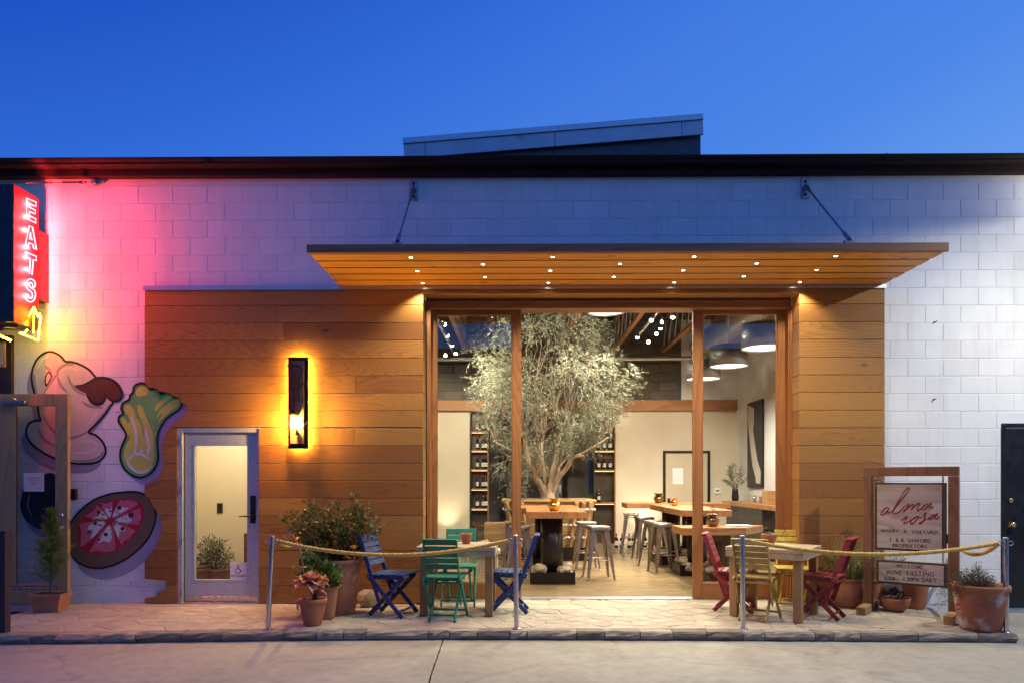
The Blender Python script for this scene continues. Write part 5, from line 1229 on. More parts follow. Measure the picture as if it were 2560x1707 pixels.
def rosette(parent, c, n, ln, wd, mat, tilt0=.25, tilt1=1.25, name='leaf', curl=.35, seed=2, wavy=0.0):
    rr_ = random.Random(seed); out = None
    for i in range(n):
        f = i/n; az = i*2.39996+rr_.uniform(-.2, .2); el = PI/2-(tilt0+(tilt1-tilt0)*f); L = ln*(.55+.5*f)*rr_.uniform(.85, 1.1); w = wd*(.6+.5*f)
        b = MB(); V = []; m_ = 6
        for j in range(m_+1):
            t = j/m_; s = L*t; e_ = el-curl*t*t*(.4+f); x = s*math.cos(e_); z = s*math.sin(e_); ww = w*math.sin(PI*min(.98, .12+.80*t))**.8*(1 if j < m_ else .25)
            for k in (-1, 0, 1):
                wv = wavy*math.sin(j*2.4+i+k)*t; y = k*ww/2; zz_ = z+(abs(k)*ww*.22)+wv*abs(k)
                V.append((c[0]+x*math.cos(az)-y*math.sin(az), c[1]+x*math.sin(az)+y*math.cos(az), c[2]+zz_))
        b.add(V, [(j*3+k, j*3+k+1, j*3+k+4, j*3+k+3) for j in range(m_) for k in (0, 1)], sm=True)
        o = b.build(name, mat, parent)
        at = o.data.attributes.new('lv', 'FLOAT', 'FACE'); val = rr_.random(); at.data.foreach_set('value', np.clip(np.array([val*.5+.45*(j/(m_-1)) for j in range(m_) for k in (0, 1)], dtype=np.float32), 0, 1))
    return out

# conifer in the rectangular box
p = F(126, 1527); cf = empty('potted_conifer', p, R(4), 'small conifer in a rectangular clay box by the oak door', 'potted plant')
s_ = 1796/(p.y+CAM_D); wdt = 78/s_; hgt = 46/s_
b = MB()
def frus(mb, w0, d0, w1, d1, z0, z1): 
    V = [(sx*w0/2, sy*d0/2, z0) for sx, sy in ((-1, -1), (1, -1), (1, 1), (-1, 1))]+[(sx*w1/2, sy*d1/2, z1) for sx, sy in ((-1, -1), (1, -1), (1, 1), (-1, 1))]
    mb.add(V, [(3, 2, 1, 0), (4, 5, 6, 7)]+[(i, (i+1) % 4, 4+(i+1) % 4, 4+i) for i in range(4)])
frus(b, wdt*.74, .17, wdt*.86, .20, 0, hgt*.66); frus(b, wdt*.90, .215, wdt*.92, .22, hgt*.66, hgt*.80); frus(b, wdt*.99, .245, wdt*1.0, .25, hgt*.80, hgt*.99); b.build('clay_box', M['terrad'], cf)
b = MB(); b.box2((-wdt*.44, -.09, hgt*.99), (wdt*.44, .09, hgt)); b.build('soil', M['soil'], cf)
b = MB(); b.tube([(0, 0, hgt*.9), (.01, 0, hgt+.15), (.0, .01, hgt+.6), (.01, 0, hgt+.95)], [.013, .011, .008, .003], 7); b.build('trunk', M['stem'], cf)
P, Dd, lv = [], [], []
rr_ = random.Random(8)
for i in range(110):
    z = rr_.uniform(.0, 1)**.9; zz_ = hgt+.16+z*.78; rad = (.20*(1-z)**.75+.035)*rr_.uniform(.55, 1.15); az = rr_.uniform(0, 2*PI)
    if rr_.random() < .06: rad *= 1.5
    d = Vector((math.cos(az), math.sin(az), rr_.uniform(.45, 1.1))).normalized(); hue = rr_.random()
    for k in range(75):
        f = rr_.random(); q = Vector((0, 0, zz_-.05))+d*rad*f+Vector([rr_.gauss(0, .014) for _ in range(3)]); P.append(q); Dd.append(d+Vector([rr_.gauss(0, .55) for _ in range(3)])); lv.append(min(1, max(0, hue*.35+.55*f*(hue*.5+.5)+rr_.uniform(-.1, .1))))
leaves('foliage', P, Dd, RNG.uniform(.016, .034, len(P)), .006, M['conifer'], cf, lv)

# rose bush in the tall clay pot
ro = pot_root('potted_rose_bush', 850, 1531, 'rose bush in a tall clay pot beside the cedar wall')
s_ = 1796/(ro.location.y+CAM_D); hz = clay_pot(ro, .155, .215, .585, M['terrad'], rimh=.05, bulge=.012, rimout=.006)
def rel(u, v, o, dy=0): q = W(u, v, o.location.y+dy); return q-o.location
tips = [rel(u, v, ro, random.uniform(-.22, .18)) for u, v in ((740, 1287), (718, 1292), (770, 1258), (790, 1275), (815, 1280), (840, 1265), (862, 1275), (880, 1248), (890, 1265), (918, 1270), (935, 1290), (940, 1310), (915, 1325), (900, 1350), (735, 1320), (745, 1350), (760, 1375), (780, 1330), (800, 1310), (830, 1310), (860, 1310), (850, 1340), (820, 1350), (790, 1365), (880, 1330), (905, 1380), (870, 1375), (840, 1385), (765, 1300), (900, 1300), (780, 1390), (755, 1340), (730, 1305))]
bush(ro, (0, 0, hz-.02), tips, M['rose'], 96, .050, .55, spread=.075, r0=.006, start=.45)
def rosebloom(parent, c, r, mat, name='flower'):
    rr2 = random.Random(int(c[0]*1000) & 255); b = MB()
    for k in range(18):
        az = k*2.4; e_ = 1.3-k*.07; d = Vector((math.cos(az)*math.cos(e_), math.sin(az)*math.cos(e_), math.sin(e_))); s = d.cross(Vector((0, 0, 1))).normalized(); u_ = s.cross(d)
        q = Vector(c)+d*r*.35; b.add([q-s*r*.35, q+s*r*.35, q+s*r*.42+d*r*.3+u_*r*.45, q+d*r*.35+u_*r*.62, q-s*r*.42+d*r*.3+u_*r*.45], [(0, 1, 2, 3, 4)], sm=True)
    return b.build(name, mat, parent)
rosebloom(ro, rel(883, 1370, ro, -.2), .042, M['petal']); b = MB(); b.tube([rel(875, 1390, ro, -.1), rel(883, 1372, ro, -.2)], .003, 5); b.build('flower_stalk', M['stem'], ro)
# geranium pot
ge = pot_root('potted_geranium', 815, 1544, 'geranium in a dusty clay pot tucked behind the red succulent')
hz = clay_pot(ge, .085, .125, .335, M['terrad'], rimh=.03, rimout=.006)
tips = [rel(u, v, ge, random.uniform(-.14, .10)) for u, v in ((745, 1410), (760, 1395), (772, 1405), (790, 1398), (805, 1405), (820, 1410), (838, 1420), (845, 1435), (750, 1430), (765, 1420), (800, 1425), (825, 1440), (755, 1450), (785, 1440), (842, 1450), (810, 1450), (775, 1455), (765, 1385))]
bush(ge, (0, 0, hz), tips, M['geran'], 34, .048, .95, spread=.05, r0=.005, start=.5)
for u, v in ((772, 1398), (784, 1388), (760, 1382)): rosebloom(ge, rel(u, v, ge, -.16), .016, M['pink'])
# red echeveria pot
ec = pot_root('potted_red_succulent', 782, 1561, 'red ruffled succulent with a bent pink flower stalk in a small clay pot')
hz = clay_pot(ec, .085, .128, .265, M['terra'], rimh=.05)
b = MB(); b.tube([(0, 0, hz), (.02, -.01, hz+.06), (.01, 0, hz+.16), (-.01, 0, hz+.22)], [.016, .015, .014, .012], 8); b.tube([(.03, 0, hz), (.05, -.02, hz+.08), (.05, -.03, hz+.13)], .010, 8); b.build('stem', M['stem'], ec)
rosette(ec, (-.01, -.02, hz+.17), 26, .20, .115, M['eche'], .15, 1.75, curl=.25, seed=5, wavy=.022)
rosette(ec, (-.09, -.03, hz-.01), 10, .11, .05, M['eche'], .4, 2.0, curl=.6, seed=9, wavy=.012)
rosette(ec, (.06, -.04, hz+.10), 9, .10, .055, M['eche'], .4, 1.7, curl=.5, seed=12, wavy=.01)
st = [(-.01, -.02, hz+.2)]+[tuple(rel(u, v, ec, -.02)) for u, v in ((762, 1440), (757, 1410), (752, 1382), (745, 1360), (735, 1342), (724, 1334), (716, 1333))]
b = MB(); b.tube(spline(st, 4), .0055, 6); b.build('flower_stalk', M['pinkstem'], ec)
for k_, (u, v) in enumerate(((716, 1335), (711, 1340), (720, 1331), (713, 1347), (725, 1332), (709, 1334))): rosebloom(ec, rel(u, v, ec, -.02+random.uniform(-.02, .02)), .016, M['pink'], 'bud')
rosette(ec, tuple(rel(758, 1420, ec, -.02)), 4, .05, .03, M['eche'], .5, 1.2, seed=3)
# rocks
def rock(loc, r, seed, label=None, cat='rock', group=None, sq=(1, .8, .7), parent=None, name='rock', mat='rock'):
    rr2 = np.random.default_rng(seed); import bmesh
    bm = bmesh.new(); bmesh.ops.create_icosphere(bm, subdivisions=2, radius=1)
    ds = rr2.normal(size=(9, 3)); ds /= np.linalg.norm(ds, axis=1, keepdims=True); hs = rr2.uniform(.62, .92, 9)
    for v in bm.verts:
        c = np.array(v.co)
        for d, h_ in zip(ds, hs):
            q = c@d
            if q > h_: c = c-d*(q-h_)*.85
        c = c*(1+rr2.normal()*.025); v.co = Vector((c[0]*r*sq[0], c[1]*r*sq[1], c[2]*r*sq[2]))
    zmin = min(v.co.z for v in bm.verts)
    for v in bm.verts: v.co.z = max(v.co.z, zmin*.72)-zmin*.72
    me = bpy.data.meshes.new(name); bm.to_mesh(me); bm.free(); me.materials.append(M[mat])
    o = bpy.data.objects.new(name, me); col.objects.link(o); o.location = loc; o.rotation_euler = (0, 0, rr2.uniform(0, 6)); o.parent = parent
    return tag(o, label, cat if label else None, group)
rock(F(922, 1514), .145, 4, 'pale boulder on the flagstones behind the blue chair', sq=(.95, .8, .92)).rotation_euler = (0, 0, .3)

# pots on the tables
def tabletop(name, u, v, Y, z, label, rb, rt, h):
    q = W(u, v, Y); r_ = empty(name, (q.x, Y, z), 0, label, 'potted plant'); return r_, clay_pot(r_, rb, rt, h, M['terra'], rimh=h*.3, n=24, rimout=.004)
r_, hz = tabletop('potted_cactus', 1165.5, 1355, T1P.y+.05, .737, 'tiny pale succulent in a small clay pot on table by green chairs', .042, .062, .115)
for k_, (x, y) in enumerate(((-.02, 0), (.022, .01), (0, -.025), (.005, .03))): rosette(r_, (x, y, hz), 12, .035, .014, M['succg'], .1, 1.3, seed=k_)
r_, hz = tabletop('potted_succulent', 1923, 1355, T2P.y-.05, .737, 'green succulent with a coral flower in clay pot on table by yellow chairs', .047, .075, .130)
for k_, (x, y) in enumerate(((-.03, 0), (.03, .01), (0, -.03), (.005, .03), (-.01, -.01))): rosette(r_, (x, y, hz), 13, .055, .018, M['succg'], .1, 1.35, seed=20+k_)
st = [(.02, 0, hz), (.06, -.01, hz+.0), (.11, -.02, hz-.005), (.14, -.02, hz+.02), (.165, -.02, hz+.07), (.185, -.02, hz+.095)]
b = MB(); b.tube(spline(st, 4), .004, 6); b.build('flower_stalk', M['succg'], r_)
at = kids(r_)[-1].data.attributes.new('lv', 'FLOAT', 'FACE')
for k_ in range(7): rosebloom(r_, (.178+.012*math.cos(k_), -.02+.012*math.sin(k_*2), hz+.085+.006*k_), .013, M['coral'], 'flower')
# grass pot, lavender, small pot behind the table
gp = pot_root('potted_grass', 2122, 1514, 'drooping pale ornamental grass in a round clay pot behind the red chair')
hz = clay_pot(gp, .15, .185, .33, M['terra'], rimh=.035, bulge=.035, rimout=.004)
mb_v, lv = [], []
P, Dd, Ls = [], [], []
N = 1100; me_v = []; fcs = []; lvs = []
for i in range(N):
    az = random.uniform(0, 2*PI); r0 = random.uniform(0, .15); el = random.uniform(.75, 1.5); L = random.uniform(.34, .62); w = random.uniform(.003, .006)
    c = Vector((r0*math.cos(az), r0*math.sin(az), hz)); d = Vector((math.cos(az)*math.cos(el), math.sin(az)*math.cos(el), math.sin(el))); s = Vector((-math.sin(az), math.cos(az), 0)); q = c.copy(); b0 = len(me_v); g_ = random.uniform(.22, .5)
    for j in range(6):
        ww = w*(1-j/5.4); me_v += [q+s*ww, q-s*ww]; q = q+d*(L/5); d = (d-Vector((0, 0, g_))*(.55+.2*j)).normalized() if j > 0 else d
    for j in range(5): fcs.append((b0+2*j, b0+2*j+1, b0+2*j+3, b0+2*j+2)); lvs.append(min(1, random.random()*.6+.08*j))
b = MB(); b.add(me_v, fcs); o = b.build('grass_blade', M['grassm'], gp); o['kind'] = 'stuff'; o.data.attributes.new('lv', 'FLOAT', 'FACE').data.foreach_set('value', np.array(lvs, dtype=np.float32))
lvd = empty('lavender_bush', F(2165, 1508), 0, 'tall sparse lavender with purple tips behind the hanging sign', 'bush')
tips = [rel(u, v, lvd, random.uniform(-.1, .15)) for u, v in ((2108, 1305), (2120, 1322), (2150, 1345), (2165, 1310), (2140, 1360), (2180, 1350), (2200, 1375), (2225, 1385), (2240, 1390), (2130, 1380), (2155, 1390), (2190, 1400), (2215, 1395), (2105, 1380), (2170, 1370), (2145, 1330), (2250, 1400), (2185, 1365))]
bush(lvd, (0, 0, .02), tips, M['lav'], 150, .05, .13, spread=.05, r0=.004, start=.35)
clay_pot(lvd, .12, .16, .30, M['terra'], rimh=.03)
sp_r = pot_root('potted_small_succulent', 2030, 1500, 'little clay pot of grassy succulent half hidden behind the table leg'); hz = clay_pot(sp_r, .05, .075, .12, M['terra'], rimh=.03); rosette(sp_r, (0, 0, hz), 22, .11, .016, M['succg'], .1, 1.3, seed=41)
# bowl and pot under the sign
bw_ = pot_root('succulent_bowl', 2237, 1526, 'dark red succulents in a round clay bowl under the hanging sign')
b = MB(); b.lathe([(0, 0), (.07, 0), (.115, .03), (.150, .085), (.158, .135), (.157, .150), (.148, .150), (.143, .13)], 32); b.build('bowl', M['terra'], bw_); b = MB(); b.lathe([(.144, .132), (.07, .142), (0, .145)], 20); b.build('soil', M['soil'], bw_)
rr_ = random.Random(6)
for k_ in range(11):
    a_ = k_*2.4; q = .028*math.sqrt(k_)*1.15; rosette(bw_, (q*math.cos(a_), q*math.sin(a_), .15+.075*(1-q/.13)), 13, rr_.uniform(.055, .09), .026, M['succd'], .1, 1.55, seed=60+k_)
for k_ in range(4): rosette(bw_, (-.14+.02*k_, -.05-.02*k_, .15), 10, .045, .014, M['succg'], .1, 1.4, seed=80+k_)
pp = pot_root('clay_pot', 2288, 1518, 'plain clay pot standing behind the succulent bowl and sign board', 'pot'); clay_pot(pp, .10, .16, .42, M['terra'], rimh=.04)
# large heather pot
hp = pot_root('potted_heather', 2451, 1572, 'large lime-stained clay pot of straggly heather beside the end rope post')
hz = clay_pot(hp, .170, .232, .435, M['terraw'], rimh=.055, rimout=.014, bulge=.008)
tips = [rel(u, v, hp, random.uniform(-.2, .2)) for u, v in ((2365, 1445), (2372, 1430), (2385, 1440), (2400, 1432), (2415, 1440), (2430, 1430), (2440, 1422), (2450, 1440), (2462, 1430), (2475, 1438), (2485, 1450), (2478, 1462), (2350, 1470), (2345, 1485), (2338, 1510), (2360, 1465), (2395, 1455), (2420, 1455), (2445, 1460), (2468, 1458), (2405, 1465), (2435, 1468), (2455, 1470), (2380, 1462), (2410, 1425), (2445, 1412))]
bush(hp, (0, 0, hz-.04), tips, M['heath'], 190, .022, .25, spread=.042, r0=.004, start=.3, wob=.05)
hk = MB(); q = rel(2392, 1514, hp); hk.tube([q+Vector((.035*math.cos(t), -.02, .025*math.sin(t))) for t in np.linspace(-2, 2.2, 10)], .007, 6); hk.build('pot_lug', M['terraw'], hp)
# plant and pots in the hall behind the steel door
hb = empty('hall_plant', W(528, 1452, .75), 0, 'bushy silver green plant behind the steel door glass', 'potted plant'); hb.location.z = .0
tips = [rel(u, v, hb, random.uniform(-.2, .2)) for u, v in ((495, 1365), (510, 1350), (522, 1342), (535, 1352), (548, 1358), (562, 1355), (572, 1372), (580, 1390), (572, 1408), (560, 1400), (545, 1385), (525, 1380), (505, 1385), (495, 1400), (515, 1405), (538, 1412), (558, 1420), (500, 1420), (486, 1388), (530, 1365), (550, 1372))]
bush(hb, (0, 0, .28), tips, M['hallbush'], 90, .042, .3, spread=.07, r0=.006, start=.4)
b = MB(); b.box((0, 0, .14), (.42, .26, .28), None, .006); b.box((0, 0, .29), (.46, .30, .03), None, .005); b.build('planter', M['terrad'], hb)
q = W(496, 1438, .62); hc = empty('hall_pot', (q.x, .62, 0), 0, 'pale clay pot at the foot of the hall plant', 'pot'); clay_pot(hc, .11, .14, .33, M['terrad'], rimh=.05)
b = MB(); q = W(550, 1269, 1.75); b.box2((q.x-.04, 1.738, q.z-.07), (q.x+.04, 1.7495, q.z+.07), .003); sw = b.build('switch_plate', M['blackm']); tag(sw, 'dark switch plate on the cream hall wall', 'switch')
q0, q1 = W(611, 1400, .9), W(617, 1332, .9); b = MB(); b.box2((q0.x, .88, 0), (q1.x+.12, .95, q1.z), .003); tag(b.build('timber_post', M['beam']), 'short timber post at the edge of the hall doorway', 'post')
# ============================================================ INTERIOR FURNISHING
# --- long bar tables on steel columns standing in trays of rocks
def bar_table(label, x0, x1, y0, y1, z=1.0, th=.092, trays=(), top=None, axis='Y'):
    r_ = empty('bar_table', ((x0+x1)/2, (y0+y1)/2, 0), 0, label, 'table', 'bar tables on steel columns')
    w, d = x1-x0, y1-y0; mt = M['bartop'] if axis == 'Y' else M['bartopx']
    if top is None:
        n = 3
        for i in range(n):
            b = MB()
            if axis == 'Y': b.box((0, 0, 0), (w/n-.002, d, th), None, .005); b.build('top_plank', mt, r_, (-w/2+w/n*(i+.5), 0, z-th/2))
            else: b.box((0, 0, 0), (w, d/n-.002, th), None, .005); b.build('top_plank', mt, r_, (0, -d/2+d/n*(i+.5), z-th/2))
    else:
        b = MB(); b.prism([(p[0]-(x0+x1)/2, p[1]-(y0+y1)/2) for p in top], lambda p, q, t: (p, q, t), z-th, z); b.build('top_slab', M['bartopx'], r_)
    for k_, (tx, ty, tw, td, cr_) in enumerate(trays):
        ox, oy = tx-(x0+x1)/2, ty-(y0+y1)/2
        b = MB(); b.lathe([(0, .004), (cr_, .004), (cr_, z-th-.002), (0, z-th-.002)], 28, (ox, oy, 0)); b.build('column', M['dsteel'], r_)
        b = MB(); t = .008; hh = .165
        b.box2((ox-tw/2, oy-td/2, 0), (ox+tw/2, oy-td/2+t, hh)); b.box2((ox-tw/2, oy+td/2-t, 0), (ox+tw/2, oy+td/2, hh)); b.box2((ox-tw/2, oy-td/2+t, 0), (ox-tw/2+t, oy+td/2-t, hh)); b.box2((ox+tw/2-t, oy-td/2+t, 0), (ox+tw/2, oy+td/2-t, hh)); b.box2((ox-tw/2+t, oy-td/2+t, 0), (ox+tw/2-t, oy+td/2-t, .01))
        b.build('tray', M['dsteel'], r_)
    return r_
def tray_rocks(tx, ty, tw, td, cr_, label, group, n, seed):
    rr2 = random.Random(seed)
    for k_ in range(n):
        for _ in range(40):
            x, y = tx+rr2.uniform(-tw/2+.07, tw/2-.07), ty+rr2.uniform(-td/2+.07, td/2-.07)
            if math.hypot(x-tx, y-ty) > cr_+.05: break
        r = rr2.uniform(.065, .11); rock((x, y, rr2.choice((.07, .11, .15))), r, seed*50+k_, label, 'rock', group, sq=(1.05, .85, .72))
tA = (.455, 1.78, .62, .56, .155)
bar_table('wide fir bar table in the open doorway, brass pot on top', .10, .92, 1.42, 2.75, trays=[tA])
tray_rocks(*tA, 'tan rock heaped round the column of the doorway bar table', 'rocks in the doorway table tray', 36, 3)
bar_table('second fir bar table behind the doorway bar table', .02, .93, 2.80, 4.00, trays=[(.38, 3.45, .6, .5, .13)])
t1_ = (2.72, 2.68, .66, .60, .155)
bar_table('fir bar table with a thick end beside the sliding door panel', 2.33, 3.06, 2.02, 3.20, trays=[t1_])
tray_rocks(*t1_, 'tan rock in the steel tray of the table by sliding panel', 'rocks in the tray by the sliding panel', 26, 5)
t2_ = (2.62, 4.1, .60, .56, .155)
bar_table('fir bar table standing behind the thick ended bar table', 2.33, 3.06, 3.26, 4.52, trays=[t2_])
tray_rocks(*t2_, 'tan rock in the steel tray of the middle bar table', 'rocks in the middle bar table tray', 12, 6)
bar_table('farthest fir bar table set crosswise before the cream wall', 1.98, 3.9, 4.95, 5.60, trays=[(3.2, 5.3, .5, .45, .12)], axis='X')
q0 = W(1690, 1320, 1.35); 
t0_ = (2.80, 1.72, .52, .50, .15)
bar_table('low fir table with a slanted end right behind the window pane', 2.2, 3.5, 1.3, 2.0, z=.79, th=.095, trays=[t0_], top=[(2.18, 1.30), (3.03, 1.30), (3.47, 1.92), (2.18, 1.92)], axis='X')
tray_rocks(*t0_, 'tan rock in the tray of the low slanted table', 'rocks in the low table tray', 9, 7)

# --- metal stools
def make_stool():
    r_ = empty('bar_stool', label='', cat='stool', group='worn steel bar stools'); h = .765
    b = MB(); s = .148; rr2 = .03
    ring = []
    for cx, cyy, a0 in ((s, s, 0), (-s, s, 90), (-s, -s, 180), (s, -s, 270)): ring += [(cx-rr2*math.copysign(1, cx)+rr2*math.cos(R(a0+t)), cyy-rr2*math.copysign(1, cyy)+rr2*math.sin(R(a0+t))) for t in (0, 30, 60, 90)]
    n = len(ring); lv_ = [(1.0, h-.055), (1.0, h-.008), (.97, h), (.90, h), (.86, h-.006)]
    V = [(x*k, y*k, z) for k, z in lv_ for x, y in ring]
    b.add(V, [(i*n+j, i*n+(j+1) % n, (i+1)*n+(j+1) % n, (i+1)*n+j) for i in range(len(lv_)-1) for j in range(n)], sm=True); b.add(V[(len(lv_)-1)*n:], [tuple(range(n))])
    b.build('seat', M['stool'], r_)
    for sx in (-1, 1):
        for sy in (-1, 1):
            b = MB(); t, bt = .128, .205
            # pressed sheet leg: an angle section that flares
            for (wx, wy) in ((1, 0), (0, 1)):
                def P(f, o): 
                    c = t+(bt-t)*f; w = .072*(1-f)+.030*f; z = (h-.045)*(1-f)+.012*f
                    return (sx*(c - (o*w if wx else 0)), sy*(c - (o*w if wy else 0)), z)
                pts = []; nn = 6
                for i in range(nn+1): f = i/nn; pts += [P(f, 0), P(f, 1), tuple(np.array(P(f, 1))-np.array((0 if wx else sx*.006, 0 if wy else sy*.006, 0))), tuple(np.array(P(f, 0))-np.array((sx*.006, sy*.006, 0)))]
                b.add(pts, [(i*4+k, i*4+(k+1) % 4, (i+1)*4+(k+1) % 4, (i+1)*4+k) for i in range(nn) for k in range(4)])
            b.box((sx*.200, sy*.200, .012), (.034, .034, .024), None, .006)
            b.build('leg', M['stool'], r_)
    for z in (.28,):
        c = .128+(.205-.128)*(1-z/.72)-.012
        for a_, c_ in (((-c, -c, z), (c, -c, z)), ((-c, c, z), (c, c, z)), ((-c, -c, z+.04), (-c, c, z+.04)), ((c, -c, z+.04), (c, c, z+.04))): b = MB(); b.tube([a_, c_], .0085, 8); b.build('footrest', M['stool'], r_)
    b = MB(); b.tube([(-.12, -.12, h-.09), (.12, .12, h-.09)], .007, 6); b.tube([(-.12, .12, h-.095), (.12, -.12, h-.095)], .007, 6); b.build('brace', M['stool'], r_)
    return r_
st0 = make_stool()
for k_, (u, v, z_, rz, lb) in enumerate(((1496, 1447, 0, 6, 'worn steel bar stool in front of its twin beside the doorway table'), (1465, 1424, 0, 3, 'worn steel bar stool half hidden behind the front doorway stool'),
        (1300, 1447, 0, -4, 'worn steel bar stool behind the door stile and blue chair'), (1288, 1424, 0, 0, 'worn steel bar stool behind glass between stile and planter'),
        (1660, 1432, 0, 8, 'worn steel bar stool before the thick ended table, closest to the sliding panel'), (1636, 1418, 0, 14, 'worn steel bar stool just behind the stool by the sliding panel'),
        (1612, 1399, 0, 4, 'worn steel bar stool beside the middle bar table'), (1578, 1379, 0, -12, 'worn steel bar stool alone before the wall washed with light'))):
    o = st0 if k_ == 0 else copy_tree(st0); p = F(u, v-2); o.location = (p.x, p.y, 0); o.rotation_euler = (0, 0, R(rz)); o['label'] = lb

# --- brass spittoons on the tables
def spittoon(x, y, z, s, mat, label):
    b = MB(); pr = [(0, 0), (.055, 0), (.062, .006), (.090, .05), (.095, .085), (.080, .115), (.052, .135), (.050, .142), (.085, .165), (.112, .172), (.110, .176), (.075, .168), (.044, .145), (.030, .10)]
    b.lathe([(r*s, h*s) for r, h in pr], 26); r_ = b.build('brass_pot', M[mat], None, (x, y, z)); return tag(r_, label, 'pot', 'brass spittoons on the bar tables')
q = W(1385, 1272, 1.72); spittoon(q.x, 1.72, 1.001, .98, 'brass', 'shiny ribbed brass pot on the doorway bar table')
q = W(1647, 1256, 5.2); spittoon(q.x, 5.2, 1.001, 1.0, 'bronze', 'dark bronze flared pot on the farthest crosswise table')
q = W(1686, 1262, 3.7); spittoon(q.x, 3.7, 1.001, .72, 'brass', 'small bright brass pot on the middle bar table')
q = W(1782, 1308, 1.62); spt = spittoon(q.x, 1.62, .791, .98, 'bronze', 'dark bronze pot carrying a wine glass on the low slanted table')
b = MB(); b.lathe([(0, 0), (.028, .0), (.030, .003), (.006, .008), (.005, .03), (.032, .05), (.040, .085), (.034, .12), (.033, .12), (.038, .085), (.0, .045)], 20); tag(b.build('wine_glass', M['tumbler'], None, (q.x, 1.62, .791+.165)), 'stemless wine glass standing on the dark bronze pot', 'glass')
q = W(1672, 1252, 5.15); b = MB(); b.box((0, 0, .045), (.05, .05, .09), None, .006); tag(b.build('napkin_box', M['dsteel'], None, (q.x, 5.15, 1.001)), 'little dark box between two brass pots on the crosswise table', 'box')
q = W(1845, 1307, 1.7); b = MB(); b.box((0, 0, .006), (.34, .22, .012), None, .003); tag(b.build('menu', M['white'], None, (q.x+.02, 1.74, .791)), 'white menu lying on the low slanted table', 'menu')

# --- log planter with chains, and the indoor olive tree
OYc = 4.95; pl = empty('tree_planter', (X0(1371, 4.6), OYc, 0), 0, 'big flared timber planter box wrapped with chains around the olive tree', 'planter')
wT_, wB_, dT_, dB_, h0_, h1_ = 1.62, 1.36, 1.2, 1.0, .24, 1.04
nr = 4
for i in range(nr):
    f0, f1 = i/nr, (i+1)/nr; b = MB()
    z0, z1 = h0_+(h1_-h0_)*f0+.004, h0_+(h1_-h0_)*f1; a0, a1 = wB_+(wT_-wB_)*f0, wB_+(wT_-wB_)*f1; d0, d1 = dB_+(dT_-dB_)*f0, dB_+(dT_-dB_)*f1
    frus(b, a0, d0, a1, d1, z0, z1); b.build('side_timber', M['planter'], pl)
b = MB(); b.box2((-wT_/2-.03, -dT_/2-.03, h1_), (wT_/2+.03, -dT_/2+.12, h1_+.04), .006); b.box2((-wT_/2-.03, dT_/2-.12, h1_), (wT_/2+.03, dT_/2+.03, h1_+.04), .006); b.box2((-wT_/2-.03, -dT_/2+.12, h1_), (-wT_/2+.12, dT_/2-.12, h1_+.04), .006); b.box2((wT_/2-.12, -dT_/2+.12, h1_), (wT_/2+.03, dT_/2-.12, h1_+.04), .006); b.build('rim', M['planter'], pl)
b = MB(); b.box2((-wT_/2+.1, -dT_/2+.1, h1_-.05), (wT_/2-.1, dT_/2-.1, h1_-.0)); b.build('soil', M['soil'], pl)
b = MB(); b.box2((-wB_/2-.08, -dB_/2-.08, 0), (wB_/2+.08, dB_/2+.08, h0_), .006); b.build('plinth', M['dsteel'], pl)
for sx in (-1, 1):
    for dx_ in (0, .13, .26):
        b = MB(); b.bar((sx*(wB_/2-.06-dx_*.9), -dB_/2-.035, h0_), (sx*(wT_/2-.06-dx_), -dT_/2-.035, h1_-.002), .085, .05, ch=.006); b.build('corner_stave', M['planter'], pl)
for f in (.22, .50, .84):
    w = (wB_+(wT_-wB_)*f)/2+.02; d_ = (dB_+(dT_-dB_)*f)/2+.075; z = h0_+(h1_-h0_)*f
    chain((-w, -d_, z), (w, -d_, z), pl, 'chain', .007, .062)
    for s in (-1, 1): chain((s*w, -d_, z), (s*w, d_-.1, z), pl, 'chain', .007, .062)
tree = empty('olive_tree', (pl.location.x, OYc, h1_), 0, 'indoor olive tree with a round silvery crown behind the open doorway', 'tree')
J = Q(1140, 1060, .17857)
def tj(x, y, dy=0): p = W(*J(x, y), OYc+dy); return p-Vector(tree.location)
limbs = [[(1262, 1085, 0), (1240, 980, 0), (1200, 880, -.02), (1125, 770, -.08), (1085, 660, -.15), (1020, 530, -.25), (990, 380, -.3), (960, 200, -.4)],
         [(1275, 1085, 0), (1262, 960, .03), (1250, 850, .08), (1240, 700, .12), (1212, 520, .2), (1205, 300, .3), (1230, 100, .4)],
         [(1300, 1085, 0), (1310, 960, 0), (1330, 850, 0), (1345, 720, .0), (1390, 540, .05), (1425, 350, .1), (1470, 120, .1)],
         [(1310, 1085, 0), (1335, 985, 0), (1380, 860, -.04), (1430, 750, -.08), (1550, 610, -.15), (1640, 470, -.25), (1790, 440, -.3)],
         [(1110, 740, -.1), (1160, 660, -.2), (1185, 560, -.3), (1170, 420, -.45), (1150, 250, -.6)],
         [(1435, 740, -.08), (1435, 640, .02), (1470, 560, .1), (1540, 480, .2), (1600, 330, .3)],
         [(1640, 470, -.25), (1900, 330, -.3), (2150, 170, -.3)], [(1020, 530, -.25), (800, 380, -.3), (560, 260, -.35)]]
rad = [.085, .055, .085, .065, .04, .032, .03, .03]
P, Dd, lv = [], [], []
b = MB(); ends = []
for L_, r0 in zip(limbs, rad):
    pth = spline([tj(*p) for p in L_], 4); n = len(pth); b.tube(pth, [r0*(1-.62*i/n)*(1+.10*math.sin(i*1.9)) for i in range(n)], 9); ends += [pth[-1], pth[int(n*.8)], pth[int(n*.65)]]
b.tube([tj(1285, 1100), tj(1285, 1040), tj(1285, 960)], [.17, .145, .11], 12)
b.build('trunk', M['trunk'], tree)
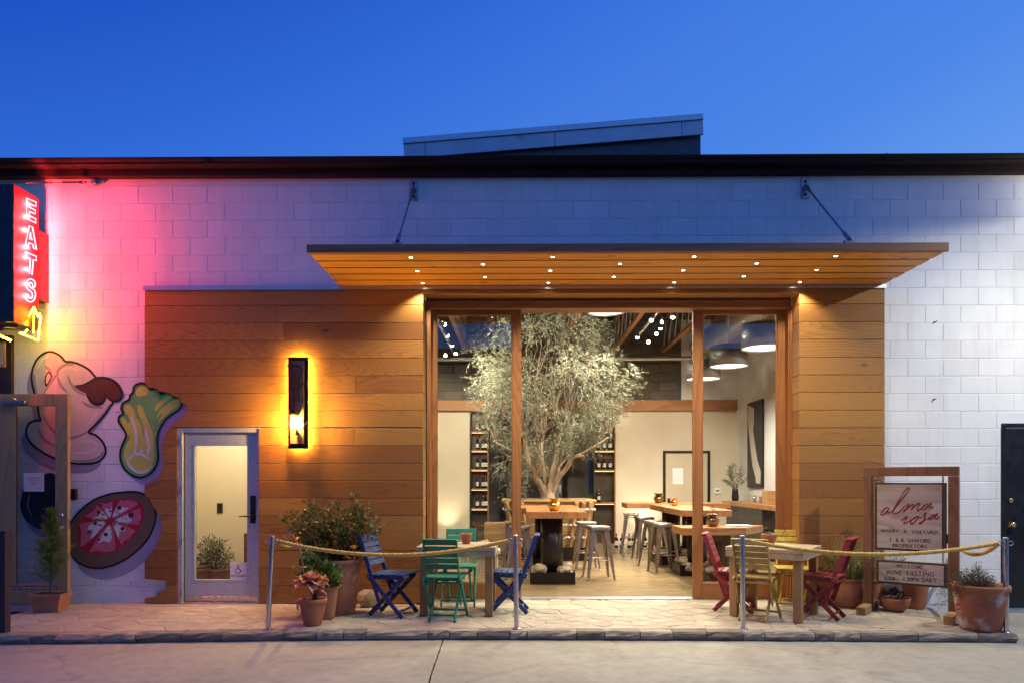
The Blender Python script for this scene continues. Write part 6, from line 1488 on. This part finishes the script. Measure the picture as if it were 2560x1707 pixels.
CX, CZ = (X0(1376, OYc)-tree.location.x), Z0(948, 1376, OYc)-tree.location.z
RXc, RZc = (X0(1592, OYc)-X0(1162, OYc))/2*.93, 1.62
sb = MB(); rr_ = random.Random(21)
lumps = [(Vector((rr_.gauss(0, 1), rr_.gauss(0, 1), rr_.gauss(0, 1))).normalized(), rr_.uniform(.05, .16)) for _ in range(34)]
def crown_k(d): return .90+sum(a_*max(0, (d.dot(l_)-.80)/.20) for l_, a_ in lumps)
def crown_pt(d, k): return Vector((CX+RXc*k*d.x, RXc*.92*k*d.y, CZ+RZc*k*(d.z if d.z > 0 else d.z*1.10)))
for i in range(120):
    d = Vector([rr_.gauss(0, 1) for _ in range(3)]).normalized()
    if d.z < -.75: continue
    t = crown_pt(d, crown_k(d)*rr_.uniform(.65, .92)); e = min(ends, key=lambda q: (q-t).length+rr_.uniform(0, .4)); pth = branch_path(e, t, .10, 5)
    sb.tube(pth, [.012*(1-.8*j/len(pth)) for j in range(len(pth))], 4)
sb.build('branches', M['twig'], tree)['kind'] = 'stuff'
# twigs spread through the crown, clumped, darker and sparser inside
clump = []
while len(clump) < 390:
    d = Vector([rr_.gauss(0, 1) for _ in range(3)]).normalized()
    if d.z < -.96: continue
    clump.append((crown_pt(d, crown_k(d)*rr_.uniform(.42, .98)**.6), d, rr_.random()))
for c, d, hue in clump:
    for s in range(17):
        o_ = Vector([rr_.gauss(0, 1) for _ in range(3)]); o_.normalize(); q = c+o_*.16*rr_.random()**.5
        dd = (d*.55+o_*.75+Vector([rr_.gauss(0, .5) for _ in range(3)])+Vector((0, 0, -.12))).normalized(); Lr = rr_.uniform(.10, .22)
        for j in range(11):
            tt = (j+rr_.random())/11*Lr; sd = Vector([rr_.gauss(0, .55) for _ in range(3)]); P.append(q+dd*tt+Vector((0, 0, -.4*tt*tt/Lr))); Dd.append(dd+sd); v = hue*.6+rr_.random()*.36; lv.append(.99 if rr_.random() < .012 else min(.94, v))
leaves('crown', P, Dd, RNG.uniform(.034, .066, len(P)), RNG.uniform(.008, .014, len(P)), M['olive'], tree, lv, fold=.2)
q = W(1458, 1250, OYc-.5); sx = empty('planter_succulent', (q.x, OYc-.45, h1_), 0, 'small green succulent on the planter rim beside the trunk', 'plant'); rosette(sx, (0, 0, .0), 14, .11, .035, M['succg'], .1, 1.4, seed=91)
# --- wine racks either side of the alcove
def bottle_proto():
    r_ = empty('wine_bottle', label='', cat='bottle', group='wine bottles on the wall racks')
    b = MB(); b.lathe([(0, 0), (.036, 0), (.038, .01), (.038, .185), (.030, .215), (.016, .235), (.0145, .245)], 14); b.build('body', M['bottle'], r_)
    b = MB(); b.lathe([(.0150, .240), (.0155, .305), (.0, .307)], 12); b.build('foil', M['foil'], r_)
    b = MB(); b.lathe([(.0388, .055), (.0388, .145)], 14); b.build('label', M['wlabel'], r_); return r_
bt0 = None
def bottle(x, y, z, label, rz=0, group=None):
    global bt0
    if bt0 is None: bt0 = bottle_proto(); o = bt0
    else: o = copy_tree(bt0)
    o.location = (x, y, z); o.rotation_euler = (0, 0, rz); o['label'] = label
    if group: o['group'] = group
    return o
def rack(name, u0, u1, vs, label, Yf=BYW-.02):
    x0, x1 = X0(u0, Yf), X0(u1, Yf); r_ = empty(name, (x0, Yf, 0), 0, label, 'wine rack', 'wine racks beside the alcove'); w = x1-x0
    b = MB(); b.box2((0, .18, 0), (w, .20, zB0-.01)); b.build('back_panel', M['rackback'], r_)
    for s in (0, w-.02): b = MB(); b.box2((s, -.02, 0), (s+.02, .18, zB0-.01), .002); b.build('side_panel', M['rackback'] if s == 0 else M['beam'], r_)
    zs = []
    for v in vs:
        z = Z0(v, 1280, Yf); zs.append(z); b = MB(); b.box2((.02, -.03, z-.035), (w-.02, .18, z+.0), .003); sh = b.build('shelf', M['beam'], r_)
        b = MB(); b.box2((.03, -.02, z-.042), (w-.03, .0, z-.0355)); b.build('shelf_led', M['shelfled'], sh)
    return r_, x0, x1, zs, Yf
nm_ = ('topmost', 'second', 'third', 'fourth', 'lowest')
ra, x0, x1, zs, Yf = rack('wine_rack', 1176, 1221, (1077, 1124, 1171.5, 1220, 1269), 'narrow wine rack of five lit shelves behind the fixed window pane')
for i, z in enumerate(zs):
    for k_, (f, lb) in enumerate(((.38, 'standing alone'), (.70, 'first of close pair'), (.88, 'last of close pair'))):
        bottle(x0+(x1-x0)*f, Yf+.06+.03*(k_ % 2), z+.001, f'dark wine bottle {lb}, {nm_[i]} shelf of five shelf rack')
rb_, x0, x1, zs, Yf = rack('wine_rack', 1484, 1538, (1124, 1173, 1255), 'wine rack with tall shelves beside the cream wall and olive crown')
for i, z in enumerate(zs):
    for k_, f in enumerate((.25, .52, .78)): 
        if i == 2 and k_ > 0: continue
        bottle(x0+(x1-x0)*f, Yf+.05+.03*(k_ % 2), z+.001, f'{("first", "second", "third")[k_]} wine bottle along the {("upper", "middle", "bottom")[i]} shelf of the tall rack')
q = W(1505, 1250, Yf)
for k_, u in enumerate((1541, 1554, 1573, 1583, 1613)):
    p = F(u, 1368); bottle(p.x, p.y-.0, .001, ('black wine bottle on the floor nearest the tall wine rack', 'black wine bottle on the floor, second from the tall rack', 'black wine bottle on the floor between two stool legs', 'black wine bottle on the floor touching the middle stool leg', 'black wine bottle on the floor under the wall uplight')[k_], group='wine bottles standing on the floor')
# --- alcove: mantel, fireplace, picture, curtain of blue light
AY = 10.9
x0, x1 = X0(1251, AY), X0(1438, AY); fp = empty('fireplace', ((x0+x1)/2, 11.35, 0), 0, 'dark open fireplace with a long wooden mantel behind the olive trunk', 'fireplace'); w = x1-x0
b = MB(); b.box2((-w/2+.15, -.45, 0), (w/2-.35, 0, Z0(1171, 1280, AY)), .01); b.build('chimney_breast', M['greyw'], fp)
zm = Z0(1171, 1280, AY); b = MB(); b.box2((-w/2, -.6, zm), (w/2, 0, zm+.09), .008); b.build('mantel', M['beam'], fp)
b = MB(); b.box2((-.55, -.47, .2), (.30, -.452, Z0(1192, 1280, AY)), .004); b.build('firebox', M['blackm'], fp)
for k_, (u, s) in enumerate(((1263, 1.5), (1312, .6), (1346, .6), (1415, 1.4))):
    q = W(u, 1166, AY); b = MB(); b.lathe([(0, 0), (.04, 0), (.085, .07), (.09, .13), (.06, .18), (.05, .19), (.03, .18)] if s > 1 else [(0, 0), (.06, 0), (.06, .14), (0, .14)], 16); o = b.build('vase' if s > 1 else 'candle', M['terra'] if s > 1 else M['wlabel'], None, (q.x, AY, zm+.091)); o.scale = (s, s, s)
    tag(o, ('large round clay jar on the mantel end behind the window', 'pale candle on the mantel, by the trunk fork', 'pale candle on the mantel between two limbs', 'large round clay jar on the mantel end by the picture')[k_], 'jar' if s > 1 else 'candle')
q0, q1 = W(1470, 1233, 8.2), W(1486, 1128, 8.2)
pic = empty('picture', (q0.x+.12, 8.15, (q0.z+q1.z)/2), 0, 'tall blue and ochre abstract picture beside the tall wine rack', 'picture')
hh = q1.z-q0.z; b = MB(); b.box((0, .02, 0), (.34, .03, hh), None, .004); b.build('frame', M['signedge'], pic)
b = MB(); b.box((0, .003, 0), (.30, .004, hh-.04)); b.build('canvas', pmat('blue_canvas', (.02, .04, .12), .6, 0, .5, 9, 40, 0, .001, 0, (.40, .24, .03), 9, .60), pic)
b = MB(); q = W(1400, 1235, 10.3); b.tube([(q.x, 10.3, 0), (q.x, 10.3, q.z)], .02, 6); b.lathe([(0, 0), (.05, 0), (.05, .25), (0, .25)], 10, (q.x, 10.3, q.z), mi=1); tag(b.build('candle_stand', [M['blackm'], M['wlabel']]), 'tall iron candle stand beside the fireplace', 'candle stand')
q = W(1239, 1310, 6.2); p = F(1239, 1372); b = MB(); b.box2((-.21, -.18, 0), (.21, .18, .62), .012); tag(b.build('wood_block', M['planter'], None, (X0(1239, 5.4), 5.4, 0)), 'pale squared timber block standing beside the planter', 'block')
bn = empty('stone_bench', (X0(1205, 1.15), 1.15, 0), 0, 'low pale stone bench just inside the fixed window pane', 'bench'); b = MB(); b.box2((-.30, -.16, .46), (.24, .16, .52), .01); b.build('seat', M['cream'], bn)
for s in (-.24, .18): b = MB(); b.box2((s-.03, -.12, 0), (s+.03, .12, .458), .006); b.build('leg', M['cream'], bn)
rock((X0(1208, 1.12), 1.12, .52), .12, 77, 'pale squared rock on the stone bench behind the window pane', sq=(1.1, .8, .75))
# --- interior door, art, counter, thermostat
E5 = Q(1500, 720, .3317)
idr = empty('interior_door', (X0(1716, BYW), BYW, 0), 0, 'tan interior door in a dark frame with a white sheet on it', 'door')
ow = X0(1775, BYW)-X0(1657, BYW); oh = Z0(1126, 1280, BYW); fw2 = .058
for s in (-1, 1): b = MB(); b.box2((s*ow/2-(fw2 if s > 0 else 0), -.03, 0), (s*ow/2+(fw2 if s < 0 else 0), -.002, oh), .003); b.build('jamb', M['dsteel'], idr)
b = MB(); b.box2((-ow/2+fw2, -.03, oh-fw2), (ow/2-fw2, -.002, oh), .003); b.build('lintel', M['dsteel'], idr)
b = MB(); b.box2((-ow/2+fw2+.004, -.02, .01), (ow/2-fw2-.004, -.003, oh-fw2-.004), .002); b.build('door_leaf', pmat('tan_door_paint', (.55, .46, .33), .6, 0, .03, 2, 30, 0, .001, 0), idr)
p0_, p1_ = W(1681, 1209, BYW), W(1707, 1169, BYW); b = MB(); b.box2((p0_.x-idr.location.x, -.024, p0_.z), (p1_.x-idr.location.x, -.021, p1_.z)); b.build('paper_sheet', M['white'], idr)
art = empty('artwork', (RX1, 6.4, 0), 0, 'tall black framed artwork with a jagged pale shape on the white wall', 'picture')
ya, yb = XP(1911, 1150, RX1).y, XP(1874, 1150, RX1).y; za0, za1 = XP(1890, 1217.5, RX1).z, XP(1911, 996, RX1).z
b = MB(); b.box2((-.05, ya-6.4, za0), (-.002, yb-6.4, za1), .003); b.build('frame', M['blackm'], art)
AP = Q(1740, 1060, .19127)
shape = [(1135, 880), (1180, 905), (1178, 1010), (1172, 1070), (1188, 1180), (1205, 1290), (1232, 1380), (1228, 1470), (1195, 1468), (1190, 1420), (1168, 1340), (1155, 1230), (1148, 1150), (1140, 1080), (1132, 990)]
b = MB(); b.face([(-.052, q.y-6.4, q.z) for q in [XP(*E5(*s_), RX1) for s_ in shape]]); b.build('torn_shape', M['paper'], art)
ct = empty('wall_counter', (RX1, 4.9, 0), 0, 'fir wall counter with a steel bracket along the white wall', 'counter')
yA, yB = 3.1, 6.6; b = MB(); b.box2((-.66, yA-4.9, .92), (-.002, yB-4.9, 1.0), .005); b.build('counter_top', M['bartop'], ct)
b = MB(); b.prism([(-.60, .918), (-.02, .918), (-.02, .50)], lambda a_, c_, t: (a_, t, c_), 3.55-4.9, 3.57-4.9); b.build('bracket', M['blackm'], ct)
b = MB(); b.box2((-.60, 4.3-4.9, .0), (-.02, 6.5-4.9, .918), .004); cb = b.build('cabinet', M['dsteel'], ct)
b = MB(); b.tube([(-.62, 4.5-4.9, .6), (-.66, 4.5-4.9, .6), (-.66, 4.68-4.9, .6), (-.62, 4.68-4.9, .6)], .009, 6); b.build('handle', M['brass'], cb)
b = MB(); q = XP(1933, 1240, RX1-.35); b.box2((RX1-.50, q.y-.14, 1.001), (RX1-.20, q.y+.14, 1.24), .005); tag(b.build('wooden_box', M['planter']), 'plain wooden box on the end of the wall counter', 'box')
for k_, u in enumerate((1885, 1893, 1901, 1909)):
    q = XP(u, 1240, RX1-.32); b = MB(); b.lathe([(0, 0), (.030, 0), (.034, .12), (.032, .12), (.028, .008), (0, .008)], 14); tag(b.build('drinking_glass', M['tumbler'], None, (RX1-.32-.04*(k_ % 2), q.y, 1.001)), 'clear tumbler in the row beside the wooden box', 'glass', 'tumblers on the wall counter')
q = XP(1838, 1240, RX1-.42); vs_ = empty('branch_vase', (q.x, q.y, 1.001), 0, 'dark vase of bare branches on the far end of the wall counter', 'vase')
b = MB(); b.lathe([(0, 0), (.06, 0), (.075, .06), (.06, .20), (.065, .24), (.05, .24)], 18); b.build('vase', M['dsteel'], vs_)
bush(vs_, (0, 0, .2), ell_tips(26, (0, 0, .5), (.30, .25, .36), seed=7, zmin=-.4), M['lav'], 40, .035, .3, spread=.035, r0=.004, start=.4)
q0, q1 = W(1786, 1233, BYW-.01), W(1801, 1219, BYW-.01); b = MB(); b.box2((q0.x, BYW-.03, q0.z), (q1.x, BYW-.001, q1.z), .003); th_ = b.build('thermostat', M['white']); tag(th_, 'small white thermostat on the cream wall by the interior door', 'thermostat')
b = MB(); b.box2((q0.x+.03, BYW-.032, (q0.z+q1.z)/2-.01), (q1.x-.03, BYW-.0305, (q0.z+q1.z)/2+.02)); b.build('display', M['blackm'], th_)

# --- pendants
def pendant(x, y, zb_, label, d=.61, hgt=.33):
    r_ = empty('drum_pendant', (x, y, zb_), 0, label, 'pendant lamp', 'steel drum pendants')
    b = MB(); b.lathe([(d/2-.004, .0), (d/2, .0), (d/2, hgt), (d/2-.004, hgt), (d/2-.004, .0)], 40); b.lathe([(d/2-.004, hgt-.002), (0, hgt-.002)], 40); b.build('drum_shade', M['shade'], r_)
    b = MB(); b.lathe([(d/2-.006, .018), (0, .018)], 40); b.build('diffuser', M['pendin'], r_)
    chain((0, 0, hgt), (0, 0, min(5.0-zb_, 2.2)), r_, 'chain', .005, .05)
    lamp('pendant_lamp', 'SPOT', (0, 0, .012), P_PEND*4, NEUT, r_, (0, 0, 0), spot_size=R(165), spot_blend=.6, shadow_soft_size=.2)
pendant(3.41, 1.70, 3.26, 'steel drum pendant cut off by the door jamb, closest to the window'); pendant(3.44, 3.50, 3.29, 'middle steel drum pendant of the row behind the pane'); pendant(3.37, 4.85, 3.27, 'steel drum pendant half behind the door stile, farthest of the row')
pendant(X0(1516, 2.95), 2.95, 4.06, 'steel drum pendant under the door head in front of the olive crown')
# --- roof trusses, ducts and track lights
for k_, X in enumerate((-2.3, -1.2, -.1, 1.0, 2.1, 3.2, 4.3)):
    r_ = empty('roof_truss', (X, 4.2, 4.30), 0, ('open web truss along the party wall', 'open web truss above the fixed window pane', 'open web truss over the planter', 'open web truss above the doorway table', 'open web truss between olive crown and track light', 'open web truss meeting the door stile', 'open web truss along the white wall')[k_], 'roof truss', 'open web roof trusses')
    b = MB(); b.box((0, 0, 0), (.085, 7.0, .06), None, .004); b.build('bottom_chord', M['chord'], r_)
    b = MB(); b.box((0, 0, .62), (.085, 7.0, .06), None, .004); b.build('top_chord', M['chord'], r_)
    if k_ in (1, 4, 5, 3):
        for i in range(12): y = -3.4+i*.57; b = MB(); b.tube([(0, y, .03), (0, y+.285, .59)], .013, 6); b.build('web_tube', M['duct'], r_); b = MB(); b.tube([(0, y+.285, .59), (0, y+.57, .03)], .013, 6); b.build('web_tube', M['duct'], r_)
b = MB(); b.tube([(4.0, .6, 4.35), (4.0, 3.0, 4.35), (4.0, 7.6, 4.35)], .24, 20); tag(b.build('round_duct', M['duct']), 'large round spiral duct high along the white wall', 'duct')
b = MB(); b.tube([(RX0, 7.2, 4.05), (RX1, 7.2, 4.05)], .05, 10); tag(b.build('sprinkler_pipe', M['duct']), 'thin pipe crossing above the bare block wall', 'pipe')
def track(X, Z, y0, y1, pts, label, aim):
    r_ = empty('track_light', (X, (y0+y1)/2, Z), 0, label, 'track light', 'ceiling track lights'); oy = -(y0+y1)/2
    b = MB(); b.box2((-.02, y0+oy, .0), (.02, y1+oy, .03), .003); b.build('track_rail', M['whitew'], r_)
    for k_, (y, side, dz_) in enumerate(pts):
        p = Vector((side*.13, y+oy, -.10-dz_)); d = (Vector(aim(k_, y))-Vector((X, (y0+y1)/2, Z))-p).normalized(); 
        b = MB(); b.tube([(0, y+oy, 0), (side*.06, y+oy, -.03), tuple(p-d*.04)], .010, 6); b.tube([p-d*.07, p+d*.03], [.022, .030], 12, mi=0); 
        n_ = d.orthogonal().normalized(); m_ = d.cross(n_); b.lathe([(.027, 0), (.031, .012), (.026, .028), (.012, .038), (0, .040)], 12, p+d*.03, 1, rot=Matrix((n_, m_, d)).transposed()); b.build('lamp_head', [M['blackm'], M['ledtrack']], r_)
        q = d.to_track_quat('-Z', 'Y').to_euler(); lamp('track_lamp', 'SPOT', p+d*.075, P_TRACK, (1, .89, .68), r_, q, spot_size=R(70), spot_blend=.6, shadow_soft_size=.04)
tc_ = Vector((tree.location.x, OYc, 2.9))
def aim_r(k_, y): return [(tc_.x+.6, tc_.y-.4, 3.2), (2.7, 2.6, 1.0), (tc_.x+.3, tc_.y-.6, 2.6), (2.2, 4.0, 0), (.5, 2.2, 1), (tc_.x, tc_.y-.7, 3.5), (3.0, 7.6, 1.2), (1.5, 2.0, 0), (2.0, 6.2, 0), (1.6, 1.5, 0)][k_ % 10]
def aim_l(k_, y): return [(tc_.x-.6, tc_.y-.5, 3.0), (-1.3, 7.7, 1.2), (tc_.x-.4, tc_.y-.6, 3.6), (tc_.x-.8, tc_.y, 2.4), (0, 2.0, 0), (-1.5, 7.7, 2.0), (tc_.x-.3, tc_.y-.8, 2.8), (tc_.x-.8, tc_.y, 3.2)][k_ % 8]
track(2.28, 4.18, 1.9, 5.4, [(2.15, 1, .02), (2.25, 1, .12), (2.75, -1, .0), (2.95, 1, .06), (3.3, -1, .04), (3.6, 1, .02), (3.95, 1, .03), (4.3, 1, .06), (4.75, -1, .02), (5.1, 1, .05)], 'track of bright spot lamps between the trusses over the bar tables', aim_r)
track(-1.38, 4.08, 1.7, 6.4, [(2.0, -1, .0), (2.7, -1, .08), (3.3, 1, .02), (3.9, 1, .06), (4.3, -1, .10), (4.9, 1, .04), (5.4, 1, .12), (6.0, -1, .05)], 'track of bright spot lamps above the fixed window pane', aim_l)
# small floor uplights that wash the walls
for k_, (x, y, lb) in enumerate(((X0(1113, BYW-.35), BYW-.35, 'small floor uplight washing the cream wall behind the window pane'), (X0(1612, BYW-.30), BYW-.30, 'small floor uplight between the stools washing the cream wall'), (RX1-.25, 4.0, 'small floor uplight washing the white wall under the counter'))):
    r_ = empty('floor_uplight', (x, y, 0), 0, lb, 'uplight'); b = MB(); b.lathe([(0, 0), (.05, 0), (.05, .09), (.042, .09), (.04, .07), (0, .07)], 16); b.build('housing', M['blackm'], r_)
    b = MB(); b.lathe([(.039, .075), (0, .075)], 14); b.build('lens', M['ledtrack'], r_); lamp('uplight_lamp', 'SPOT', (0, .0, .095), P_UP*6, (1, .86, .58), r_, (PI*.94, 0, 0), spot_size=R(85), spot_blend=1.0, shadow_soft_size=.03)
